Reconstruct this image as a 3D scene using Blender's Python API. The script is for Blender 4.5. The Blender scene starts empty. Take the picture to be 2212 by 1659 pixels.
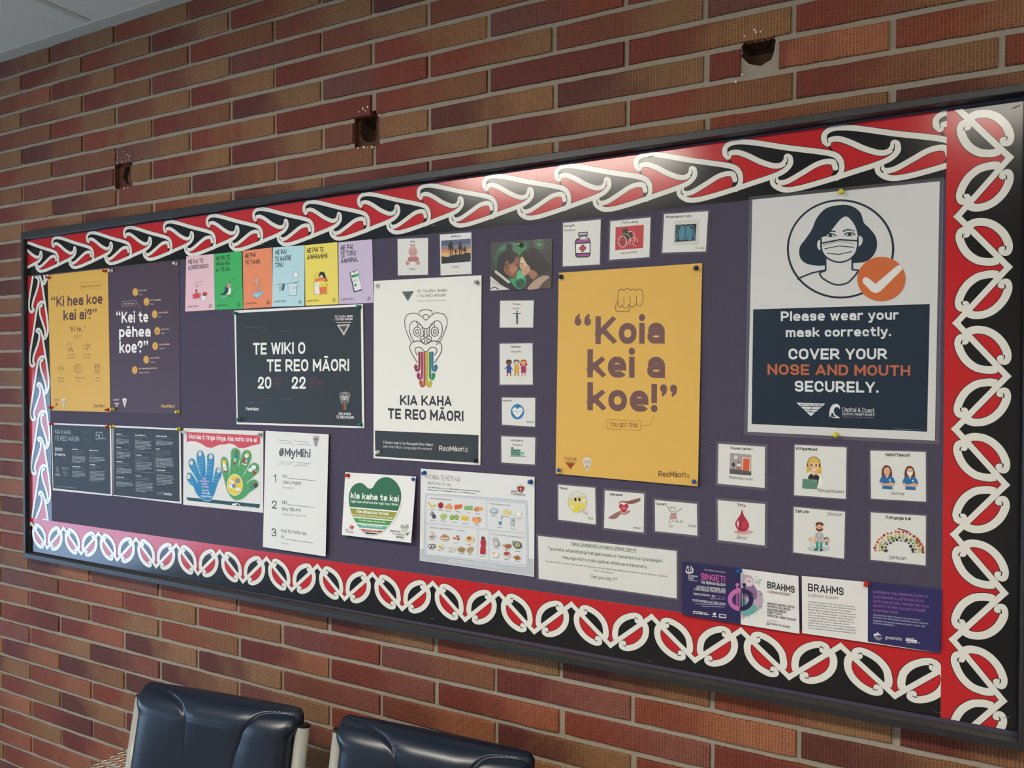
import bpy, bmesh, math, random
from mathutils import Vector, Matrix
from mathutils.geometry import tessellate_polygon

random.seed(7)
SC = bpy.context.scene
C = SC.collection

# ---------------------------------------------------------------- camera
# wall runs along X, +Y goes into the wall, Z is up; the notice board's face is the plane y = 0
EYE = 1.55
DIST = 1.45374
F = 1661.0
CX, CY = 1106.0, 829.5
RM = ((0.88475425, -0.00196854, 0.46605369),
      (0.00917257, 0.99987094, -0.01318986),
      (-0.46596758, 0.01594469, 0.88465812))
cam_d = bpy.data.cameras.new('camera')
cam_d.sensor_fit = 'HORIZONTAL'
cam_d.sensor_width = 36.0
cam_d.lens = F / 2212.0 * 36.0
cam_d.clip_start = 0.02
cam = bpy.data.objects.new('camera', cam_d)
C.objects.link(cam)
def _ax(r): return Vector((r[0], r[2], -r[1]))
_x, _y, _z = _ax(RM[0]), -_ax(RM[1]), -_ax(RM[2])
M4 = Matrix(((_x[0], _y[0], _z[0], 0), (_x[1], _y[1], _z[1], -DIST), (_x[2], _y[2], _z[2], EYE), (0, 0, 0, 1)))
cam.matrix_world = M4
SC.camera = cam

# ---------------------------------------------------------------- world, light, exposure
SC.view_settings.view_transform = 'Standard'
SC.view_settings.look = 'None'
SC.view_settings.gamma = 1.0
SC.view_settings.use_curve_mapping = False
SC.view_settings.exposure = 0.75
SC.cycles.use_denoising = True
wd = bpy.data.worlds.new('sky'); SC.world = wd; wd.use_nodes = True
bg = wd.node_tree.nodes['Background']
bg.inputs[0].default_value = (0.55, 0.72, 1.0, 1); bg.inputs[1].default_value = 1.5

LAMP_POWER = 30.0
ROOM_X0, ROOM_X1, ROOM_Y0, ROOM_H = -5.0, 2.6, -4.4, 2.572
WALL_Y = 0.018
def area(name, loc, rot, sx, sy, power, col):
    l = bpy.data.lights.new(name, 'AREA'); l.shape = 'RECTANGLE'; l.size = sx; l.size_y = sy
    l.energy = power; l.color = col
    o = bpy.data.objects.new(name, l); C.objects.link(o); o.location = loc; o.rotation_euler = rot
    return o
# daylight falling in through the tall window of the left wall
WIN = (-4.3, -1.3, 0.06, 1.55)      # y0, y1, z0, z1
area('window_daylight', (ROOM_X0 - 0.05, (WIN[0] + WIN[1]) / 2, (WIN[2] + WIN[3]) / 2), (0, -math.pi / 2, 0), WIN[3] - WIN[2], WIN[1] - WIN[0], 40.0, (0.42, 0.66, 1.0))

# ---------------------------------------------------------------- helpers
def W(px, py, dep=0.0):
    """point of the plane y = dep (0 is the board's face) that the photograph shows at px, py -> (x, z)"""
    a, b = (px - CX) / F, (py - CY) / F
    v = [RM[0][i] * a + RM[1][i] * b + RM[2][i] for i in range(3)]
    k = (DIST + dep) / v[2]
    return (v[0] * k, EYE - v[1] * k)

def lin(h):
    h = h.lstrip('#'); o = []
    for i in (0, 2, 4):
        c = int(h[i:i + 2], 16) / 255.0
        o.append(c / 12.92 if c <= 0.04045 else ((c + 0.055) / 1.055) ** 2.4)
    return (o[0], o[1], o[2], 1.0)

_mats = {}
def mat(h, rough=0.6, coat=0.0, metal=0.0, name=None):
    key = (h, rough, coat, metal)
    if key in _mats: return _mats[key]
    m = bpy.data.materials.new(name or 'ink_' + h); m.use_nodes = True
    b = m.node_tree.nodes['Principled BSDF']
    b.inputs['Base Color'].default_value = lin(h)
    b.inputs['Roughness'].default_value = rough
    b.inputs['Metallic'].default_value = metal
    b.inputs['Coat Weight'].default_value = coat
    b.inputs['Coat Roughness'].default_value = 0.12
    b.inputs['Specular IOR Level'].default_value = 0.4
    _mats[key] = m
    return m

def mesh_obj(name, verts, faces, mats, parent=None, mi=None, smooth=False):
    me = bpy.data.meshes.new(name)
    me.from_pydata([tuple(v) for v in verts], [], faces)
    for m in (mats if isinstance(mats, (list, tuple)) else [mats]): me.materials.append(m)
    if mi: me.polygons.foreach_set('material_index', mi)
    if smooth: me.polygons.foreach_set('use_smooth', [True] * len(me.polygons))
    me.update()
    o = bpy.data.objects.new(name, me); C.objects.link(o)
    if parent: o.parent = parent
    return o

def tag(o, label=None, cat=None, group=None, kind=None):
    if label: o['label'] = label
    if cat: o['category'] = cat
    if group: o['group'] = group
    if kind: o['kind'] = kind
    return o

def empty(name, loc, label, cat, group=None):
    o = bpy.data.objects.new(name, None); C.objects.link(o); o.location = loc
    o.empty_display_size = 0.05
    return tag(o, label, cat, group)

class MB:
    def __init__(s): s.v = []; s.f = []; s.m = []
    def add(s, vs, fs, m=0):
        n = len(s.v); s.v += [tuple(v) for v in vs]
        for f in fs: s.f.append([i + n for i in f]); s.m.append(m)
    def box(s, x0, x1, y0, y1, z0, z1, m=0):
        s.add([(x0, y0, z0), (x1, y0, z0), (x1, y1, z0), (x0, y1, z0), (x0, y0, z1), (x1, y0, z1), (x1, y1, z1), (x0, y1, z1)],
              [(0, 3, 2, 1), (4, 5, 6, 7), (0, 1, 5, 4), (1, 2, 6, 5), (2, 3, 7, 6), (3, 0, 4, 7)], m)
    def lathe(s, prof, p, d, n=16, m=0):
        """revolve (distance along d, radius) pairs about the axis through p"""
        d = Vector(d).normalized(); a = d.orthogonal().normalized(); b = d.cross(a); p = Vector(p)
        vs = []; fs = []
        for t, r in prof:
            for k in range(n):
                an = 2 * math.pi * k / n
                vs.append(p + d * t + (a * math.cos(an) + b * math.sin(an)) * r)
        for i in range(len(prof) - 1):
            for k in range(n):
                fs.append((i * n + k, i * n + (k + 1) % n, (i + 1) * n + (k + 1) % n, (i + 1) * n + k))
        fs.append(tuple(range(n - 1, -1, -1))); fs.append(tuple((len(prof) - 1) * n + k for k in range(n)))
        s.add(vs, fs, m)
    def tube(s, pts, r, n=10, m=0):
        pts = [Vector(p) for p in pts]; vs = []; fs = []; up = None
        for i, p in enumerate(pts):
            d = (pts[min(i + 1, len(pts) - 1)] - pts[max(i - 1, 0)]).normalized()
            a = d.orthogonal().normalized() if up is None else (up - d * up.dot(d)).normalized()
            up = a; b = d.cross(a)
            for k in range(n):
                an = 2 * math.pi * k / n
                vs.append(p + (a * math.cos(an) + b * math.sin(an)) * r)
        for i in range(len(pts) - 1):
            for k in range(n):
                fs.append((i * n + k, i * n + (k + 1) % n, (i + 1) * n + (k + 1) % n, (i + 1) * n + k))
        fs.append(tuple(range(n - 1, -1, -1))); fs.append(tuple((len(pts) - 1) * n + k for k in range(n)))
        s.add(vs, fs, m)
    def build(s, name, mats, parent=None, smooth=False):
        return mesh_obj(name, s.v, s.f, mats, parent, s.m, smooth)

def nodes_of(m): return m.node_tree.nodes, m.node_tree.links

def crom(pts, closed=False, n=6):
    """smooth curve through the points (Catmull-Rom)"""
    P = [Vector((p[0], p[1])) for p in pts]; N = len(P); out = []
    for i in range(N if closed else N - 1):
        if closed: p0, p1, p2, p3 = P[i - 1], P[i], P[(i + 1) % N], P[(i + 2) % N]
        else: p0, p1, p2, p3 = P[max(i - 1, 0)], P[i], P[i + 1], P[min(i + 2, N - 1)]
        for k in range(n):
            t = k / n
            q = 0.5 * ((2 * p1) + (p2 - p0) * t + (2 * p0 - 5 * p1 + 4 * p2 - p3) * t * t + (3 * p1 - p0 - 3 * p2 + p3) * t ** 3)
            out.append((q.x, q.y))
    if not closed: out.append((P[-1].x, P[-1].y))
    return out

def ribbon(pts, w, closed=False, w2=None):
    """quads of a stroke of width w (w2 at its far end) along 2-D points"""
    P = [Vector(p) for p in pts]; N = len(P); vs = []; fs = []
    for i in range(N):
        a = P[i - 1] if (i or closed) else P[0]
        b = P[(i + 1) % N] if (i < N - 1 or closed) else P[-1]
        d1 = (P[i] - a); d2 = (b - P[i])
        if d1.length < 1e-9: d1 = d2
        if d2.length < 1e-9: d2 = d1
        d1 = d1.normalized(); d2 = d2.normalized(); t = (d1 + d2)
        t = t.normalized() if t.length > 1e-6 else d1
        nn = Vector((-t.y, t.x)); c = max(0.45, nn.dot(Vector((-d1.y, d1.x))))
        ww = w if w2 is None else w + (w2 - w) * i / (N - 1)
        vs += [P[i] + nn * (ww / 2 / c), P[i] - nn * (ww / 2 / c)]
    for i in range(N if closed else N - 1):
        j = (i + 1) % N
        fs.append((2 * i, 2 * i + 1, 2 * j + 1, 2 * j))
    return [tuple(v) for v in vs], fs

def disc(c, r, n=20):
    return [(c[0] + r * math.cos(2 * math.pi * k / n), c[1] + r * math.sin(2 * math.pi * k / n)) for k in range(n)]

def fill(loops):
    """triangles of a 2-D polygon, further loops being holes"""
    flat = [p for l in loops for p in l]
    tr = tessellate_polygon([[Vector((p[0], p[1], 0)) for p in l] for l in loops])
    return flat, [tuple(t) for t in tr]

# lettering: a monoline stroke alphabet; x, y (capitals 1 high, small letters .72), optional corner radius
XH, DS = 0.75, -0.28
_b = [[(0, XH, .24), (.52, XH, .24), (.52, 0, .24), (0, 0, .24)], 'c']
ALPHA = {
 'A': [[(0, 0), (.34, 1)], [(.34, 1), (.68, 0)], [(.12, .27), (.56, .27)]],
 'B': [[(0, 0), (0, 1)], [(0, 1), (.56, 1, .23), (.56, .53, .23), (0, .53)], [(0, .53), (.62, .53, .25), (.62, 0, .25), (0, 0)]],
 'C': [[(.6, .7), (.6, 1, .29), (0, 1, .29), (0, 0, .29), (.6, 0, .29), (.6, .3)]],
 'D': [[(0, 0), (0, 1)], [(0, 1), (.62, 1, .32), (.62, 0, .32), (0, 0)]],
 'E': [[(0, 0), (0, 1)], [(0, 1), (.52, 1)], [(0, 0), (.52, 0)], [(0, .52), (.46, .52)]],
 'F': [[(0, 0), (0, 1)], [(0, 1), (.52, 1)], [(0, .5), (.45, .5)]],
 'G': [[(.6, .72), (.6, 1, .29), (0, 1, .29), (0, 0, .29), (.6, 0, .29), (.6, .46), (.34, .46)]],
 'H': [[(0, 0), (0, 1)], [(.6, 0), (.6, 1)], [(0, .51), (.6, .51)]],
 'I': [[(0, 0), (0, 1)]],
 'J': [[(.45, 1), (.45, 0, .25), (0, 0, .25), (0, .24)]],
 'K': [[(0, 0), (0, 1)], [(.6, 1.02), (.0, .34)], [(.2, .56), (.64, -.02)]],
 'L': [[(0, 1), (0, 0)], [(0, 0), (.5, 0)]],
 'M': [[(0, 0), (0, 1)], [(0, 1), (.38, .34)], [(.38, .34), (.76, 1)], [(.76, 1), (.76, 0)]],
 'N': [[(0, 0), (0, 1)], [(0, 1), (.62, 0)], [(.62, 0), (.62, 1)]],
 'O': [[(0, 0, .31), (0, 1, .31), (.64, 1, .31), (.64, 0, .31)], 'c'],
 'P': [[(0, 0), (0, 1)], [(0, 1), (.6, 1, .27), (.6, .44, .27), (0, .44)]],
 'Q': [[(0, 0, .31), (0, 1, .31), (.64, 1, .31), (.64, 0, .31)], 'c', [(.38, .24), (.68, -.02)]],
 'R': [[(0, 0), (0, 1)], [(0, 1), (.6, 1, .27), (.6, .46, .27), (0, .46)], [(.3, .46), (.63, -.02)]],
 'S': [[(.56, .74), (.56, 1, .25), (0, 1, .25), (0, .53, .23), (.58, .5, .23), (.58, 0, .25), (0, 0, .25), (0, .26)]],
 'T': [[(0, 1), (.6, 1)], [(.3, 1), (.3, 0)]],
 'U': [[(0, 1), (0, 0, .3), (.62, 0, .3), (.62, 1)]],
 'V': [[(0, 1.02), (.32, 0)], [(.32, 0), (.64, 1.02)]],
 'W': [[(0, 1.02), (.22, 0)], [(.22, 0), (.46, 1)], [(.46, 1), (.7, 0)], [(.7, 0), (.92, 1.02)]],
 'X': [[(0, 1.02), (.6, -.02)], [(0, -.02), (.6, 1.02)]],
 'Y': [[(0, 1.02), (.31, .42)], [(.62, 1.02), (.31, .42)], [(.31, .42), (.31, 0)]],
 'Z': [[(0, 1), (.56, 1)], [(.56, 1), (0, 0)], [(0, 0), (.58, 0)]],
 'a': [[(.04, .56), (.04, XH, .19), (.5, XH, .22), (.5, 0)], [(.5, .42), (0, .42, .19), (0, 0, .19), (.5, 0, .19), (.5, .22)]],
 'b': [[(0, 0), (0, 1)]] + _b, 'd': [[(.52, 0), (.52, 1)]] + _b, 'p': [[(0, DS), (0, XH)]] + _b, 'q': [[(.52, DS), (.52, XH)]] + _b,
 'c': [[(.47, .5), (.47, XH, .23), (0, XH, .23), (0, 0, .23), (.47, 0, .23), (.47, .22)]],
 'e': [[(0, .36), (.52, .36), (.52, XH, .24), (0, XH, .24), (0, 0, .24), (.5, 0, .2), (.5, .09)]],
 'f': [[(.13, 0), (.13, 1, .22), (.38, 1)], [(0, XH), (.34, XH)]],
 'g': _b + [[(.52, XH), (.52, DS, .22), (.05, DS, .2), (.05, -.24)]],
 'h': [[(0, 0), (0, 1)], [(0, .5), (.02, XH, .2), (.5, XH, .24), (.5, 0)]],
 'i': [[(0, 0), (0, XH)], 'dot'], 'j': [[(.1, XH), (.1, DS, .14), (-.06, DS)], 'dot'],
 'k': [[(0, 0), (0, 1)], [(.46, XH + .02), (0, .24)], [(.17, .42), (.5, -.02)]],
 'l': [[(0, 0), (0, 1)]],
 'm': [[(0, 0), (0, XH)], [(0, .5), (.01, XH, .18), (.39, XH, .2), (.39, 0)], [(.39, .5), (.4, XH, .18), (.78, XH, .2), (.78, 0)]],
 'n': [[(0, 0), (0, XH)], [(0, .5), (.01, XH, .2), (.5, XH, .24), (.5, 0)]],
 'o': _b,
 'r': [[(0, 0), (0, XH)], [(0, .46), (0, XH, .22), (.34, XH)]],
 's': [[(.44, .56), (.44, XH, .18), (0, XH, .18), (0, .38, .16), (.46, .36, .16), (.46, 0, .18), (0, 0, .18), (0, .17)]],
 't': [[(.14, .96), (.14, 0, .2), (.4, 0)], [(0, XH), (.38, XH)]],
 'u': [[(0, XH), (0, 0, .24), (.5, 0, .24), (.5, .2)], [(.5, 0), (.5, XH)]],
 'v': [[(0, XH + .02), (.26, 0)], [(.26, 0), (.52, XH + .02)]],
 'w': [[(0, XH + .02), (.19, 0)], [(.19, 0), (.38, XH)], [(.38, XH), (.57, 0)], [(.57, 0), (.76, XH + .02)]],
 'x': [[(0, XH + .02), (.48, -.02)], [(0, -.02), (.48, XH + .02)]],
 'y': [[(0, XH + .02), (.26, .02)], [(.52, XH + .02), (.2, DS, .06), (.04, DS)]],
 'z': [[(0, XH), (.44, XH)], [(.44, XH), (0, 0)], [(0, 0), (.46, 0)]],
 '0': [[(0, 0, .28), (0, 1, .28), (.56, 1, .28), (.56, 0, .28)], 'c'],
 '1': [[(.26, 1), (.26, 0)], [(.26, 1), (.02, .78)]],
 '2': [[(.02, .7), (.02, 1, .26), (.54, 1, .26), (.54, .58, .2), (.02, 0)], [(.02, 0), (.56, 0)]],
 '3': [[(.0, .76), (0, 1, .25), (.52, 1, .24), (.52, .54, .22), (.2, .54)], [(.2, .54), (.56, .54, .25), (.56, 0, .26), (0, 0, .25), (0, .24)]],
 '4': [[(.36, 1), (0, .26)], [(0, .24), (.58, .24)], [(.42, .55), (.42, 0)]],
 '5': [[(.5, 1), (.06, 1), (.04, .56)], [(.04, .6), (.54, .64, .25), (.54, 0, .26), (0, 0, .25), (0, .22)]],
 '6': [[(0, .6, .28), (.56, .6, .28), (.56, 0, .28), (0, 0, .28)], 'c', [(.34, 1), (.02, .42)]],
 '7': [[(0, 1), (.54, 1)], [(.54, 1), (.18, 0)]],
 '8': [[(.03, .54, .22), (.03, 1, .22), (.53, 1, .22), (.53, .54, .22)], 'c', [(0, 0, .26), (0, .54, .26), (.56, .54, .26), (.56, 0, .26)], 'c'],
 '9': [[(0, 1, .28), (.56, 1, .28), (.56, .4, .28), (0, .4, .28)], 'c', [(.54, .58), (.22, 0)]],
 '.': ['pt0'], ',': ['pt0', [(.03, 0), (-.03, -.16)]], ':': ['pt0', 'pt5'], '…': ['pt0'],
 '!': ['pt0', [(0, .46), (0, 1)]], '?': ['pt0', [(-.26, .74), (-.26, 1, .24), (.24, 1, .24), (.24, .62, .2), (0, .54, .1), (0, .42)]],
 '-': [[(0, .36), (.26, .36)]], '–': [[(0, .36), (.46, .36)]], '/': [[(0, -.1), (.34, 1.05)]], '_': [[(0, 0), (.5, 0)]],
 '’': ['q0'], '‘': ['k0'], '”': ['q0', 'q1'], '“': ['k0', 'k1'],
 '&': [[(.62, 0), (.1, .7, .1), (.1, 1, .18), (.44, 1, .18), (.44, .68, .15), (0, .42, .16), (0, 0, .24), (.5, 0, .2), (.6, .42)]],
 '$': [[(.56, .74), (.56, .95, .22), (0, .95, .22), (0, .53, .2), (.58, .5, .2), (.58, .05, .22), (0, .05, .22), (0, .26)], [(.29, -.08), (.29, 1.08)]],
 '#': [[(.14, 0), (.26, 1)], [(.42, 0), (.54, 1)], [(0, .32), (.64, .32)], [(.04, .68), (.68, .68)]],
 '(': [[(.2, 1.05), (0, .7, .2), (0, .2, .2), (.2, -.15)]], ')': [[(0, 1.05), (.2, .7, .2), (.2, .2, .2), (0, -.15)]]}
MACR = {'ā': 'a', 'ē': 'e', 'ī': 'i', 'ō': 'o', 'ū': 'u', 'Ā': 'A', 'Ē': 'E', 'Ī': 'I', 'Ō': 'O', 'Ū': 'U', 'é': 'e'}

def rounded(pts, closed):
    """polyline with its corners rounded by the radius given as third number"""
    out = []; n = len(pts)
    for i, p in enumerate(pts):
        P = Vector(p[:2]); r = p[2] if len(p) > 2 else 0
        if r == 0 or (not closed and i in (0, n - 1)): out.append((P.x, P.y)); continue
        A = Vector(pts[i - 1][:2]) - P; B = Vector(pts[(i + 1) % n][:2]) - P
        ra, rb = min(r, A.length * .5 if (len(pts[i - 1]) > 2) else A.length), min(r, B.length * .5 if len(pts[(i + 1) % n]) > 2 else B.length)
        a = P + A.normalized() * ra; b = P + B.normalized() * rb
        for k in range(6):
            t = k / 5; h = 0.5523
            q = a * (1 - t) ** 3 + (a + (P - a) * h) * 3 * t * (1 - t) ** 2 + (b + (P - b) * h) * 3 * t * t * (1 - t) + b * t ** 3
            if not out or (Vector(out[-1]) - q).length > 1e-4: out.append((q.x, q.y))
    return out

_txt = {}
def glyphs(s, bold=0.0):
    """-> points (u 0..1 along the line, v in capital heights), faces, tiny depth steps"""
    if (s, bold) in _txt: return _txt[(s, bold)]
    w = 0.075 if bold < 0 else 0.108 + bold * 2.25
    h = w / 2
    def fy(y):
        if y < 0: return h + y / -DS * (-DS - h + h) if y > DS else DS + h + (y - DS)
        if y <= XH: return h + y / XH * (XH - w)
        return XH - h + (y - XH) / (1 - XH) * (1 - XH)
    V, FF, D = [], [], []; x = 0.0; lay = 0
    def stroke(pts, closed, lo, hi, x0, wd):
        nonlocal lay
        P = rounded([(h + p[0], fy(p[1])) + tuple(p[2:]) for p in pts], closed)
        if not closed:
            a, b = Vector(P[0]), Vector(P[1]); P[0] = tuple(a + (a - b).normalized() * h)
            a, b = Vector(P[-1]), Vector(P[-2]); P[-1] = tuple(a + (a - b).normalized() * h)
        v, f = ribbon(P, wd, closed); n = len(V)
        for n_, a in enumerate(v): V.append((x0 + a[0], min(hi, max(lo, a[1])))); D.append(lay * 3e-6 + (n_ // 2) * 7e-7)
        FF.extend([tuple(i + n for i in q) for q in f]); lay = (lay + 1) % 9
    def blob(cx_, cy_, r, x0):
        nonlocal lay
        n = len(V); L = [(cx_ + r * math.cos(2 * math.pi * k / 12), cy_ + r * math.sin(2 * math.pi * k / 12)) for k in range(12)]
        for a in L: V.append((x0 + a[0], a[1])); D.append(lay * 3e-6)
        FF.append(tuple(range(n, n + 12))); lay = (lay + 1) % 9
    for ch in s:
        if ch == ' ': x += 0.40; continue
        base = MACR.get(ch, ch); g = ALPHA.get(base)
        if g is None: x += .3; continue
        sh = 0.26 if ch in '?' else 0.0
        xs = [p[0] for q in g if isinstance(q, list) for p in q] or [0]
        gw = max(xs) - min(0, min(xs)); sx = x - min(0, min(xs))
        k = 0
        while k < len(g):
            q = g[k]
            if isinstance(q, list):
                cl = k + 1 < len(g) and g[k + 1] == 'c'
                lo, hi = (DS, 1.0) if min(p[1] for p in q) < -.1 else (0.0, 1.0 if max(p[1] for p in q) > XH + .05 else XH)
                if ch in '/$(),': lo, hi = -.3, 1.15
                if ch in ',': lo, hi = -.3, .3
                stroke(q, cl, lo, hi, sx, w)
            elif q == 'pt0': blob(h, h * 1.15, h * 1.2, sx)
            elif q == 'pt5': blob(h, XH - h * 1.15, h * 1.2, sx)
            elif q == 'dot' and ch not in MACR: blob(h + (.1 if ch == 'j' else 0), .94, h * 1.18, sx)
            elif q[0] in 'qk' and len(q) == 2:
                ox = int(q[1]) * (w * 1.25 + .12); cy_ = 1 - h * 1.3 if q[0] == 'q' else 1 - .34 + h * 1.3; sg = 1 if q[0] == 'q' else -1
                n = len(V); e = h * 1.3
                blob(h * 1.3 + ox, cy_, e, sx)
                n = len(V); L = [(h * 1.3 + ox + sg * e, cy_), (h * 1.3 + ox + sg * e * .75, cy_ - sg * e * 1.15), (h * 1.3 + ox - sg * e * .35, cy_ - sg * (e + .16)), (h * 1.3 + ox - sg * e * .6, cy_ - sg * (e * .4 + .13)), (h * 1.3 + ox, cy_ - sg * e * .7)]
                if sg < 0: L = L
                for a in L: V.append((sx + a[0], a[1])); D.append(lay * 3e-6)
                FF.append(tuple(range(n, n + 5))); lay = (lay + 1) % 9
                gw = max(gw, ox + w * .6)
            k += 1
        if ch in MACR:
            y0 = 1.10 if base.isupper() else XH + .10; mw = gw * .62 + .02; n = len(V); c = sx + gw / 2 + h; mw = max(mw, .24)
            for a in ((c - mw / 2, y0), (c + mw / 2, y0), (c + mw / 2, y0 + w * .85), (c - mw / 2, y0 + w * .85)): V.append(a); D.append(0)
            FF.append((n, n + 1, n + 2, n + 3))
        x += gw + w + 0.115
    if V:
        x0 = min(p[0] for p in V); x1 = max(p[0] for p in V); V = [((p[0] - x0) / (x1 - x0), p[1]) for p in V]
    r = (V, FF, D); _txt[(s, bold)] = r
    return r

CROPS = {'Z1': (80, 560, 4.878), 'Z2': (390, 500, 5.2667), 'Z3': (500, 640, 5.72), 'Z4': (790, 580, 3.859), 'Z5': (90, 900, 7.1355),
         'Z6': (390, 910, 5.5294), 'Z7': (730, 1000, 5.0273), 'Z8': (840, 480, 3.1289), 'Y1': (1190, 430, 2.6324), 'Y2': (1590, 380, 2.8597),
         'Y3': (1190, 1030, 5.9257), 'Y4': (1530, 940, 4.424), 'Y5': (1460, 1190, 3.6867), 'Y6': (1140, 1140, 6.5059), 'Y7': (1190, 450, 6.32),
         'Y8': (1050, 500, 11.85), 'R1': (0, 0, 2.765), 'R2': (700, 0, 2.765), 'R3': (1412, 0, 2.765), 'R4': (0, 1059, 2.765), 'R5': (700, 1059, 2.765),
         'R6': (1412, 1059, 2.765), 'T5': (1980, 180, 7.539), 'P': (0, 0, 1.0)}
def cp(crop, x, y):
    ox, oy, s = CROPS[crop]; return (ox + x / s, oy + y / s)

STEP = 2.2e-5
class Sheet:
    """a printed paper on the board: measured corners TL TR BR BL, printed parts in thin ink layers"""
    def __init__(s, name, crop, corners, label, cat, group=None, paper='E9E7DF', base=0.0014, rough=0.55, coat=0.0, lift=(0, 0), laminate=None, inset=None):
        s.crop = crop; s.base = base; s.rough = rough; s.coat = coat; s.lift = lift
        s.q = [W(*cp(crop, x, y)) for x, y in corners]
        s.cx = sum(p[0] for p in s.q) / 4; s.cz = sum(p[1] for p in s.q) / 4
        s.mpp = (s.q[0][1] - s.q[3][1]) / ((corners[3][1] - corners[0][1]))   # metres per crop pixel
        s.h = s.q[0][1] - s.q[3][1]; s.w = s.q[1][0] - s.q[0][0]
        s.parts = {}; s.order = []; s.layer = 0; s.cur = None; s.flat = False; s.nline = 0
        s.root = empty(name, (s.cx, -base, s.cz), label, cat, group)
        th = 0.0003
        if laminate:
            mgn = laminate
            qq = []
            for (x, z), (sx, sz) in zip(s.q, ((-1, 1), (1, 1), (1, -1), (-1, -1))): qq.append((x + sx * mgn, z + sz * mgn))
            s.slab('laminate', qq, 0.0, th, laminate_mat())
            s.base += th
        s.slab('sheet', s.q, 0.0, th, mat(paper, rough, coat))
        s.th = th
    def yoff(s, x, z):
        b, r = s.lift
        return -(b * (s.q[0][1] - z) / s.h + r * (x - s.q[0][0]) / s.w)
    def slab(s, name, q, y0, th, m):
        vs = []
        for dy in (0, -th):
            for x, z in q: vs.append((x - s.cx, dy - (s.base + s.root.location.y) + s.yoff(x, z) , z - s.cz))
        mesh_obj(name, vs, [(0, 1, 2, 3), (7, 6, 5, 4), (0, 4, 5, 1), (1, 5, 6, 2), (2, 6, 7, 3), (3, 7, 4, 0)], m, s.root)
    def part(s, n): s.cur = n; s.up(); return s
    def _put(s, hexc, pts, faces, rough=None, dy=None):
        if s.cur not in s.parts: s.parts[s.cur] = ([], [], [], [], []); s.order.append(s.cur)
        V, Fc, mi, mats, _ = s.parts[s.cur]
        m = mat(hexc, s.rough if rough is None else rough, s.coat)
        if m not in mats: mats.append(m)
        k = mats.index(m); n = len(V)
        y = -(s.base + s.th + s.layer * STEP + 3e-5) - s.root.location.y
        for q_, (x, z) in enumerate(pts): V.append((x - s.cx, y + s.yoff(x, z) - (dy[q_] if dy else 0.0), z - s.cz))
        for f in faces:
            a, b, c = (pts[f[0]], pts[f[1]], pts[f[2]])
            ar = (b[0] - a[0]) * (c[1] - a[1]) - (b[1] - a[1]) * (c[0] - a[0])
            f = f if ar > 0 else tuple(reversed(f))       # face the room
            Fc.append([i + n for i in f]); mi.append(k)
    def up(s): s.layer += 1; s.flat = False; return s
    def flatten(s):
        if not s.flat: s.up(); s.flat = True
    def pts(s, L): return [W(*cp(s.crop, x, y)) for x, y in L]
    def poly(s, hexc, L, smooth=False, holes=(), up=True):
        if up: s.up()
        if smooth: L = crom(L, True, 5)
        flat, tr = fill([s.pts(L)] + [s.pts(h) for h in holes]); s._put(hexc, flat, tr); return s
    def rect(s, hexc, x0, y0, x1, y1, up=True, dl=0.0):
        """box with horizontal edges sloping by dl crop pixels from left to right"""
        return s.poly(hexc, [(x0, y0), (x1, y0 + dl), (x1, y1 + dl), (x0, y1)], up=up)
    def line(s, hexc, L, w, smooth=False, closed=False, up=True, w2=None):
        if up: s.up()
        if smooth: L = crom(L, closed, 6)
        v, f = ribbon(s.pts(L), w * s.mpp, closed, None if w2 is None else w2 * s.mpp); s._put(hexc, v, f); return s
    def ell(s, hexc, x, y, rx, ry=None, n=24, up=True, rot=0.0):
        ry = rx if ry is None else ry; c, sn = math.cos(rot), math.sin(rot); L = []
        for k in range(n):
            a = 2 * math.pi * k / n; u, v = rx * math.cos(a), ry * math.sin(a)
            L.append((x + u * c - v * sn, y + u * sn + v * c))
        return s.poly(hexc, L, up=up)
    def ring(s, hexc, x, y, rx, ry, w, n=28, up=True, a0=0, a1=360):
        full = (a1 - a0) >= 360; m = n if full else n + 1
        L = [(x + rx * math.cos(math.radians(a0 + (a1 - a0) * k / n)), y + ry * math.sin(math.radians(a0 + (a1 - a0) * k / n))) for k in range(m)]
        return s.line(hexc, L, w, closed=full, up=up)
    def text(s, hexc, t, x0, y0, x1, y1, h, bold=0.0, wob=0.0, up=False, slant=0.0):
        """t with its baseline from x0,y0 to x1,y1 and capitals h tall (crop pixels)"""
        g, f, dd = glyphs(t, bold)
        if not f: return s
        s.flatten()
        keep = s.cur
        if s.cur == 'lettering':
            if h * s.mpp > 0.0075:
                s.nline += 1; s.cur = 'lettering#%d' % s.nline
            else: s.cur = 'small_print'
        ph = random.random() * 6
        L = []
        for u, v in g:
            du = 0.0; dv = 0.0
            if wob:
                dv = wob * math.sin(u * (x1 - x0) / h * 2.1 + ph); du = wob * 0.6 * math.sin(u * (x1 - x0) / h * 1.3 + v * 2 + ph)
            L.append((x0 + (x1 - x0) * u + slant * v * h + du * h, y0 + (y1 - y0) * u - (v + dv) * h))
        s._put(hexc, s.pts(L), f, dy=dd); s.cur = keep; return s
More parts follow.
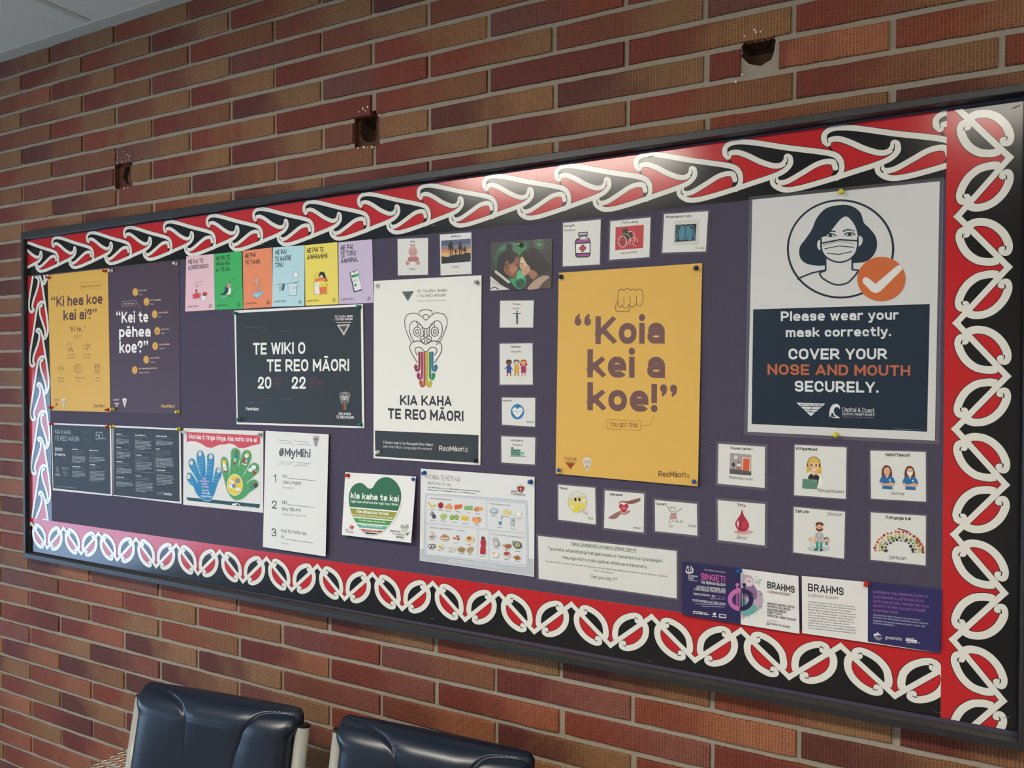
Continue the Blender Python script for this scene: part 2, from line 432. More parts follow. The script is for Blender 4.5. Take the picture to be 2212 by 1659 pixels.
    def para(s, hexc, x0, y0, x1, y1, n, w, dl=0.0, last=0.6, seed=1, rag=0.12):
        """n rows of tiny unreadable words between y0 and y1"""
        rnd = random.Random(seed); s.flatten(); keep = s.cur
        if s.cur == 'lettering': s.cur = 'small_print'
        for i in range(n):
            y = y0 + (y1 - y0) * (i / max(1, n - 1)); xe = x1 - rnd.random() * rag * (x1 - x0)
            if i == n - 1: xe = x0 + (x1 - x0) * last
            x = x0
            while x < xe - w:
                e = min(xe, x + rnd.uniform(1.6, 6.5) * w)
                a = dl * (x - x0) / (x1 - x0); b = dl * (e - x0) / (x1 - x0)
                s.line(hexc, [(x, y + a), (e, y + b)], w * rnd.uniform(0.6, 0.95), up=False)
                x = e + w * 0.55
        s.cur = keep
        return s
    def done(s):
        for n in s.order:
            V, Fc, mi, mats, _ = s.parts[n]
            mesh_obj(n.split('#')[0], V, Fc, mats, s.root, mi)
        return s.root

_lam = None
def laminate_mat():
    global _lam
    if _lam: return _lam
    m = bpy.data.materials.new('clear_laminate'); m.use_nodes = True
    b = m.node_tree.nodes['Principled BSDF']
    b.inputs['Base Color'].default_value = (0.8, 0.82, 0.85, 1)
    b.inputs['Alpha'].default_value = 0.045
    b.inputs['Roughness'].default_value = 0.12
    b.inputs['Coat Weight'].default_value = 0.6
    _lam = m
    return m

# ---------------------------------------------------------------- brick wall
def brick_material():
    m = bpy.data.materials.new('rug_faced_brick'); m.use_nodes = True
    N, L = nodes_of(m); b = N['Principled BSDF']
    def at(name):
        n = N.new('ShaderNodeAttribute'); n.attribute_name = name; return n
    ca, cb, bu = at('ca'), at('cb'), at('bu')
    tc = N.new('ShaderNodeTexCoord')
    nz = N.new('ShaderNodeTexNoise'); nz.inputs['Scale'].default_value = 14; nz.inputs['Detail'].default_value = 4
    L.new(tc.outputs['Object'], nz.inputs['Vector'])
    ad = N.new('ShaderNodeMath'); ad.operation = 'MULTIPLY_ADD'; ad.inputs[1].default_value = 0.75; ad.inputs[2].default_value = -0.37
    L.new(nz.outputs['Fac'], ad.inputs[0])
    sm = N.new('ShaderNodeMath'); sm.operation = 'ADD'; L.new(bu.outputs['Fac'], sm.inputs[0]); L.new(ad.outputs[0], sm.inputs[1])
    mr = N.new('ShaderNodeMapRange'); mr.interpolation_type = 'SMOOTHSTEP'
    mr.inputs['From Min'].default_value = 0.22; mr.inputs['From Max'].default_value = 0.82
    L.new(sm.outputs[0], mr.inputs['Value'])
    mx = N.new('ShaderNodeMix'); mx.data_type = 'RGBA'
    L.new(mr.outputs[0], mx.inputs[0]); L.new(ca.outputs['Color'], mx.inputs[6]); L.new(cb.outputs['Color'], mx.inputs[7])
    # combed face: columns of short horizontal slots between raised ribs
    sp = N.new('ShaderNodeSeparateXYZ'); mp = N.new('ShaderNodeCombineXYZ'); L.new(tc.outputs['Object'], sp.inputs[0])
    L.new(sp.outputs['Z'], mp.inputs['X']); L.new(sp.outputs['X'], mp.inputs['Y'])
    nd = N.new('ShaderNodeTexNoise'); nd.inputs['Scale'].default_value = 60; L.new(tc.outputs['Object'], nd.inputs['Vector'])
    vm = N.new('ShaderNodeVectorMath'); vm.operation = 'SCALE'; vm.inputs['Scale'].default_value = 0.0025
    L.new(nd.outputs['Color'], vm.inputs[0])
    va = N.new('ShaderNodeVectorMath'); L.new(mp.outputs[0], va.inputs[0]); L.new(vm.outputs[0], va.inputs[1])
    br = N.new('ShaderNodeTexBrick')
    br.inputs['Color1'].default_value = (0.36, 0.34, 0.33, 1); br.inputs['Color2'].default_value = (0.66, 0.64, 0.63, 1); br.inputs['Mortar'].default_value = (1.6, 1.55, 1.5, 1)
    br.inputs['Scale'].default_value = 1.0; br.inputs['Mortar Size'].default_value = 0.0009; br.inputs['Mortar Smooth'].default_value = 0.6
    br.inputs['Brick Width'].default_value = 0.0036; br.inputs['Row Height'].default_value = 0.0058
    L.new(va.outputs[0], br.inputs['Vector'])
    n2 = N.new('ShaderNodeTexNoise'); n2.inputs['Scale'].default_value = 9; n2.inputs['Detail'].default_value = 3; L.new(tc.outputs['Object'], n2.inputs['Vector'])
    m2 = N.new('ShaderNodeMapRange'); m2.inputs['From Min'].default_value = 0.35; m2.inputs['From Max'].default_value = 0.7
    m2.inputs['To Min'].default_value = 0.65; m2.inputs['To Max'].default_value = 1.0; L.new(n2.outputs['Fac'], m2.inputs['Value'])
    gm = N.new('ShaderNodeMix'); gm.data_type = 'RGBA'; gm.inputs[6].default_value = (0.98, 0.98, 0.98, 1)
    L.new(m2.outputs[0], gm.inputs[0]); L.new(br.outputs['Color'], gm.inputs[7])
    ml = N.new('ShaderNodeMix'); ml.data_type = 'RGBA'; ml.blend_type = 'MULTIPLY'; ml.inputs[0].default_value = 1.0
    L.new(mx.outputs[2], ml.inputs[6]); L.new(gm.outputs[2], ml.inputs[7])
    L.new(ml.outputs[2], b.inputs['Base Color'])
    bp = N.new('ShaderNodeBump'); bp.inputs['Strength'].default_value = 0.55; bp.inputs['Distance'].default_value = 0.0012
    L.new(br.outputs['Fac'], bp.inputs['Height']); L.new(bp.outputs[0], b.inputs['Normal'])
    b.inputs['Roughness'].default_value = 0.62; b.inputs['Specular IOR Level'].default_value = 0.35
    return m

def noisy(name, c1, c2, scale, rough, bump=0.0, bdist=0.002, spec=0.3):
    m = bpy.data.materials.new(name); m.use_nodes = True
    N, L = nodes_of(m); b = N['Principled BSDF']
    tc = N.new('ShaderNodeTexCoord'); nz = N.new('ShaderNodeTexNoise'); nz.inputs['Scale'].default_value = scale; nz.inputs['Detail'].default_value = 6
    L.new(tc.outputs['Object'], nz.inputs['Vector'])
    mx = N.new('ShaderNodeMix'); mx.data_type = 'RGBA'; mx.inputs[6].default_value = lin(c1); mx.inputs[7].default_value = lin(c2)
    L.new(nz.outputs['Fac'], mx.inputs[0]); L.new(mx.outputs[2], b.inputs['Base Color'])
    b.inputs['Roughness'].default_value = rough; b.inputs['Specular IOR Level'].default_value = spec
    if bump:
        bp = N.new('ShaderNodeBump'); bp.inputs['Strength'].default_value = bump; bp.inputs['Distance'].default_value = bdist
        L.new(nz.outputs['Fac'], bp.inputs['Height']); L.new(bp.outputs[0], b.inputs['Normal'])
    return m

M_BRICK = brick_material()
M_MORTAR = noisy('mortar', '8F8575', 'A79C8B', 130, 0.9, 0.6, 0.003)
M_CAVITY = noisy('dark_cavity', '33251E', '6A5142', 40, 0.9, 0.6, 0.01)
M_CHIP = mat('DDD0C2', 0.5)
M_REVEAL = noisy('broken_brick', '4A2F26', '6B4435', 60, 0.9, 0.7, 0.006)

# holes left by removed fixtures: outline where the mortar or recess floor is broken, and the recess cut out of the course
def wl(crop, L, d=0.0): return [W(*cp(crop, x, y), WALL_Y + d) for x, y in L]
HOLES = [
    dict(out=wl('R3', [(520, 275), (528, 312), (520, 330), (545, 358), (565, 376), (600, 383), (640, 388), (668, 368), (700, 350), (716, 305), (727, 235), (716, 208), (690, 190), (668, 205), (630, 216), (580, 236), (535, 250)]),
         gap=wl('R3', [(520, 240), (745, 380)]), deep=0.0),
    dict(out=wl('R2', [(216, 745), (228, 712), (245, 700), (290, 690), (318, 700), (312, 750), (318, 800), (308, 838), (285, 852), (250, 846), (226, 828), (216, 790)], 0.02),
         gap=wl('R2', [(174, 680), (324, 862)]), deep=0.015),
    dict(out=wl('R1', [(752, 1000), (772, 988), (776, 1010), (768, 1040), (762, 1070), (770, 1098), (752, 1096), (735, 1060), (738, 1025)], 0.02),
         gap=wl('R1', [(676, 978), (782, 1112)]), deep=0.015)]
for h in HOLES:
    (xa, za), (xb, zb) = h['gap']; h['x0'], h['x1'], h['z0'], h['z1'] = min(xa, xb), max(xa, xb), min(za, zb), max(za, zb)

def lattice(k, i): return (-0.99455 + 0.15778 * k - 0.000871 * i, EYE + 0.78541 + 0.059799 * i + 0.000308 * k)

def build_brick_wall():
    vs, fs, mi, ca, cb, bu = [], [], [], [], [], []
    rnd = random.Random(11)
    RED = ['7A3A28', '703325', '672F26', '7F4029', '5C2F27', '74402E']
    OCH = ['8A623E', '805838', '8C6644', '7C5033', '84603F']
    MID = ['8F5A3C', '925339', '7D4A3C', '9A6141']
    PUR = ['6B423A', '703F37']
    hz = 0.0252
    def brick(x0, x1, zl, zr, a, c, flat=None):
        n = len(vs); S = 8; dy = rnd.uniform(-0.0012, 0.0012)
        tilt = rnd.uniform(-0.0006, 0.0006)
        for j in range(S + 1):
            t = j / S; x = x0 + (x1 - x0) * t; zc = zl + (zr - zl) * t
            e = lambda: rnd.uniform(-0.0009, 0.0009)
            ex = 0.0022 if j in (0, S) else 0.0
            sx = 1 if j == 0 else -1
            y = WALL_Y + dy + tilt * (t - 0.5)
            top, bot = zc + hz + e(), zc - hz + e()
            xx = x + (rnd.uniform(-0.0008, 0.0008) if ex else 0)
            for (px, py, pz) in ((xx, y + 0.012, bot), (xx + sx * ex * .5, y + 0.001 + (0.001 if ex else 0), bot + 0.0012), (xx + sx * ex, y, bot + 0.0034), (xx + sx * ex, y, top - 0.0034), (xx + sx * ex * .5, y + 0.001 + (0.001 if ex else 0), top - 0.0012), (xx, y + 0.012, top)):
                vs.append((px, py, pz)); ca.append(a); cb.append(c); bu.append(t if flat is None else flat[0] + (flat[1] - flat[0]) * t)
        for j in range(S):
            for q in range(5):
                fs.append((n + j * 6 + q, n + (j + 1) * 6 + q, n + (j + 1) * 6 + q + 1, n + j * 6 + q + 1)); mi.append(0)
        fs.append(tuple(n + q for q in range(6))); mi.append(0)
        fs.append(tuple(n + S * 6 + q for q in range(5, -1, -1))); mi.append(0)
    for i in range(-40, 7):
        for k in range(-27, 26):
            if (k + i) % 2: continue
            x0, za = lattice(k, i); x1, zb = lattice(k + 2, i)
            zl, zr = za + 0.0299, zb + 0.0299
            if zl - hz < 0.0 or x1 > ROOM_X1 or x0 < ROOM_X0: continue
            if zl - hz > ROOM_H: continue
            x0 += 0.0042 + rnd.uniform(-0.002, 0.002); x1 -= 0.0042 + rnd.uniform(-0.002, 0.002)
            r = rnd.random(); upper = i > -12
            if r < (0.84 if upper else 0.5): a, c = rnd.choice(RED), rnd.choice(OCH)
            elif r < 0.87: a, c = rnd.choice(RED), rnd.choice(MID)
            elif r < 0.93: a, c = rnd.choice(RED), rnd.choice(RED)
            else: a, c = rnd.choice(PUR), rnd.choice(RED + OCH)
            a, c = lin(a), lin(c)
            spans = [(x0, x1)]
            for h in HOLES:
                if h['z0'] < (zl + zr) / 2 < h['z1']:
                    ns = []
                    for s0, s1 in spans:
                        if s1 <= h['x0'] or s0 >= h['x1']: ns.append((s0, s1)); continue
                        if h['x0'] - s0 > 0.012: ns.append((s0, h['x0']))
                        if s1 - h['x1'] > 0.012: ns.append((h['x1'], s1))
                    spans = ns
            for s0, s1 in spans:
                t0, t1 = (s0 - x0) / (x1 - x0), (s1 - x0) / (x1 - x0)
                brick(s0, s1, zl + (zr - zl) * t0, zl + (zr - zl) * t1, a, c, (t0, t1))
    nb = len(vs)
    def add(v, f, m):
        n = len(vs)
        for p in v: vs.append(p); ca.append((.3, .2, .15, 1)); cb.append((.3, .2, .15, 1)); bu.append(0.5)
        for q in f: fs.append(tuple(x + n for x in q)); mi.append(m)
    ym = WALL_Y + 0.0052
    outer = [(ROOM_X0, 0), (ROOM_X1, 0), (ROOM_X1, ROOM_H + 0.05), (ROOM_X0, ROOM_H + 0.05)]
    loops = [outer]
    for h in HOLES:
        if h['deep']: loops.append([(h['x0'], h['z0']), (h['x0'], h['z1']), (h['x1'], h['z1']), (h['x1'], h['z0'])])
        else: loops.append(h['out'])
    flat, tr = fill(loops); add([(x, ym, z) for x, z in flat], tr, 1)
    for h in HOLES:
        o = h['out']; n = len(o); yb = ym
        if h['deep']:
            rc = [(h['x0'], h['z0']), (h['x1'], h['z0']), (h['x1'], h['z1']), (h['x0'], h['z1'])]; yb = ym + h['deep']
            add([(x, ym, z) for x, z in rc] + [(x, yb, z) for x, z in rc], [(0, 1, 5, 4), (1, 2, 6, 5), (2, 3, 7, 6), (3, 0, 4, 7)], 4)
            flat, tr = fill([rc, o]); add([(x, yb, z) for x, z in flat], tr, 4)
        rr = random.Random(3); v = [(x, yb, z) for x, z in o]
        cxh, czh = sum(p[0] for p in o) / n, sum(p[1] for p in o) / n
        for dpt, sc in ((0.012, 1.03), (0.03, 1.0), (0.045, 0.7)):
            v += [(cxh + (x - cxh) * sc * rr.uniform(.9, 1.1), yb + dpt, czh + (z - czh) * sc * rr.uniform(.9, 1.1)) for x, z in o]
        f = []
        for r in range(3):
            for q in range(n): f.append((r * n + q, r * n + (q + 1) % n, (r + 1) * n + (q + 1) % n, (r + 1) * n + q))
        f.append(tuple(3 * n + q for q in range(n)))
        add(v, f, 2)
    # pale chips of filler and paint round the holes
    rr = random.Random(5)
    for crop, L in (('R1', [(760, 925), (770, 950), (742, 905), (730, 965), (700, 975), (775, 935), (685, 915), (752, 958), (690, 1130), (745, 1125), (765, 1120)]),
                    ('R2', [(235, 650), (212, 668), (262, 640), (240, 880), (205, 886), (262, 884), (250, 662), (290, 880), (330, 690)]),
                    ('R3', [(603, 182), (543, 216), (612, 196), (530, 448), (490, 490), (640, 190)])):
        for x, y in L:
            px, pz = W(*cp(crop, x, y), WALL_Y); s = rr.uniform(0.0014, 0.0034)
            pts = [(px + s * rr.uniform(.5, 1.1) * math.cos(a), WALL_Y - 0.0022, pz + s * rr.uniform(.5, 1.3) * math.sin(a)) for a in [q * math.pi / 3 for q in range(6)]]
            back = [(p[0], WALL_Y + 0.002, p[2]) for p in pts]
            add(pts + back, [(0, 1, 2, 3, 4, 5)] + [(q, (q + 1) % 6, 6 + (q + 1) % 6, 6 + q) for q in range(6)], 3)
    me = bpy.data.meshes.new('wall_back'); me.from_pydata(vs, [], fs)
    for m in (M_BRICK, M_MORTAR, M_CAVITY, M_CHIP, M_REVEAL): me.materials.append(m)
    me.polygons.foreach_set('material_index', mi)
    for nm, dat in (('ca', ca), ('cb', cb)):
        at = me.attributes.new(nm, 'FLOAT_COLOR', 'POINT'); at.data.foreach_set('color', [x for c in dat for x in c])
    at = me.attributes.new('bu', 'FLOAT', 'POINT'); at.data.foreach_set('value', bu)
    bm = bmesh.new(); bm.from_mesh(me); bmesh.ops.recalc_face_normals(bm, faces=bm.faces[:]); bm.to_mesh(me); bm.free()
    o = bpy.data.objects.new('wall_back', me); C.objects.link(o)
    return tag(o, 'red and ochre brick wall with pale mortar and three broken holes', 'wall', kind='structure')
build_brick_wall()

# ---------------------------------------------------------------- the rest of the room
M_PLASTER = noisy('painted_plaster', 'CFCCC2', 'D8D5CB', 6, 0.8)
M_CEIL = noisy('ceiling_tile', 'D0D3CA', 'D8DAD2', 90, 0.9, 0.25, 0.002)
M_TEE = mat('BCBFB7', 0.5)
M_CARPET = noisy('carpet', '8A867E', '9C988F', 300, 0.95, 0.5, 0.003)
def setting(name, mb, mats, label, cat):
    return tag(mb.build(name, mats), label, cat, kind='structure')
b = MB(); b.box(ROOM_X0, ROOM_X1, ROOM_Y0, WALL_Y + 0.12, -0.1, 0.0); setting('floor', b, M_CARPET, 'grey carpet floor under the chairs', 'floor')
b = MB(); b.box(ROOM_X0, ROOM_X1, ROOM_Y0, WALL_Y + 0.12, ROOM_H, ROOM_H + 0.05); setting('ceiling', b, M_CEIL, 'pale grey tiled ceiling meeting the brick wall', 'ceiling')
b = MB(); b.box(ROOM_X1, ROOM_X1 + 0.1, ROOM_Y0, WALL_Y + 0.12, 0, ROOM_H); setting('wall_right', b, M_PLASTER, 'plain plaster wall to the right of the brick wall', 'wall')
b = MB(); b.box(ROOM_X0, ROOM_X1, ROOM_Y0 - 0.1, ROOM_Y0, 0, ROOM_H); setting('wall_front', b, M_PLASTER, 'plain plaster wall facing the brick wall', 'wall')
b = MB(); xa, xb = ROOM_X0 - 0.1, ROOM_X0
b.box(xa, xb, ROOM_Y0, WIN[0], 0, ROOM_H); b.box(xa, xb, WIN[1], WALL_Y + 0.12, 0, ROOM_H)
b.box(xa, xb, WIN[0], WIN[1], 0, WIN[2]); b.box(xa, xb, WIN[0], WIN[1], WIN[3], ROOM_H)
setting('wall_left', b, M_PLASTER, 'plain plaster wall holding the tall window', 'wall')
wn = bpy.data.objects.new('window_1', None); C.objects.link(wn); wn.location = (ROOM_X0 - 0.05, (WIN[0] + WIN[1]) / 2, WIN[2])
tag(wn, 'tall two-light window in the left wall', 'window', kind='structure')
b = MB(); hw = (WIN[1] - WIN[0]) / 2; hh = WIN[3] - WIN[2]
for y0, y1, z0, z1 in ((-hw, -hw + .05, 0, hh), (hw - .05, hw, 0, hh), (-hw, hw, 0, .05), (-hw, hw, hh - .05, hh), (-.025, .025, 0, hh)): b.box(-.03, .03, y0, y1, z0, z1)
b.build('window_frame', mat('D5D6D2', 0.4), wn)
# ceiling grid: a tee runs out from the wall, another along it
b = MB(); wx, wz = W(268, 44, 0.0)
for k in range(-3, 4):
    b.box(-2.15 + k * 1.2 - 0.012, -2.15 + k * 1.2 + 0.012, ROOM_Y0, -0.03, ROOM_H - 0.0015, ROOM_H)
for y in (-1.25, -2.45, -3.65): b.box(ROOM_X0, ROOM_X1, y - 0.012, y + 0.012, ROOM_H - 0.0015, ROOM_H)
b.box(ROOM_X0, ROOM_X1, -0.02, WALL_Y - 0.002, ROOM_H - 0.002, ROOM_H)
setting('trim_1', b, M_TEE, 'thin pale metal strips between the ceiling tiles', 'ceiling trim')
b = MB(); b.box(ROOM_X0, ROOM_X1, WALL_Y - 0.012, WALL_Y + 0.004, 0, 0.09); setting('baseboard_back', b, mat('2E3036', .5), 'dark skirting along the foot of the brick wall', 'baseboard')

# recessed ceiling lamps
def emit_mat(col, st):
    m = bpy.data.materials.new('lamp_diffuser'); m.use_nodes = True
    b_ = m.node_tree.nodes['Principled BSDF']; b_.inputs['Base Color'].default_value = (.9, .9, .88, 1)
    b_.inputs['Emission Color'].default_value = col; b_.inputs['Emission Strength'].default_value = st
    return m
def ceiling_lamp(x, y, sx, sy, st, label):
    r = empty('ceiling_light', (x, y, ROOM_H), label, 'ceiling light', 'ceiling lights')
    f = MB(); t = 0.03
    for x0, x1, y0, y1 in ((-sx / 2 - t, -sx / 2, -sy / 2 - t, sy / 2 + t), (sx / 2, sx / 2 + t, -sy / 2 - t, sy / 2 + t), (-sx / 2, sx / 2, -sy / 2 - t, -sy / 2), (-sx / 2, sx / 2, sy / 2, sy / 2 + t)):
        f.box(x0, x1, y0, y1, -0.018, 0)
    f.build('frame', mat('DADBD6', .4), r)
    d = MB(); d.box(-sx / 2, sx / 2, -sy / 2, sy / 2, -0.012, -0.002)
    d.build('diffuser', emit_mat((1.0, 0.925, 0.81, 1), st), r)
ceiling_lamp(-1.55, -2.0, 1.2, 0.30, LAMP_POWER * 1.1, 'long ceiling light in front of the notice board')
ceiling_lamp(0.7, -2.0, 1.2, 0.30, LAMP_POWER * 0.62, 'added unseen ceiling light that brightens the right end of the board')  # second lamp, added only to balance brightness towards the right

# ---------------------------------------------------------------- notice board
M_BOARD = noisy('purple_pinboard', '463F52', '50495D', 220, 0.75, 0.45, 0.0012)
M_FRAME = noisy('black_painted_timber', '1A1B1D', '252628', 60, 0.45, 0.3, 0.001, 0.6)
M_LEDGE = noisy('lit_dusty_black_paint', '3A3A3A', '5C5A55', 30, 0.5, 0.3, 0.001)  # bottom rail's top face: light from above, with dust, put into the colour
IN = [(-2.512, 0.4165), (0.1466, 0.4349), (0.1466, -0.580), (-2.512, -0.581)]     # TL TR BR BL, height from the eye level
OUT = [(-2.5236, 0.440), (0.1645, 0.4478), (0.1645, -0.592), (-2.5236, -0.598)]
def fd(x): return 0.014 + 0.014 * (x + 2.51) / 2.66
bx = empty('notice_board', (-1.18, WALL_Y, EYE - 0.08), 'long purple notice board in a black timber frame on the brick wall', 'notice board')
ox, oz = bx.location.x, bx.location.z
b = MB()
q = [(x - ox, z + EYE - oz) for x, z in IN]
b.add([(x, -WALL_Y, z) for x, z in q] + [(x, -0.002, z) for x, z in q], [(3, 2, 1, 0), (4, 5, 6, 7), (0, 1, 5, 4), (1, 2, 6, 5), (2, 3, 7, 6), (3, 0, 4, 7)])
b.build('panel', M_BOARD, bx)
for i in range(4):
    j = (i + 1) % 4; b = MB(); vs = []; fs = []; S = 12
    for k in range(S + 1):
        t = k / S
        ax, az = IN[i][0] + (IN[j][0] - IN[i][0]) * t, IN[i][1] + (IN[j][1] - IN[i][1]) * t
        cx_, cz_ = OUT[i][0] + (OUT[j][0] - OUT[i][0]) * t, OUT[i][1] + (OUT[j][1] - OUT[i][1]) * t
        bow = 0.004 * 4 * t * (1 - t) * (0.35 if i == 0 else (-0.35 if i == 2 else 0))
        az += bow; cz_ += bow
        ya, yc = -fd(ax) - WALL_Y, -fd(cx_) - WALL_Y
        e = 0.18
        for (x, y, z) in ((ax, -0.001, az), (ax, ya + .0015, az), (ax + (cx_ - ax) * e * .5, ya, az + (cz_ - az) * e * .5), (ax + (cx_ - ax) * (1 - e * .5), yc, az + (cz_ - az) * (1 - e * .5)), (cx_, yc + .0015, cz_), (cx_, -0.001, cz_)):
            vs.append((x - ox, y, z + EYE - oz))
    for k in range(S):
        for q in range(5): fs.append((k * 6 + q, k * 6 + q + 1, (k + 1) * 6 + q + 1, (k + 1) * 6 + q))
    fs.append(tuple(range(5, -1, -1))); fs.append(tuple(S * 6 + q for q in range(6)))
    b.add(vs, fs)
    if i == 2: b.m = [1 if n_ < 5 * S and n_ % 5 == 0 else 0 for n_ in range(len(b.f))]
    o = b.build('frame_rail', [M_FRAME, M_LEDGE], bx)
    bm = bmesh.new(); bm.from_mesh(o.data); bmesh.ops.recalc_face_normals(bm, faces=bm.faces[:]); bm.to_mesh(o.data); bm.free()

# pin holes and staple scraps in the pinboard
b = MB(); rnd = random.Random(23); b2 = MB()
for k in range(150):
    x = rnd.uniform(-2.35, 0.02); z = rnd.uniform(-0.44, 0.30)
    r_ = rnd.uniform(0.0005, 0.0011)
    L = [(x + r_ * math.cos(a), -0.00005, z + r_ * math.sin(a)) for a in [-q * math.pi / 3 for q in range(6)]]
    (b if k % 4 else b2).add([(p[0] - ox, p[1] - WALL_Y, p[2] + EYE - oz) for p in L], [(0, 1, 2, 3, 4, 5)])
o = b.build('pinhole', mat('17151C', .9), bx); o['kind'] = 'stuff'
o = b2.build('paint_fleck', mat('B9B6C0', .7), bx); o['kind'] = 'stuff'

# ---------------------------------------------------------------- patterned border strips
RED_, BLK_, WHT_ = 'C2242A', '17181A', 'E6E3D9'
G_ROUGH = 0.16
def zl_top(x): return 0.4157 + (0.4312 - 0.4157) * (x + 2.51) / 2.549 - 0.0012
def to_top(L):
    out = []
    for x, y in L:
        X, Z = W(*cp('R3', x, y)); out.append((X + 0.3244, zl_top(X) + EYE - Z))
    return out
# koru scroll unit traced in strip coordinates (u along, v from the red side)
S1 = to_top(crom([(446, 938), (428, 922), (428, 885), (462, 857), (520, 848), (620, 856), (800, 884), (980, 906), (1070, 922), (1110, 950), (1123, 995), (1114, 1038), (1094, 1062)], n=6))
S2 = to_top(crom([(446, 938), (458, 918), (500, 911), (560, 930), (640, 968), (720, 992), (768, 984), (792, 955), (796, 938)], n=6))
S3 = to_top(crom([(799, 936), (814, 945), (814, 985), (770, 1028), (690, 1062), (600, 1092), (450, 1142), (300, 1186), (215, 1196), (165, 1172), (152, 1145), (160, 1128)], n=6))
S4 = to_top(crom([(165, 1134), (182, 1156), (232, 1148), (310, 1102), (380, 1058), (430, 1040), (468, 1040), (482, 1056), (487, 1072)], n=6))
PER = 0.1716
def shift(L, d): return [(u + d, v) for u, v in L]
SLITS = [to_top(crom(l, n=5)) for l in ([(447, 934), (445, 908), (458, 888)], [(1098, 1035), (1106, 1005), (1098, 970)], [(797, 940), (800, 962), (790, 982)], [(169, 1130), (165, 1150), (178, 1166)])]

def scroll(u0, u1, n0, n1, wid):
    """painted layers of the hooked scroll pattern from u0 to u1"""
    lay = []      # (colour, z layer, verts, faces)
    lay.append((BLK_, 0, [(u0, 0), (u1, 0), (u1, wid), (u0, wid)], [(0, 1, 2, 3)]))
    for n in range(n0, n1):
        d = n * PER
        a = shift(S1, d); nx = shift(S1, d + PER)
        st = [p for p in a if True]
        k0 = max(range(len(st) // 3), key=lambda i: -st[i][0])
        nk = max(range(len(nx) // 3), key=lambda i: -nx[i][0])
        top = st[k0:-7] + [nx[nk]]
        poly = [(top[0][0], 0)] + [(top[-1][0], 0)] + top[::-1]
        lay.append((RED_, 1, *fill([poly])))
        pr = shift(S1, d - PER)
        r1 = shift(S2, d)[1:-3] + shift(S3, d)[18:40] + [pr[-1], pr[-4], pr[-8], pr[-12], pr[-16]]
        lay.append((RED_, 1, *fill([r1])))
        r2 = shift(S4, d)[3:] + shift(S3, d)[36:-6]
        lay.append((RED_, 1, *fill([r2])))
        hook = [shift(s, d) for s in (S1, S2, S3, S4)]
        for h in hook:
            v, f = ribbon(h, 0.0116); lay.append((BLK_, 2, v, f))
            for e in (h[0], h[-1]):
                dd = disc(e, 0.0064, 16); lay.append((BLK_, 2, dd, [tuple(range(16))]))
        for h in hook:
            v, f = ribbon(h, 0.0096); lay.append((WHT_, 3, v, f))
            for e in (h[0], h[-1]):
                dd = disc(e, 0.0054, 16); lay.append((WHT_, 3, dd, [tuple(range(16))]))
        for s in SLITS:
            v, f = ribbon(shift(s, d), 0.0008, False, 0.0024); lay.append((BLK_, 4, v, f))
    return lay

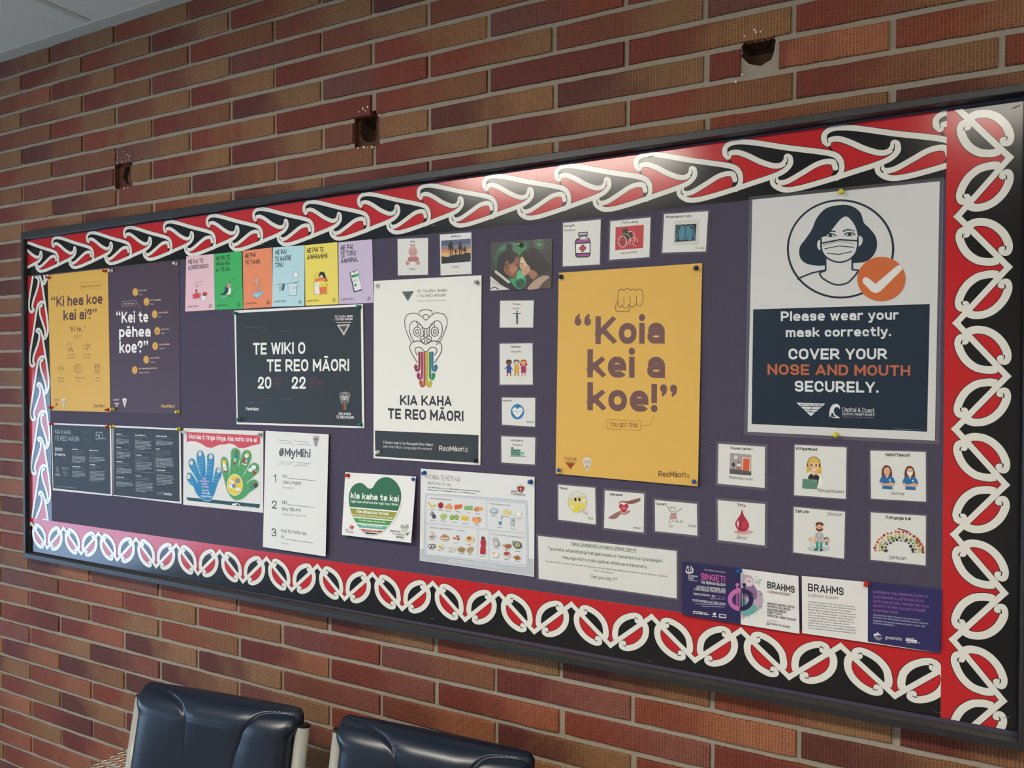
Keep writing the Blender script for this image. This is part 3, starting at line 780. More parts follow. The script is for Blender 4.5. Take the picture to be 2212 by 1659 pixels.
def to_rt(L):
    out = []
    for x, y in L:
        X, Z = W(*cp('T5', x, y)); out.append((Z - EYE - 0.3414, X - 0.0395))
    return out
D_BAND = [(607, 384), (700, 330), (1575, 1210), (1440, 1220)]
A1 = to_rt(crom([(880, 560), (960, 518), (1060, 500), (1180, 508), (1310, 560), (1430, 665), (1505, 800), (1518, 900), (1490, 968), (1440, 970), (1412, 935)], n=6))
A2 = to_rt(crom([(1345, 1110), (1250, 1140), (1130, 1145), (1000, 1125), (860, 1040), (765, 915), (718, 780), (735, 690), (780, 655), (815, 680), (826, 716)], n=6))
BAND = to_rt([(1508, 1210), (690, 395)])
KSLIT = [to_rt(crom(l, n=4)) for l in ([(1466, 868), (1470, 905), (1462, 932), (1442, 940)], [(766, 772), (769, 735), (784, 712), (804, 712)])]
P2 = 0.1735
def koru(u0, u1, n0, n1, wid, per):
    lay = []; sc = per / P2
    def tf(L, d, mir):
        # measured from the tip (u = 0); one half unit above it, its mirror image below
        return [((-u if mir else u) * sc + d, v) for u, v in L]
    lay.append((RED_, 0, [(u0, 0), (u1, 0), (u1, wid), (u0, wid)], [(0, 1, 2, 3)]))
    vR = BAND[0][1] + 0.0006; vL = BAND[1][1]; vL = 0.0165
    for n in range(n0, n1):
        d = n * per
        # black ground beyond the zigzag
        lay.append((BLK_, 1, *fill([[(d, vR), (d + per / 2, vL), (d + per, vR), (d + per, wid), (d, wid)]])))
        for mir in (False, True):
            b0, b1 = (0.0, vR), (per / 2 / sc, vL)
            bnd = tf([b0, b1], d, mir); dd = Vector((bnd[1][0] - bnd[0][0], bnd[1][1] - bnd[0][1]))
            ext = [(bnd[0][0], bnd[0][1]), (bnd[1][0], bnd[1][1])]
            a1, a2 = tf(A1, d, mir), tf(A2, d, mir)
            def foot(q):
                t = ((q[0] - ext[0][0]) * dd.x + (q[1] - ext[0][1]) * dd.y) / dd.length_squared
                return (ext[0][0] + dd.x * t, ext[0][1] + dd.y * t)
            lay.append((RED_, 2, *fill([a1 + [foot(a1[-1]), foot(a1[0])]])))
            lay.append((BLK_, 2, *fill([a2 + [foot(a2[-1]), foot(a2[0])]])))
            for s in (a1, a2):
                v, f = ribbon(s, 0.0147, False, 0.0128); lay.append((BLK_, 3, v, f)); lay.append((BLK_, 3, disc(s[-1], 0.0065, 18), [tuple(range(18))]))
                v, f = ribbon(s, 0.0127, False, 0.0108); lay.append((WHT_, 4, v, f)); lay.append((WHT_, 4, disc(s[-1], 0.0055, 18), [tuple(range(18))]))
            v, f = ribbon(ext, 0.0110); lay.append((BLK_, 3, v, f))
            v, f = ribbon(ext, 0.0091); lay.append((WHT_, 4, v, f))
            for s in KSLIT:
                v, f = ribbon(tf(s, d, mir), 0.0022, False, 0.0006); lay.append((BLK_, 5, v, f))
        # mitred white tips
        for (uu, vv, sg) in ((d, vR, 1), (d + per / 2, vL, -1)):
            s = 0.0052; h = 0.0062 * sg
            lay.append((WHT_, 4, [(uu, vv + h), (uu + s, vv + s * .35 * sg), (uu, vv - 0.004 * sg), (uu - s, vv + s * .35 * sg)], [(0, 1, 2, 3)]))
    return lay

def strip_piece(label, lay, place, cuts, base, group):
    """one printed sheet: layers mapped by place(u,v)->(x,z world), trimmed to lo<=u<=hi"""
    lo, hi, vlo, vhi = cuts
    cu = place((lo + hi) / 2, (vlo + vhi) / 2)
    root = empty('border_strip', (cu[0], -base, cu[1]), label, 'border strip', group)
    names = {RED_: 'red_ground', BLK_: 'black_ground', WHT_: 'white_scroll'}
    bm = bmesh.new(); mats = [mat(c, G_ROUGH) for c in (RED_, BLK_, WHT_)]; idx = {RED_: 0, BLK_: 1, WHT_: 2}
    for num, (col, ly, v, f) in enumerate(lay):
        rp = 9e-7 if len(f) > 1 and len(f[0]) == 4 else 0.0
        bv = [bm.verts.new((u, -(0.0004 + ly * 1.6e-4 + (num % 24) * 3e-6 + (n_ // 2) * rp), vv)) for n_, (u, vv) in enumerate(v)]
        for q in f:
            try: fc = bm.faces.new([bv[i] for i in q])
            except ValueError: continue
            fc.material_index = idx[col]
    for co, no in (((lo, 0, 0), (-1, 0, 0)), ((hi, 0, 0), (1, 0, 0)), ((0, 0, vlo), (0, 0, -1)), ((0, 0, vhi), (0, 0, 1))):
        bmesh.ops.bisect_plane(bm, geom=bm.verts[:] + bm.edges[:] + bm.faces[:], plane_co=co, plane_no=no, clear_outer=True)
    for vt in bm.verts:
        x, z = place(vt.co.x, vt.co.z); vt.co = (x - cu[0], vt.co.y, z - cu[1])
    bm.normal_update()
    fl = [f for f in bm.faces if f.normal.y > 0]
    if fl: bmesh.ops.reverse_faces(bm, faces=fl)
    # split into the printed white scroll and the two-colour ground
    for nm, keep in (('ground', (0, 1)), ('white_scroll', (2,))):
        b3 = bm.copy()
        bmesh.ops.delete(b3, geom=[f for f in b3.faces if f.material_index not in keep], context='FACES')
        me = bpy.data.meshes.new(nm)
        b3.to_mesh(me); b3.free()
        for m in mats: me.materials.append(m)
        o = bpy.data.objects.new(nm, me); C.objects.link(o); o.parent = root
    bm.free()
    c4 = [place(u, v) for u, v in ((lo, vlo), (hi, vlo), (hi, vhi), (lo, vhi))]
    vs = [(x - cu[0], y, z - cu[1]) for y in (0, -0.00035) for x, z in c4]
    mesh_obj('backing_sheet', vs, [(0, 1, 2, 3), (7, 6, 5, 4), (0, 4, 5, 1), (1, 5, 6, 2), (2, 6, 7, 3), (3, 7, 4, 0)], mat('D8D5CC', 0.5), root)
    return root

def pl_top(u, v): return (u - 0.3244, zl_top(u - 0.3244) + EYE - v)
seams = [-2.510 + 0.3244] + [W(px, py)[0] + 0.3244 for px, py in ((285, 520), (568, 480), (932, 425), (1408, 355))] + [0.0395 + 0.3244]
names_t = ['leftmost sheet of the red and black scroll border along the top of the board', 'second sheet from left of the top scroll border above the six bright cards', 'third sheet from left of the top scroll border above the lilac card', 'shiny fourth sheet from left of the top scroll border catching the lamp glare', 'rightmost sheet of the top scroll border above the mask poster']
for i in range(5):
    n0 = int(math.floor(seams[i] / PER)) - 2; n1 = int(math.ceil(seams[i + 1] / PER)) + 2
    strip_piece(names_t[i], scroll(seams[i] - 0.1, seams[i + 1] + 0.1, n0, n1, 0.1125), pl_top, (seams[i], seams[i + 1], 0.0, 0.1125), 0.0004, 'scroll border sheets along the top')
def left_x(z): return -2.5085 + (0.009) * (0.30 - z) / 0.77
uL = W(70, 677)[1] - EYE
def pl_left(u, v): return (left_x(u + uL) + v, u + uL + EYE)
ls = [-0.470 - uL, 0.30 - uL]
n0 = int(math.floor(ls[0] / PER)) - 2; n1 = int(math.ceil(ls[1] / PER)) + 2
strip_piece('narrow upright scroll border sheet down the left end of the board', scroll(ls[0] - .1, ls[1] + .1, n0, n1, 0.107), pl_left, (ls[0], ls[1], 0.0, 0.107), 0.0007, 'upright border sheets')
PB = 0.1706
def zl_bot(x): return -0.4705 + (0.0085) * min(1.0, (x + 2.5) / 1.7)
def pl_bot(u, v): return (u - 0.0285, zl_bot(u - 0.0285) + EYE - v)
sb = [-2.508 + .0285] + [W(px, py)[0] + .0285 for px, py in ((295, 1165), (575, 1208), (935, 1256), (1403, 1328))] + [0.0395 + .0285]
names_b = ['leftmost sheet of the looped border along the bottom of the board', 'second sheet from left of the bottom looped border under the numbered white page', 'third sheet from left of the bottom looped border under the heart poster', 'fourth sheet from left of the bottom looped border under the place name sign', 'rightmost sheet of the bottom looped border under the concert flyers']
for i in range(5):
    n0 = int(math.floor(sb[i] / PB)) - 2; n1 = int(math.ceil(sb[i + 1] / PB)) + 2
    strip_piece(names_b[i], koru(sb[i] - .1, sb[i + 1] + .1, n0, n1, 0.1115, PB), pl_bot, (sb[i], sb[i + 1], 0.0, 0.1105), 0.0004, 'looped border sheets along the bottom')
def pl_right(u, v): return (0.0395 + v, 0.3414 + u + EYE)
sr = [-0.572 - 0.3414, -0.0975 - 0.3414, 0.4287 - 0.3414]
for i, nm in enumerate(('lower upright sheet of the wide looped border at the right end of the board', 'upper upright sheet of the wide looped border at the right end of the board')):
    n0 = int(math.floor(sr[i] / P2)) - 2; n1 = int(math.ceil(sr[i + 1] / P2)) + 2
    strip_piece(nm, koru(sr[i] - .1, sr[i + 1] + .1, n0, n1, 0.112, P2), pl_right, (sr[i], sr[i + 1], 0.0, 0.1066), 0.0008, 'upright border sheets')

# ---------------------------------------------------------------- posters, sheets and picture cards
K = '232426'
TIKI = [  # (points, closed) of the carved-face emblem in a box: x -1..1, y 0 (top) .. 1 (chin)
    ([(-.30, .10), (-.28, .03), (-.14, 0), (0, -.01), (.14, 0), (.28, .03), (.30, .10)], False),
    ([(-.13, .19), (-.10, .14), (0, .12), (.10, .14), (.13, .19)], False),
    ([(-.98, .42), (-.99, .28), (-.90, .15), (-.70, .09), (-.45, .09), (-.20, .17), (0, .27), (.20, .17), (.45, .08), (.70, .09), (.90, .14), (1.0, .28), (.98, .42), (.85, .62), (.66, .85), (.48, .93)], False),
    ([(-.98, .42), (-.88, .62), (-.68, .86)], False),
    ([(-.52, .87), (-.68, .72), (-.76, .55), (-.74, .40), (-.62, .31), (-.46, .30), (-.30, .36), (-.12, .48), (0, .50), (.12, .48), (.30, .36), (.46, .29), (.62, .30), (.74, .39), (.77, .54), (.70, .70), (.50, .87)], False),
    ([(-.44, .31), (-.38, .40), (-.42, .47)], False), ([(.40, .31), (.40, .40), (.42, .47)], False),
    ([(-.34, .38), (-.20, .42), (-.12, .56), (-.10, .70)], False), ([(.34, .38), (.22, .42), (.16, .56), (.16, .70)], False),
    ([(-.06, .50), (-.05, .62), (-.08, .70), (0, .74), (.08, .70), (.05, .62), (.06, .50)], False),
    ([(-.24, .84), (-.27, .76), (-.20, .70), (-.08, .71), (0, .76), (.08, .71), (.20, .70), (.27, .76), (.24, .84)], False),
]
def tiki(p, x, y, w, h, lw, col=K, colours=None, eyes=True):
    """emblem centred on x, face top at y, half width w, face height h, tongue below"""
    f = lambda a: (x + a[0] * w, y + a[1] * h)
    p.up()
    for L, cl in TIKI: p.line(col, [f(a) for a in L], lw, smooth=True, closed=cl, up=True)
    for sx in (-.40, .42):
        p.ring(col, x + sx * w, y + .58 * h, .17 * w, .125 * h, lw); p.ring(col, x + sx * w, y + .58 * h, .07 * w, .055 * h, lw)
        p.ring(col, x + sx * .3 * w, y + .83 * h, .075 * w, .06 * h, lw)
    # open mouth with its lips
    p.line(col, [f(a) for a in ((-.38, 1.42), (-.62, 1.20), (-.75, 1.02), (-.66, .88), (-.40, .83), (-.18, .86), (0, .92), (.18, .86), (.40, .83), (.66, .87), (.76, 1.02), (.66, 1.20), (.40, 1.42))], lw, smooth=True)
    p.line(col, [f(a) for a in ((-.38, 1.22), (-.50, 1.10), (-.46, 1.02), (-.26, 1.00), (0, 1.12), (.26, 1.00), (.46, 1.02), (.52, 1.10), (.40, 1.22))], lw, smooth=True)
    cols = colours or [col] * 6
    for i, c in enumerate(cols):
        sg = -1 if i < 3 else 1
        xa = (-.30, -.18, -.06, .06, .20, .31)[i]; L = (1.60, 1.82, 2.02, 2.02, 1.82, 1.60)[i]
        e = sg * .17
        pts = [(xa, 1.12), (xa, L - .12), (xa + e * .15, L), (xa + e * .8, L + .02), (xa + e * 1.15, L - .07), (xa + e * .85, L - .13)]
        p.line(c, crom([f(a) for a in pts], False, 5), .105 * w if colours else lw)
        if colours: p.ell(c, *f((xa + e * .95, L - .07)), .085 * w, .065 * h)

def tri_logo(p, x, y, w, h, c1, c2, lw):
    """inverted triangle of the language commission"""
    p.poly(c1, [(x - w, y), (x + w, y - w * .06), (x, y + h)])
    p.poly(c2, [(x - w * .72, y + h * .14), (x + w * .72, y + h * .14 - w * .05), (x, y + h * .82)])
    p.line(c1, [(x - w * .45, y + h * .26), (x + w * .45, y + h * .24), (x, y + h * .66)], lw, closed=True)

# ---- two tall posters at the left
p = Sheet('poster', 'Z1', [(117, 168), (752, 98), (778, 1612), (155, 1592)], 'tall yellow poster asking Ki hea koe kai ai beside the left border', 'poster', 'tall language posters at the left end', paper='DFAE4A')
p.part('lettering')
for t, x0, y0, x1, y1, h, b in (('“Ki hea koe', 155, 505, 695, 468, 108, .036), ('kai ai?”', 282, 645, 635, 628, 108, .036), ('“Ki te...”', 345, 763, 518, 760, 52, .015), ('Where will you eat?', 470, 303, 678, 284, 24, -.0), ('At the:', 398, 825, 447, 822, 14, 0),
      ('...tōwhārau', 316, 1016, 405, 1014, 15, .01), ('coffee shop', 316, 1047, 403, 1046, 14, 0), ('...wāhi kai', 492, 1012, 566, 1010, 15, .01), ('food court', 492, 1042, 568, 1041, 14, 0),
      ('...hākari', 215, 1262, 290, 1261, 15, .01), ('celebration', 217, 1290, 296, 1290, 14, 0), ('...whare kai', 390, 1258, 500, 1256, 15, .01), ('café', 425, 1290, 458, 1289, 14, 0), ('...utu', 620, 1258, 663, 1256, 15, .01), ('takeaway', 612, 1288, 664, 1287, 14, 0),
      ('ReoMāori', 606, 1562, 722, 1560, 34, .015)):
    p.text('5A3226', t, x0, y0, x1, y1, h, b)
p.part('illustration')
G = '6B4A22'
for L in ([(460, 250), (690, 234), (690, 305), (460, 322)], [(392, 805), (480, 800), (462, 835), (392, 838)]): p.line('9C7128', L, 2.2, closed=True)
p.ring(G, 345, 925, 22, 40, 4); p.line(G, [(340, 960), (372, 940), (385, 970), (370, 975)], 7)
p.line(G, [(495, 905), (505, 945), (540, 945), (560, 905)], 4, closed=True); p.line(G, [(530, 880), (530, 940)], 5); p.line(G, [(570, 895), (525, 970)], 5)
for k in range(5): p.line(G, [(225 + k * 12, 1150 + k * 3), (262 + k * 8, 1120 + k * 12), (290, 1160)], 3)
p.line(G, [(218, 1135), (262, 1205)], 4)
p.ring(G, 437, 1152, 44, 45, 4)
for k in range(4): p.line(G, [(402 + k * 12, 1135 - k * 6), (420 + k * 14, 1190 - k * 8)], 3)
p.line(G, [(615, 1110), (665, 1105), (660, 1195), (622, 1195)], 4, closed=True); p.line(G, [(612, 1130), (668, 1126)], 8); p.line(G, [(618, 1170), (664, 1168)], 4)
p.part('logo')
p.line('5A3226', [(182, 1475), (237, 1474)], 3); p.line('5A3226', [(185, 1490), (235, 1489)], 2)
p.poly('8E1F1C', [(198, 1518), (225, 1516), (212, 1546)])
p.poly('D9CBA8', [(268, 1475), (290, 1464), (312, 1475), (305, 1520), (290, 1560), (276, 1520)], True)
p.ring(K, 284, 1500, 5, 8, 2); p.ring(K, 297, 1500, 5, 8, 2)
p.done()

p = Sheet('poster', 'Z1', [(752, 88), (1500, 4), (1512, 1634), (780, 1612)], 'tall plum coloured poster asking Kei te pehea koe beside the yellow one', 'poster', 'tall language posters at the left end', paper='4A3643', base=0.0008)
p.part('lettering')
for t, x0, y0, x1, y1, h in (('“Kei te', 838, 672, 1175, 663, 118), ('pēhea', 868, 822, 1200, 815, 112), ('koe?”', 868, 990, 1175, 984, 128)): p.text('F4F1EA', t, x0, y0, x1, y1, h, .04)
p.text('E6DCD6', 'How are you?', 917, 478, 1032, 474, 18, .01)
FACES = [(1040, 347, 'Kei te pai', 'Fine', 1080, 1158), (1158, 447, 'Kei te ngenge', 'Tired', 1192, 1307), (1245, 580, 'Kei te pōuri', 'Sad', 1284, 1386), (1272, 755, 'Kei te ora', 'Well', 1310, 1391), (1250, 915, 'Kei te māuiui', 'Unwell', 1290, 1402), (1157, 1058, 'Kei te hōhā', 'Fed up', 1194, 1293), (1037, 1168, 'Ka taea āhua anō hoki', '(some, some)', 1078, 1270)]
for x, y, a, b_, t0, t1 in FACES:
    p.text('F0CE9A', a, t0, y - 8, t1, y - 14, 17, .02); p.text('D9C7BE', b_, t0, y + 34, t0 + 12 * len(b_) * .72, y + 32, 16)
p.text('E6B95E', 'ReoMāori', 1315, 1564, 1455, 1564, 34, .02)
p.part('illustration')
p.line('C9B9B4', [(900, 445), (1048, 436), (1046, 490), (902, 498)], 2.4, closed=True); p.line('C9B9B4', [(1050, 462), (1075, 480), (1086, 522)], 2.4, True)
for n, (x, y, *_r) in enumerate(FACES):
    p.ell('E4B050', x, y, 30, 42); p.ring('8A6222', x, y, 25, 36, 3)
    for e in (-9, 9):
        if n in (1, 2, 5): p.line('5A3A18', [(x + e - 5, y - 8), (x + e + 5, y - 10)], 4)
        else: p.ell('5A3A18', x + e, y - 9, 3.5, 6)
    m = {0: 1, 3: 1, 6: 0}.get(n, -1)
    if n == 1: p.ell('5A3A18', x, y + 18, 5, 8)
    elif n == 3: p.poly('5A3A18', [(x - 13, y + 5), (x + 13, y + 3), (x, y + 25)])
    else: p.line('5A3A18', [(x - 10, y + 14), (x, y + 14 + 8 * m), (x + 10, y + 13)], 4, True)
p.part('logo')
p.line('D8CFCB', [(810, 1476), (873, 1474)], 5); p.line('D8CFCB', [(812, 1490), (868, 1488)], 3)
tri_logo(p, 848, 1514, 27, 46, 'D9D2CE', 'B03A3E', 3)
p.poly('DDD8D2', [(906, 1475), (930, 1464), (953, 1475), (945, 1520), (932, 1562), (916, 1520)], True)
p.ring(K, 922, 1497, 6, 9, 2); p.ring(K, 937, 1497, 6, 9, 2); p.line(K, [(918, 1520), (930, 1530), (942, 1520)], 2.5)
p.done()

# ---- six bright cards in a row
SIX = [
 ('EBC3CB', [(70, 285), (383, 257), (395, 893), (58, 912)], 'pale pink card with a red teapot under a hand, first of six bright cards', [('HE PAI TE', 94, 372, 263, 357, 48), ('KŌRERORERO.', 94, 440, 332, 415, 48)], 85, 868),
 ('3FB25F', [(387, 257), (700, 222), (718, 880), (396, 893)], 'green card with a singing bird on a twig, second of six bright cards', [('HE PAI TE', 410, 335, 566, 318, 50), ('WHAI WĀ', 410, 395, 566, 382, 44), ('KI TE HĀ.', 413, 462, 577, 446, 46)], 415, 855),
 ('EE8E62', [(713, 222), (1045, 183), (1053, 858), (722, 880)], 'orange card with falling tears over a puddle, third of six bright cards', [('HE PAI', 738, 306, 858, 292, 50), ('TE TANGI.', 738, 380, 913, 362, 48)], 742, 833),
 ('BADEE4', [(1055, 183), (1418, 158), (1415, 848), (1050, 857)], 'pale blue card with a washing line and sun, fourth of six bright cards', [('HE PAI', 1082, 270, 1210, 255, 54), ('TE HAERE', 1078, 343, 1262, 328, 54), ('TONU.', 1080, 410, 1180, 404, 52)], 1072, 810),
 ('F0DC62', [(1420, 158), (1788, 122), (1803, 828), (1425, 845)], 'yellow card with two people hugging, fifth of six bright cards', [('HE PAI TE', 1443, 246, 1632, 230, 56), ('AWHIAWHI.', 1443, 322, 1684, 302, 56)], 1440, 802),
 ('CDBDD6', [(1800, 125), (2185, 90), (2200, 812), (1808, 828)], 'lilac card with a phone showing messages, last of six bright cards', [('HE PAI', 1828, 218, 1965, 206, 60), ('TE TORO', 1826, 288, 1998, 275, 58), ('ĀWHINA.', 1830, 364, 2022, 346, 56)], 1830, 785)]
for n, (col, q, lab, txt, lx, ly) in enumerate(SIX):
    p = Sheet('picture_card', 'Z2', q, lab, 'card', 'bright cards in a row', paper=col, base=0.0013 + 0.0002 * (n % 2))
    p.part('lettering')
    for t, x0, y0, x1, y1, h in txt: p.text('1D1D1F', t, x0, y0, x1, y1, h, .03, wob=.05, slant=.03)
    p.text('1D1D1F', 'ALRIGHT.ORG.NZ', lx, ly, lx + 122 + n * 4, ly - 9, 20, .02, wob=.06)
    rx, ry = q[2][0] - 52, q[2][1] - 48
    p.text('1D1D1F', 'All', rx - 14, ry, rx + 12, ry - 3, 22, .02, wob=.1); p.text('1D1D1F', 'right?', rx - 20, ry + 22, rx + 26, ry + 17, 22, .02, wob=.1)
    p.part('illustration')
    if n == 0:
        p.line(K, [(262, 570), (200, 575), (172, 595), (170, 620), (190, 630), (205, 610), (190, 595)], 3, True); p.line(K, [(260, 610), (215, 608), (185, 632)], 3, True)
        p.line(K, [(186, 630), (186, 665)], 3); p.poly('A33332', [(176, 662), (197, 660), (196, 690), (176, 692)])
        p.poly('D84848', [(166, 705), (205, 698), (222, 720), (226, 752), (150, 760), (152, 725)], True); p.line('D84848', [(152, 745), (138, 712)], 11); p.line('8A2B2B', [(215, 700), (236, 712), (224, 740)], 7, True)
        p.poly('B13A3A', [(258, 694), (305, 690), (300, 735), (262, 738)]); p.line('8A2B2B', [(303, 702), (313, 715), (300, 730)], 4, True)
        p.poly('F4F1EC', [(240, 735), (294, 730), (288, 785), (250, 790)]); p.line(K, [(240, 735), (294, 730), (288, 785), (250, 790)], 2.5, closed=True); p.line(K, [(135, 765), (250, 760)], 2.5)
    if n == 1:
        p.poly('23404F', [(455, 722), (500, 690), (515, 640), (535, 605), (562, 640), (555, 690), (520, 718)], True)
        p.poly('F1EFE8', [(556, 640), (577, 650), (580, 690), (562, 715), (528, 718), (548, 690)], True)
        p.poly('B9A27E', [(530, 620), (545, 592), (570, 592), (576, 625), (560, 645), (538, 640)], True); p.line(K, [(562, 595), (570, 562)], 5); p.ell(K, 556, 608, 4)
        p.line('7B5B3C', [(470, 758), (540, 735), (632, 700)], 5); p.line('1F6B3A', [(545, 735), (600, 745)], 4); p.line('1F6B3A', [(610, 705), (628, 680)], 6)
        p.line('EFE7D6', [(470, 752), (525, 735)], 6); p.line(K, [(595, 558), (597, 538), (606, 535), (604, 552)], 3)
    if n == 2:
        for x, y, s, c in ((868, 560, 1.25, 'A9C7D4'), (915, 585, 1.0, 'E8A070'), (845, 612, .7, 'E8A070'), (890, 648, 1.1, '9DA6C6')):
            p.poly(c, [(x, y - 36 * s), (x + 8 * s, y - 5 * s), (x + 11 * s, y + 12 * s), (x, y + 24 * s), (x - 11 * s, y + 12 * s), (x - 8 * s, y - 5 * s)], True)
            p.line(K, [(x, y - 40 * s), (x + 8 * s, y - 5 * s), (x + 11 * s, y + 12 * s), (x, y + 24 * s), (x - 11 * s, y + 12 * s), (x - 8 * s, y - 5 * s)], 2.2, True, True)
        P_ = [(832, 715), (862, 692), (905, 690), (925, 682), (950, 695), (935, 718), (912, 725), (900, 750), (868, 755), (842, 742)]
        p.poly('8EC6E2', P_, True); p.line(K, P_, 2.5, True, True); p.line('E6F3F8', [(865, 705), (850, 720), (880, 735), (905, 715)], 4, True)
    if n == 3:
        p.ell('F6F4EE', 1316, 494, 24, 31)
        p.ring(K, 1316, 494, 24, 31, 2)
        for k in range(18):
            a = k * math.pi / 9; p.line(K, [(1316 + 30 * math.cos(a), 494 + 38 * math.sin(a)), (1316 + 36 * math.cos(a), 494 + 45 * math.sin(a))], 2)
        p.line(K, [(1098, 605), (1240, 595), (1365, 570)], 3)
        for x, c in ((1150, 'E9ECE8'), (1182, '2F6E78')):
            p.line(K, [(x, 595), (x - 6, 640), (x - 15, 672)], 26, True); p.line(c, [(x, 598), (x - 6, 640), (x - 14, 668)], 20, True)
            for k in range(4): p.line(K, [(x - 14 - k, 615 + k * 14), (x + 8 - k * 2, 612 + k * 14)], 4)
        S_ = [(1232, 592), (1262, 590), (1285, 605), (1305, 588), (1338, 585), (1340, 625), (1318, 632), (1334, 725), (1285, 732), (1232, 725), (1248, 640), (1230, 632)]
        p.poly('D3E6E8', S_); p.line(K, S_, 2.2, closed=True); p.line(K, [(1285, 625), (1298, 640), (1280, 650)], 3, True); p.line(K, [(1240, 700), (1330, 698)], 1.6)
        for x in (1248, 1318): p.line(K, [(x, 580), (x + 3, 598)], 5)
    if n == 4:
        p.poly('EFD24E', [(1532, 560), (1540, 500), (1572, 470), (1600, 500), (1592, 560)], True)
        p.poly('26262A', [(1580, 510), (1588, 470), (1615, 457), (1645, 475), (1658, 520), (1678, 560), (1650, 575), (1625, 540), (1600, 520)], True)
        p.poly('F3EDE2', [(1592, 500), (1618, 498), (1625, 525), (1604, 532)])
        p.poly('F3EEE4', [(1528, 570), (1582, 580), (1588, 715), (1530, 716)]); p.poly('E5763F', [(1585, 640), (1672, 630), (1670, 700), (1592, 712)])
        p.line('E8823F', [(1535, 565), (1590, 545), (1640, 548), (1660, 570)], 36, True); p.line('F0D24A', [(1590, 595), (1630, 615), (1674, 612), (1672, 585)], 34, True)
        p.line(K, [(1520, 722), (1690, 706)], 3); p.line(K, [(1532, 590), (1560, 620), (1590, 632), (1672, 634)], 2.4, True); p.line(K, [(1530, 560), (1522, 600), (1530, 716)], 2.4, True)
        p.line(K, [(1532, 560), (1538, 500), (1570, 470)], 2.2, True)
    if n == 5:
        R_ = [(1932, 470), (1945, 460), (2018, 435), (2030, 445), (2075, 655), (2068, 668), (1992, 692), (1980, 685)]
        p.poly(K, [(x - 4, y + 3) for x, y in R_]); p.poly('EFEBEE', [(1938, 472), (2022, 444), (2068, 655), (1988, 682)])
        p.poly('4FA46B', [(1948, 500), (2032, 476), (2036, 508), (1955, 530)]); p.poly('E4F0F0', [(1962, 552), (2038, 530), (2042, 560), (1968, 584)]); p.line(K, [(1962, 552), (2038, 530), (2042, 560), (1968, 584)], 2, closed=True)
        p.ell('4FA46B', 1996, 612, 18, 15); p.line(K, [(1975, 470), (2000, 462)], 6)
        p.para(K, 1958, 516, 2025, 512, 1, 6, dl=-20); p.para(K, 1975, 565, 2030, 562, 1, 5, dl=-18)
    p.done()

# ---- charcoal landscape poster
p = Sheet('poster', 'Z3', [(42, 178), (1632, 97), (1650, 1630), (72, 1580)], 'square charcoal poster reading Te Wiki o te Reo Maori with white border', 'poster', 'language week posters', paper='ECEAE4', base=0.002)
p.part('charcoal_panel').poly('2A2F31', [(64, 208), (1605, 126), (1622, 1606), (86, 1556)])
p.part('lettering')
W_ = 'F1EFEA'
for t, x0, y0, x1, y1, h, b in (('TE WIKI O', 275, 722, 920, 712, 146, .035), ('TE REO MĀORI', 445, 930, 1462, 924, 150, .035), ('20', 332, 1142, 500, 1142, 150, .035), ('22', 750, 1143, 926, 1143, 152, .035),
      ('TE TAURA WHIRI', 1282, 268, 1508, 258, 26, .03), ('I TE REO MĀORI', 1287, 300, 1503, 294, 26, .03), ('ReoMāori', 188, 1408, 350, 1412, 38, .03), ('KIA KAHA', 1334, 1466, 1485, 1470, 34, .03), ('TE REO MĀORI', 1303, 1508, 1520, 1514, 34, .03)):
    p.text(W_, t, x0, y0, x1, y1, h, b)
for x, l3 in ((540, 640), (980, 1145)):
    p.text('5E3A46', 'Mahuru', x, 1030, x + 80, 1030, 30, .02); p.text('6E2F3C', 'September' if x > 900 else 'te 12 ki', x, 1082, l3, 1082, 34, .03); p.text('5E3A46', '2022', x, 1128, x + 66, 1128, 26, .02)
p.part('emblem')
for L in ([(170, 370), (200, 388), (410, 380), (435, 412)], [(370, 432), (475, 432)], [(600, 436), (750, 430)], [(400, 1264), (510, 1264)], [(615, 1270), (765, 1272)], [(200, 1330), (240, 1314), (450, 1318)]): p.line('6A5B66', L, 3.4)
p.line(W_, [(1302, 326), (1490, 320)], 6)
p.poly('D9D7D2', [(1312, 352), (1476, 346), (1397, 488)]); p.poly('4A4548', [(1335, 366), (1452, 360), (1397, 460)]); p.line('A9A6A4', [(1348, 374), (1442, 369), (1397, 446)], 4, closed=True)
tiki(p, 1409, 1185, 64, 105, 4.5, 'DDDBD6', ['8E2F3A', '8E2F3A', 'A8532F', 'A99A3A', '3C7A52', '33587A'])
p.done()

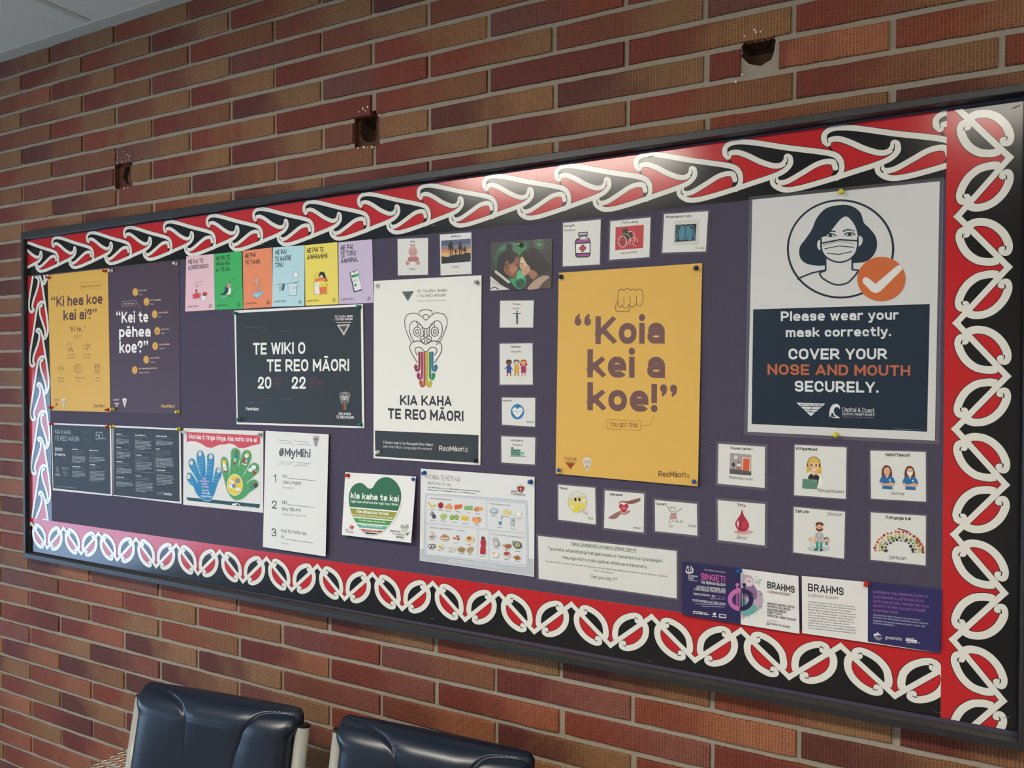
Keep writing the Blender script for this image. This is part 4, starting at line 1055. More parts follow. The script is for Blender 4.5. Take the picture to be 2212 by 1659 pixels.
# ---- white portrait poster with the carved face
p = Sheet('poster', 'Z4', [(72, 105), (970, 57), (960, 1640), (70, 1580)], 'white poster with a carved face and rainbow tongue reading Kia kaha te reo Maori', 'poster', 'language week posters', paper='EDEBE3', base=0.002)
p.part('charcoal_panel').poly('33393C', [(82, 1350), (945, 1388), (943, 1620), (85, 1565)])
p.part('lettering')
for t, x0, y0, x1, y1, h, b, c in (('TE TAURA WHIRI', 431, 203, 680, 194, 23, .0, K), ('I TE REO MĀORI', 434, 241, 672, 234, 23, .0, K), ('MĀORI LANGUAGE COMMISSION', 436, 276, 670, 269, 8, .0, K), ('KIA KAHA', 288, 1138, 722, 1147, 84, .045, '2F3335'), ('TE REO MĀORI', 190, 1252, 820, 1275, 88, .045, '2F3335'),
      ('Tūhono mai ki te Rangaihi Reo Māori', 147, 1458, 567, 1480, 22, .012, 'DEDCD6'), ('Join the Māori Language Movement', 146, 1492, 557, 1514, 22, -.0, 'D3D1CB'), ('ReoMāori', 616, 1518, 826, 1526, 42, .02, 'DEDCD6'), ('.CO', 832, 1508, 855, 1509, 16, .02, 'DEDCD6'), ('.NZ', 832, 1528, 855, 1529, 16, .02, 'DEDCD6')):
    p.text(c, t, x0, y0, x1, y1, h, b)
p.part('emblem')
p.poly('4A4D4E', [(307, 194), (406, 190), (357, 274)]); p.poly('8D908E', [(325, 203), (390, 200), (357, 256)]); p.poly('4A5150', [(332, 208), (382, 205), (357, 248)])
tiki(p, 506, 347, 178, 310, 6.0, '2F3234', ['8E2A3C', '9C2F66', 'B8502E', 'C2B432', '2E8A52', '2A6E96'])
p.done()

# ---- two charcoal event sheets
EV = 'E9E7E2'
p = Sheet('event_sheet', 'Z5', [(150, 96), (1080, 134), (1096, 1222), (178, 1132)], 'charcoal events sheet headed 2022 Events, left one of the pair', 'event sheet', 'charcoal event sheets', paper='E8E6E2', base=0.0014)
p.part('charcoal_panel').poly('2B3034', [(168, 122), (1058, 156), (1072, 1196), (186, 1102)])
p.part('lettering')
for t, x0, y0, x1, y1, h, b, c in (('KIA KAHA', 213, 262, 458, 276, 68, .01, 'AEB2B2'), ('TE REO MĀORI', 213, 365, 583, 382, 72, .01, 'AEB2B2'), ('2022', 213, 520, 330, 527, 46, .03, EV), ('Events', 213, 598, 370, 610, 46, .03, EV), ('50', 840, 355, 950, 350, 120, .0, 'A7ABAA'), ('1972', 640, 270, 770, 275, 55, 0, '4A5052'), ('2022', 640, 385, 770, 392, 55, 0, '4A5052')):
    p.text(c, t, x0, y0, x1, y1, h, b)
BOD = 'A9ACAE'
for hx, hy, hw, n0, yy, n1, y2 in ((475, 500, 105, 3, 605, 6, 700), (480, 768, 128, 2, 842, 5, 922), (743, 516, 138, 3, 625, 4, 690), (750, 738, 82, 2, 840, 8, 985)):
    p.para(EV, hx, hy, hx + hw, hy, 1, 13, 6, 1.0, hx); p.para('6F7478', hx, hy + 30, hx + 195, hy + 28 + 26 * n0 - 20, n0, 8, 10, .5, hy); p.para(BOD, hx, yy, hx + (210 if hx < 600 else 250), y2, n1, 9, 12, .6, yy)
p.part('emblem')
p.line('8C9092', [(870, 335), (1000, 340)], 12); p.ell('5C6367', 252, 810, 24, 50); p.line('9EA2A4', [(238, 790), (252, 800), (266, 792)], 3); p.line('9EA2A4', [(252, 830), (252, 868)], 8)
p.para(EV, 222, 884, 285, 886, 1, 9, 3, 1.0, 3); p.para(EV, 215, 902, 295, 906, 1, 9, 3, 1.0, 4)
p.para(BOD, 316, 786, 420, 790, 1, 10, 8, 1, 5); p.para(BOD, 322, 806, 412, 810, 1, 9, 6, 1, 6); p.line('A9ACAE', [(335, 850), (405, 855), (370, 918)], 4, closed=True); p.line('8C9092', [(352, 862), (388, 864), (370, 898)], 3, closed=True)
p.para('6F7478', 235, 1070, 545, 1100, 1, 16, 30, 1, 8)
p.done()
p = Sheet('event_sheet', 'Z5', [(1102, 134), (2150, 184), (2166, 1342), (1110, 1216)], 'charcoal events sheet in three columns of small print, right one of the pair', 'event sheet', 'charcoal event sheets', paper='E8E6E2', base=0.0019)
p.part('charcoal_panel').poly('2B3034', [(1116, 162), (2128, 208), (2138, 1310), (1112, 1204)])
p.part('lettering')
for hx, hy, hw, n0, yy, n1, y2, ww in ((1162, 268, 85, 2, 350, 4, 410, 215), (1167, 472, 65, 2, 545, 5, 630, 235), (1168, 690, 92, 3, 798, 5, 868, 240), (1162, 930, 115, 2, 1008, 4, 1065, 265),
      (1450, 282, 165, 2, 370, 7, 498, 270), (1470, 590, 78, 3, 700, 6, 812, 245), (1460, 910, 85, 3, 1015, 7, 1145, 275),
      (1770, 298, 170, 2, 382, 4, 432, 268), (1770, 494, 85, 4, 635, 8, 770, 285), (1780, 822, 130, 2, 905, 7, 1040, 280)):
    p.para(EV, hx, hy, hx + hw, hy, 1, 13, 6, 1.0, hx + hy); p.para('7C8185', hx, hy + 28, hx + ww * .85, hy + 24 + 24 * n0 - 10, n0, 8, 10, .45, hy); p.para(BOD, hx, yy, hx + ww, y2, n1, 9.5, 14, .55, yy)
p.line('8C9092', [(1458, 540), (1742, 553), (1748, 866), (1460, 848)], 4, closed=True)
p.text(EV, 'ReoMāori', 1898, 1206, 2022, 1216, 40, .02); p.para(BOD, 1785, 1165, 1890, 1172, 1, 9, 6, 1, 2); p.para(BOD, 1785, 1192, 1890, 1199, 1, 9, 6, 1, 9)
p.done()

# ---- hand washing poster
p = Sheet('poster', 'Z6', [(42, 80), (995, 118), (993, 1092), (38, 995)], 'white hand washing poster with one blue and one green hand', 'poster', 'health notices low on the board', paper='E3E1DB', base=0.0014)
p.part('banner').poly('CE4A52', [(80, 140), (95, 128), (940, 168), (958, 190), (957, 268), (860, 290), (770, 320), (700, 318), (640, 275), (590, 265), (540, 275), (480, 278), (420, 300), (375, 318), (320, 310), (250, 265), (180, 238), (120, 235), (80, 250)])
p.poly('1E4A54', [(78, 905), (955, 990), (950, 1025), (935, 1038), (100, 945), (80, 930)])
p.line('9AA0A2', [(78, 250), (78, 905)], 1.6); p.line('9AA0A2', [(958, 265), (956, 992)], 1.6)
p.part('lettering')
p.text('F3F0EA', 'Horoia ō ringa ringa', 110, 208, 545, 232, 58, .03, slant=.02); p.text('F3F0EA', 'kia noho ora ai', 570, 232, 918, 250, 58, .03, slant=.02)
p.part('hands')
HB = [(330, 950), (260, 925), (195, 860), (160, 780), (120, 745), (82, 685), (85, 625), (118, 615), (165, 660), (208, 738), (205, 700), (165, 630), (118, 555), (103, 490), (125, 450), (165, 452), (200, 520), (246, 660), (235, 600), (205, 490), (200, 400), (225, 352), (270, 360), (296, 430), (305, 560), (308, 655), (318, 600), (325, 480), (322, 420), (350, 388), (395, 395), (410, 440), (402, 560), (390, 680), (384, 740), (410, 640), (430, 570), (465, 550), (498, 590), (490, 660), (455, 730), (430, 810), (400, 890), (370, 935)]
HG = [(660, 938), (600, 890), (560, 810), (530, 700), (500, 590), (488, 490), (505, 435), (545, 430), (575, 480), (585, 570), (585, 660), (600, 560), (610, 440), (615, 350), (655, 320), (705, 340), (720, 410), (700, 520), (676, 615), (700, 540), (740, 400), (770, 352), (825, 350), (855, 405), (840, 480), (790, 580), (738, 665), (790, 600), (840, 520), (900, 495), (945, 540), (938, 600), (880, 660), (820, 710), (768, 768), (830, 715), (890, 695), (932, 725), (930, 775), (880, 815), (830, 850), (780, 900), (730, 930)]
for L, o_, c in ((HB, '6FAE6A', '1F82B5'), (HG, '2C5F8E', '4E9E58')):
    p.line(o_, L, 13, True, True); p.line('E9EDEA', L, 8, True, True); p.poly(c, L, True)
p.part('illustration')
for x, y in ((105, 660), (136, 494), (240, 388), (370, 424), (465, 588)):
    p.ell('E8E4DA', x, y, 22, 29); p.ring('D9894A', x, y, 19, 25, 3); p.line('C05A4A', [(x - 10, y), (x + 10, y - 2)], 5)
for x, y, dx, n_ in ((130, 720, 10, 3), (170, 580, 14, 5), (250, 510, 4, 8), (355, 530, -4, 8), (430, 660, -6, 5)):
    p.para('8CC4E0', x - 35, y - 12 * n_, x + 35, y + 12 * n_, n_, 6, 6, .7, n_ + x)
for t, y, x0, x1, c in (('Ngā', 690, 265, 312, 'E7C6E2'), ('whakahaere', 722, 232, 352, 'E7C6E2'), ('mahia', 755, 262, 328, 'E7C6E2'), ('ki ētahi', 790, 262, 345, 'E7C6E2'), ('kia mā', 832, 268, 345, 'EFF2F2'), ('tonu ngā', 866, 262, 362, 'EFF2F2'), ('ringaringa', 903, 250, 378, 'EFF2F2')): p.text(c, t, x0, y, x1, y + 4, 24, .03)
p.ell('E9CC3A', 658, 758, 92, 126); p.ring('F3F0EA', 658, 758, 92, 126, 6)
p.line('F0EDE6', [(600, 690), (630, 740), (600, 780)], 36, True); p.ell('F0EDE6', 622, 770, 34, 30); p.ell('8E8C8A', 690, 710, 32, 34); p.ell('5E86A8', 645, 770, 22, 26); p.ell('F0EDE6', 695, 815, 30, 22); p.line(K, [(668, 820), (690, 835), (720, 825)], 3, True); p.ring(K, 612, 750, 14, 12, 3)
for x, y in ((620, 700), (635, 690), (675, 765), (615, 828), (690, 780)): p.ell(K, x, y, 4)
p.ell('E2C23C', 530, 490, 28, 34); p.poly('EFE6DC', [(512, 500), (548, 500), (568, 590), (515, 592)]); p.line('B8322C', [(525, 560), (530, 595), (565, 592)], 10)
p.ell('7A5A3A', 675, 368, 16, 16); p.poly('2C6E9E', [(655, 390), (688, 392), (680, 440), (660, 440)]); p.line('EDE9E0', [(668, 440), (655, 480)], 22); p.line('B0282C', [(650, 480), (645, 520)], 22)
p.ell('EFE6DC', 800, 410, 26, 26); p.ell('E0C446', 808, 388, 20, 14); p.poly('B0282C', [(770, 430), (810, 470), (760, 500), (745, 480)]); p.ell('A9ADB0', 795, 475, 18, 24); p.line('EDE9E0', [(745, 505), (800, 520)], 12)
p.ell('E9EBEA', 885, 548, 28, 28); p.ell('E9EBEA', 845, 580, 26, 24); p.line('B0282C', [(905, 590), (880, 635)], 26); p.ell('E2B43C', 912, 592, 12, 10)
p.ell('2A2422', 905, 765, 20, 26); p.ell('8A5A40', 885, 760, 16, 20); p.line('2C7EB0', [(835, 778), (870, 788)], 22); p.line('B0282C', [(862, 745), (880, 752)], 8)
p.line('EFEDE6', [(625, 1000), (660, 985), (700, 985), (735, 1022)], 9, True); p.ell('EFEDE6', 655, 990, 30, 11); p.para('D5DAD8', 742, 1015, 915, 1025, 1, 10, 12, 1.0, 3)
p.done()

# ---- numbered greeting page
p = Sheet('notice_page', 'Z6', [(1022, 113), (1788, 155), (1770, 1603), (1010, 1495)], 'tall white page headed MyMihi with three numbered blanks', 'notice page', 'health notices low on the board', paper='E6E5E0', base=0.0014, lift=(0.006, 0.004))
p.part('lettering')
p.text('2A2B2D', '#MyMihi', 1188, 415, 1572, 432, 98, .045)
for t, x0, y0, x1, y1, h, c in (('1', 1128, 722, 1160, 726, 95, K), ('Ko', 1240, 670, 1297, 674, 42, K), ('tōku ingoa', 1240, 744, 1462, 752, 42, K), ('My name is...', 1240, 800, 1386, 806, 24, '77797B'), ('2', 1112, 1035, 1172, 1040, 95, K), ('Nō', 1237, 985, 1296, 988, 44, K), ('ōku tīpuna', 1234, 1060, 1460, 1072, 44, K), ('My ancestors come from...', 1236, 1114, 1540, 1138, 24, '77797B'), ('3', 1112, 1364, 1170, 1372, 95, K), ('Kei te noho au', 1232, 1320, 1535, 1352, 46, K), ('ki', 1234, 1390, 1264, 1394, 46, K), ('I live in...', 1234, 1456, 1330, 1466, 24, '77797B')):
    p.text(c, t, x0, y0, x1, y1, h, 0.005 if h > 30 else 0)
p.part('ruled_blanks')
for a, b_ in (((1310, 678), (1630, 706)), ((1303, 990), (1627, 1024)), ((1277, 1400), (1618, 1444))): p.line(K, [a, b_], 4.5)
p.part('emblem')
p.text('9B9DA0', '#MyMihi', 1197, 402, 1562, 419, 78, -.012)
for L in ([(1175, 205), (1195, 226), (1325, 235), (1342, 250)], [(1205, 258), (1300, 263)], [(1292, 245), (1310, 262), (1350, 268), (1376, 285)], [(1375, 215), (1395, 235), (1525, 246), (1545, 262)], [(1405, 270), (1490, 274)], [(1492, 258), (1515, 275), (1555, 280), (1578, 296)], [(1172, 524), (1195, 505), (1325, 512), (1345, 498)], [(1205, 480), (1285, 484)], [(1288, 500), (1305, 486), (1360, 490), (1376, 474)], [(1378, 536), (1400, 518), (1525, 528), (1540, 510)], [(1410, 492), (1485, 496)], [(1492, 515), (1510, 498), (1560, 502), (1578, 484)]): p.line('4A4C4F', L, 3.4)
tiki(p, 1636, 172, 38, 62, 2.6, '4A4C4F')
p.done()

# ---- heart poster
p = Sheet('poster', 'Z7', [(85, 100), (862, 145), (842, 852), (82, 770)], 'white food poster with a big green banded heart', 'poster', 'health notices low on the board', paper='ECEAE5', base=0.0014, lift=(0.012, 0.004))
HEART = crom([(370, 275), (395, 262), (425, 210), (470, 168), (530, 152), (600, 168), (660, 220), (700, 290), (712, 370), (700, 450), (660, 560), (600, 660), (520, 735), (430, 766), (345, 752), (260, 680), (195, 580), (155, 480), (138, 370), (150, 290), (190, 235), (245, 215), (290, 225), (325, 255), (345, 272)], True, 5)
def band(y0, y1, s0, s1):
    """slice of the heart between two sloping lines y = y0 + s0 x"""
    pts = list(HEART)
    for a, s_, keep in ((y0, s0, 1), (y1, s1, -1)):
        out = []
        for i in range(len(pts)):
            A, B = pts[i - 1], pts[i]
            da, db = keep * (A[1] - a - s_ * A[0]), keep * (B[1] - a - s_ * B[0])
            if (da < 0) != (db < 0):
                t = da / (da - db); out.append((A[0] + (B[0] - A[0]) * t, A[1] + (B[1] - A[1]) * t))
            if db >= 0: out.append(B)
        pts = out
    return pts
p.part('heart_bands')
sl = 0.082
for y0, y1, c in ((0, 457, '2E6B48'), (472, 558, '9A9A2E'), (570, 620, '4E9A48'), (632, 668, '58AE92'), (682, 704, 'C0453E'), (712, 730, '2A2826')): p.poly(c, band(y0, y1, 0.0 if y0 == 0 else sl, sl))
p.line('3A3C3E', [(718, 425), (705, 500), (660, 600), (590, 690), (510, 752), (430, 775), (345, 762), (268, 705)], 3, True)
p.part('lettering')
for t, x0, y0, x1, y1, h, b in (('kia kaha te kai', 155, 380, 688, 415, 66, .045), ('ngā hua whenua me ngā hua rākau', 162, 422, 684, 458, 28, .02), ('kia āhua nui te kai', 235, 535, 580, 562, 38, .04), ('pārāoa, hua pātiti, hua kano, hua whenua māngaro', 178, 560, 640, 597, 18, .02), ('ika, mīti, heihei, rekamu, hēki', 265, 618, 548, 645, 17, .02), ('miraka, miraka tepe, tīhi', 290, 672, 518, 692, 17, .02), ('hinu me ngā nati', 330, 718, 480, 730, 10, .02)):
    p.text('F1EFE8', t, x0, y0, x1, y1, h, b)
for t, x0, y0, x1, y1, h, b, c in (('Heart', 120, 718, 160, 722, 16, .01, K), ('Foundation', 120, 740, 215, 748, 16, .01, K), ('simple steps', 607, 732, 722, 742, 20, .02, K), ('to', 635, 760, 655, 762, 18, .02, K), ('healthier', 660, 770, 772, 782, 30, .0, '3E6B58'), ('eating', 680, 800, 757, 808, 28, .03, K)):
    p.text(c, t, x0, y0, x1, y1, h, b)
p.part('logo')
def mini_heart(p, x, y, s, c):
    p.poly(c, [(x, y - .45 * s), (x + .4 * s, y - .75 * s), (x + .85 * s, y - .45 * s), (x + .75 * s, y + .2 * s), (x, y + 1.05 * s), (x - .75 * s, y + .2 * s), (x - .85 * s, y - .45 * s), (x - .4 * s, y - .75 * s)], True)
mini_heart(p, 188, 690, 26, 'B5222E'); p.line('F0EDE6', [(188, 685), (188, 715)], 4); p.line('B5222E', [(188, 668), (182, 655)], 5)
p.poly('A9ABA4', [(725, 665), (745, 658), (765, 672), (785, 656), (805, 662), (802, 700), (726, 694)], True); p.poly('CFCEB8', [(726, 698), (803, 703), (790, 730), (765, 745), (740, 732)], True)
mini_heart(p, 797, 757, 19, '4B8F7C'); mini_heart(p, 820, 740, 9, '4B8F7C')
p.done()

# ---- lunch box poster
p = Sheet('poster', 'Z7', [(905, 60), (2140, 150), (2135, 1235), (893, 1058)], 'white lunch box poster showing small foods in compartments', 'poster', 'health notices low on the board', paper='E6E6E4', base=0.0016)
p.part('lunch_box')
p.poly('BFC4C8', [(896, 930), (2132, 1040), (2132, 1226), (896, 1052)])
p.poly('A9B3BB', crom([(956, 366), (1008, 333), (1500, 365), (2003, 407), (2060, 447), (2074, 800), (2068, 1094), (2012, 1137), (1700, 1101), (1300, 1041), (988, 1006), (939, 964), (942, 700)], True, 5))
p.poly('CDD2D6', crom([(960, 370), (1010, 338), (1500, 370), (2000, 412), (2055, 450), (2068, 800), (2062, 1090), (2010, 1130), (1700, 1095), (1300, 1035), (990, 1000), (945, 960), (948, 700)], True, 5))
def rr(x0, y0, x1, y1, s0, s1): return [(x0, y0), (x1, y0 + s0 * (x1 - x0)), (x1, y1 + s1 * (x1 - x0)), (x0, y1)]
for b_ in (rr(972, 352, 1612, 640, .072, .11), rr(1628, 412, 2040, 715, .075, .1), rr(972, 660, 1520, 985, .095, .1), rr(1533, 722, 1640, 1040, .1, .1), rr(1655, 740, 2045, 1050, .085, .12)): p.poly('E0E1E1', b_)
p.part('lettering')
for t, x0, y0, x1, y1, h, c, b in (('UTAINA TE KETE KAI', 980, 175, 1328, 202, 52, '7A3F4E', -.012), ('Ngā Kai Tika o te Tina', 980, 228, 1228, 250, 32, '4A4C50', -.005), ('Heart', 1890, 316, 1965, 322, 26, K, .01), ('Foundation', 1888, 345, 2042, 356, 26, K, .01),
      ('Huawhenua me ngā huarākau', 1005, 388, 1240, 406, 15, '4A4C50', .01), ('Miraka me ngā hua miraka', 1650, 446, 1878, 468, 15, '4A4C50', .01), ('Parāoa me ngā Hua Pātītī', 1005, 705, 1230, 728, 17, '4A4C50', .01), ('Mīti iti te ngako me ngā whakakapinga mīti', 1668, 776, 2032, 818, 15, '4A4C50', .01)):
    p.text(c, t, x0, y0, x1, y1, h, b)
p.para('6A6C70', 980, 262, 1555, 268, 1, 9, 46, 1.0, 4); p.para('6A6C70', 980, 288, 1510, 292, 1, 9, 44, 1.0, 5); p.para('EDEFF0', 1240, 1046, 1740, 1050, 1, 6, 68, 1.0, 6); p.para('EDEFF0', 1200, 1060, 1780, 1064, 1, 6, 80, 1.0, 7); p.para('8A8C90', 1235, 720, 1388, 724, 1, 7, 20, 1.0, 8)
for x, y in ((1035, 500), (1122, 508), (1205, 518), (1315, 528), (1432, 540), (1530, 548), (1035, 618), (1148, 628), (1270, 643), (1382, 655), (1512, 672), (1700, 570), (1842, 582), (1975, 598), (1762, 697), (1905, 715), (1030, 832), (1162, 848), (1290, 866), (1432, 882), (1028, 936), (1118, 948), (1235, 962), (1352, 978), (1440, 992), (1578, 1010), (1722, 920), (1842, 940), (1955, 955), (1718, 1028), (1842, 1046), (1955, 1062)):
    p.para('6A6C70', x - 28, y, x + 28, y, 1, 7, 5, 1.0, int(x))
p.part('foods')
p.line('DDB93A', [(990, 432), (1012, 462), (1040, 470), (1075, 452)], 18, True); p.line('5A4A20', [(986, 420), (992, 436)], 6)
p.ell('A81E28', 1123, 460, 29, 34); p.line('3F5A22', [(1122, 430), (1126, 418)], 5)
for x, y in ((1190, 478), (1215, 460), (1232, 482)): p.ell('E2A066', x, y, 22, 22)
for k in range(4): p.line('E06A30', [(1272, 460 + k * 14), (1355, 462 + k * 9 - 8)], 13)
for k in range(4): p.line('7FB65A', [(1380, 470 + k * 11), (1470, 468 + k * 13)], 9)
p.ell('D88A4A', 1520, 500, 34, 26); p.ell('E6A86A', 1555, 495, 28, 22); p.ell('D0804A', 1498, 510, 14, 16)
p.ell('7C8086', 1028, 550, 22, 26); p.ell('4A4C50', 1050, 580, 20, 26); p.ell('B9BDC2', 1022, 545, 10, 12)
for x, y in ((1130, 580), (1150, 565), (1165, 590), (1145, 602), (1175, 570)): p.ell('A9C66A', x, y, 16, 17)
for x, y in ((1245, 590), (1295, 588)): p.ell('7FA83A', x, y, 24, 28); p.ell('C7DA8A', x, y, 12, 15); p.ell(K, x, y, 5, 6)
p.poly('E0C24A', [(1350, 570), (1420, 588), (1415, 630), (1345, 612)]); p.poly('EBD77A', [(1350, 570), (1368, 562), (1432, 580), (1420, 588)])
for x, y, c in ((1490, 612, 'E09A5A'), (1535, 612, 'DA8A50'), (1512, 632, 'E8B07A')): p.ell(c, x, y, 26, 28)
p.ell('8FA8BC', 1700, 520, 46, 32); p.ell('C6D2DC', 1700, 515, 34, 20)
p.poly('E2D08A', [(1800, 535), (1812, 502), (1880, 518), (1885, 560), (1805, 558)]); p.poly('E9E6DC', [(1948, 520), (2002, 525), (1996, 575), (1955, 570)]); p.poly('F3EFE6', [(1952, 540), (2000, 545), (1996, 575), (1956, 570)])
p.line('5A4250', [(1798, 570), (1772, 615)], 6); p.poly('DDE2E6', [(1748, 605), (1790, 610), (1784, 640), (1754, 636)]); p.poly('4A86A8', [(1750, 632), (1786, 636), (1778, 672), (1758, 670)])
p.poly('B9BEC2', [(1882, 590), (1928, 596), (1922, 690), (1880, 684)]); p.line('5A5C60', [(1898, 620), (1918, 622)], 6); p.line('D5D8DA', [(1930, 566), (1915, 596)], 4)
p.line('C9BFB4', [(1020, 745), (1060, 790), (1070, 800)], 26); p.ell('B9A690', 1030, 800, 34, 18); p.ell('8A5A4A', 1028, 798, 12, 8)
p.poly('B48A5A', [(1112, 805), (1160, 768), (1215, 800), (1210, 838), (1118, 828)]); p.line('EDE3CC', [(1118, 812), (1208, 818)], 10)
for x, y, c in ((1290, 812, 'E6DED0'), (1275, 815, 'C0583A'), (1305, 795, '6A7A3A'), (1312, 822, 'B84A3A')): p.ell(c, x, y, 38 if c == 'E6DED0' else 15, 26 if c == 'E6DED0' else 12)
p.ell('E3D6BC', 1438, 828, 50, 42); p.ell('D8B070', 1438, 822, 36, 28); p.ell('B84A2A', 1432, 812, 18, 16)
for x in (1010, 1046): p.ell('2A2A2C', x, 900, 20, 25); p.ell('E6E2DA', x, 900, 13, 17); p.ell('8A6A4A', x + 2, 902, 5, 6)
p.ell('E6DEC8', 1122, 902, 42, 26, rot=.4); p.ell('C9B48A', 1128, 912, 30, 14, rot=.4)
for k in range(7): p.ell('D9D2C2', 1210 + k * 13, 915 + (k % 3) * 14, 12, 11)
p.poly('A88A60', [(1308, 930), (1345, 905), (1388, 922), (1372, 970), (1318, 958)]); p.line('6A5238', [(1312, 938), (1370, 955)], 5)
p.poly('C6A47A', [(1408, 935), (1440, 906), (1478, 912), (1468, 950), (1438, 976), (1412, 962)], True); p.line('7A5A3C', [(1420, 950), (1465, 925)], 6)
p.poly('B8283A', [(1562, 835), (1612, 842), (1614, 880), (1606, 905), (1612, 930), (1608, 990), (1552, 982), (1556, 920), (1566, 895), (1556, 870)]); p.poly('B8283A', [(1570, 815), (1602, 818), (1610, 845), (1562, 838)]); p.poly('2A2A2C', [(1562, 800), (1606, 806), (1602, 822), (1570, 818)]); p.line('2A2A2C', [(1586, 802), (1584, 790)], 12)
p.ell('B9BEC0', 1715, 830, 28, 30, rot=-.5); p.ell('9AA2A6', 1728, 872, 32, 34); p.ell('E3D2C0', 1726, 872, 22, 24)
p.line('8A5230', [(1795, 888), (1840, 895)], 12); p.ell('A8683A', 1855, 900, 34, 24, rot=-.3); p.ell('E6DCC8', 1796, 886, 8)
p.ell('4A4C48', 1958, 888, 46, 38, rot=.4); p.ell('A9A878', 1956, 886, 36, 28, rot=.4); p.ring('3A3C3A', 1918, 862, 14, 20, 5)
p.ell('EDE6D6', 1725, 990, 34, 24, rot=.5); p.ell('D8B04A', 1702, 975, 14, 10); p.ell('D6D2C8', 1842, 1000, 36, 30); p.ell('B84A40', 1842, 980, 32, 22)
for x, y in ((1930, 1020), (1955, 1010), (1975, 1030), (1950, 1036)): p.ell('B06A3C', x, y, 16, 12)
p.part('logo'); mini_heart(p, 1993, 278, 40, 'A01E2A'); p.line('EDEAE4', [(1993, 270), (1993, 312)], 6); p.line('EDEAE4', [(1978, 276), (2008, 276)], 5); p.line('A01E2A', [(1993, 250), (1986, 230)], 7)
p.done()

# ---- yellow portrait poster
p = Sheet('poster', 'Y1', [(47, 420), (862, 365), (840, 1632), (33, 1560)], 'large yellow poster with an outlined fist reading Koia kei a koe', 'poster', 'large posters', paper='E2B356', base=0.002, lift=(0.003, 0.0))
p.part('lettering')
for t, x0, y0, x1, y1, h in (('“Koia', 138, 826, 650, 822, 158), ('kei a', 205, 1014, 652, 1018, 160), ('koe!”', 205, 1200, 722, 1215, 160)): p.text('75524F', t, x0, y0, x1, y1, h, .052)
p.text('5E3A2E', 'You got this!', 337, 1292, 498, 1298, 28, .004); p.text('4E2A24', 'ReoMāori', 616, 1576, 770, 1582, 32, .02); p.text('4E2A24', 'CO', 775, 1572, 791, 1573, 10, .02); p.text('4E2A24', 'NZ', 775, 1584, 791, 1585, 10, .02)
p.text('6B2A22', 'TE TAURA WHIRI', 80, 1474, 152, 1478, 9, .02); p.text('6B2A22', 'I TE REO MĀORI', 80, 1484, 150, 1488, 9, .02)
p.part('fist_outline')
FB = '6B4420'
p.line(FB, [(385, 610), (384, 540), (390, 520), (408, 515), (420, 520), (435, 508), (455, 518), (472, 512), (488, 520), (505, 512), (522, 525), (526, 560), (524, 590), (512, 606), (495, 606), (486, 596), (475, 612), (455, 612), (447, 600), (436, 618), (416, 618), (408, 602), (398, 616), (385, 610)], 3.4, True)
for x, y0, y1 in ((418, 556, 604), (453, 555, 600), (489, 550, 596)): p.line(FB, [(x, y0), (x, y1)], 3.2)
p.line(FB, [(384, 582), (373, 600), (372, 630), (385, 640), (440, 638), (453, 622), (450, 612)], 3.4, True)
p.line('B0802E', [(322, 1252), (514, 1262), (512, 1316), (321, 1306)], 2.6, closed=True); p.line('B0802E', [(514, 1290), (560, 1282), (585, 1250), (590, 1228)], 2.6, True)
p.part('logo')
p.line('8A4A2A', [(85, 1492), (145, 1495)], 2); p.poly('A8742E', [(86, 1494), (147, 1498), (117, 1536)]); p.poly('A8321E', [(94, 1500), (139, 1503), (117, 1530)])
p.poly('DDD6C6', [(190, 1474), (210, 1468), (233, 1474), (234, 1500), (222, 1532), (212, 1544), (203, 1530), (190, 1500)], True)
p.ring(K, 203, 1492, 6, 8, 2); p.ring(K, 221, 1493, 6, 8, 2)
for k, c in enumerate(('A8323A', 'B8502E', '2E8A52')): p.line(c, [(206 + k * 6, 1510), (206 + k * 6, 1532)], 3)
p.done()

# ---- mask poster
NAVY = '14283B'; ORG = 'D06A38'
p = Sheet('poster', 'Y2', [(102, 148), (1258, 35), (1228, 1635), (72, 1580)], 'big laminated mask poster with a woman wearing a face mask', 'poster', 'large posters', paper='D8D8D6', base=0.0012, rough=0.3, coat=0.25, laminate=0.006)
p.part('navy_panel').poly(NAVY, [(107, 825), (1197, 792), (1180, 1580), (97, 1532)])
p.part('woman_picture')
p.ring(NAVY, 646, 452, 325, 300, 12, n=64)
p.poly(NAVY, [(655, 180), (560, 200), (500, 260), (470, 330), (430, 390), (395, 440), (395, 500), (430, 540), (500, 555), (560, 552), (640, 540), (720, 540), (800, 530), (850, 490), (872, 430), (860, 370), (820, 320), (790, 290), (770, 230), (720, 190)], True)
PAP = 'D8D8D6'
p.poly(PAP, [(676, 252), (640, 275), (600, 325), (560, 370), (528, 385), (525, 440), (540, 490), (575, 520), (634, 534), (690, 525), (735, 490), (752, 440), (752, 370), (735, 310), (705, 268)], True)
p.poly(PAP, [(558, 515), (714, 515), (714, 580), (640, 640), (556, 585)])
for L in ([(522, 395), (505, 400), (498, 430), (508, 458), (525, 458)], [(755, 375), (775, 372), (786, 392), (778, 425), (757, 440)]): p.poly(PAP, L, True); p.line(NAVY, L, 6, True)
p.line(NAVY, [(527, 390), (526, 440), (538, 480), (575, 515), (634, 534), (695, 520), (738, 480), (752, 430), (752, 378)], 9, True)
p.line(NAVY, [(525, 418), (640, 395), (752, 402)], 9); p.line(NAVY, [(545, 452), (635, 434), (730, 442)], 5); p.line(NAVY, [(560, 478), (634, 486), (718, 468)], 5)
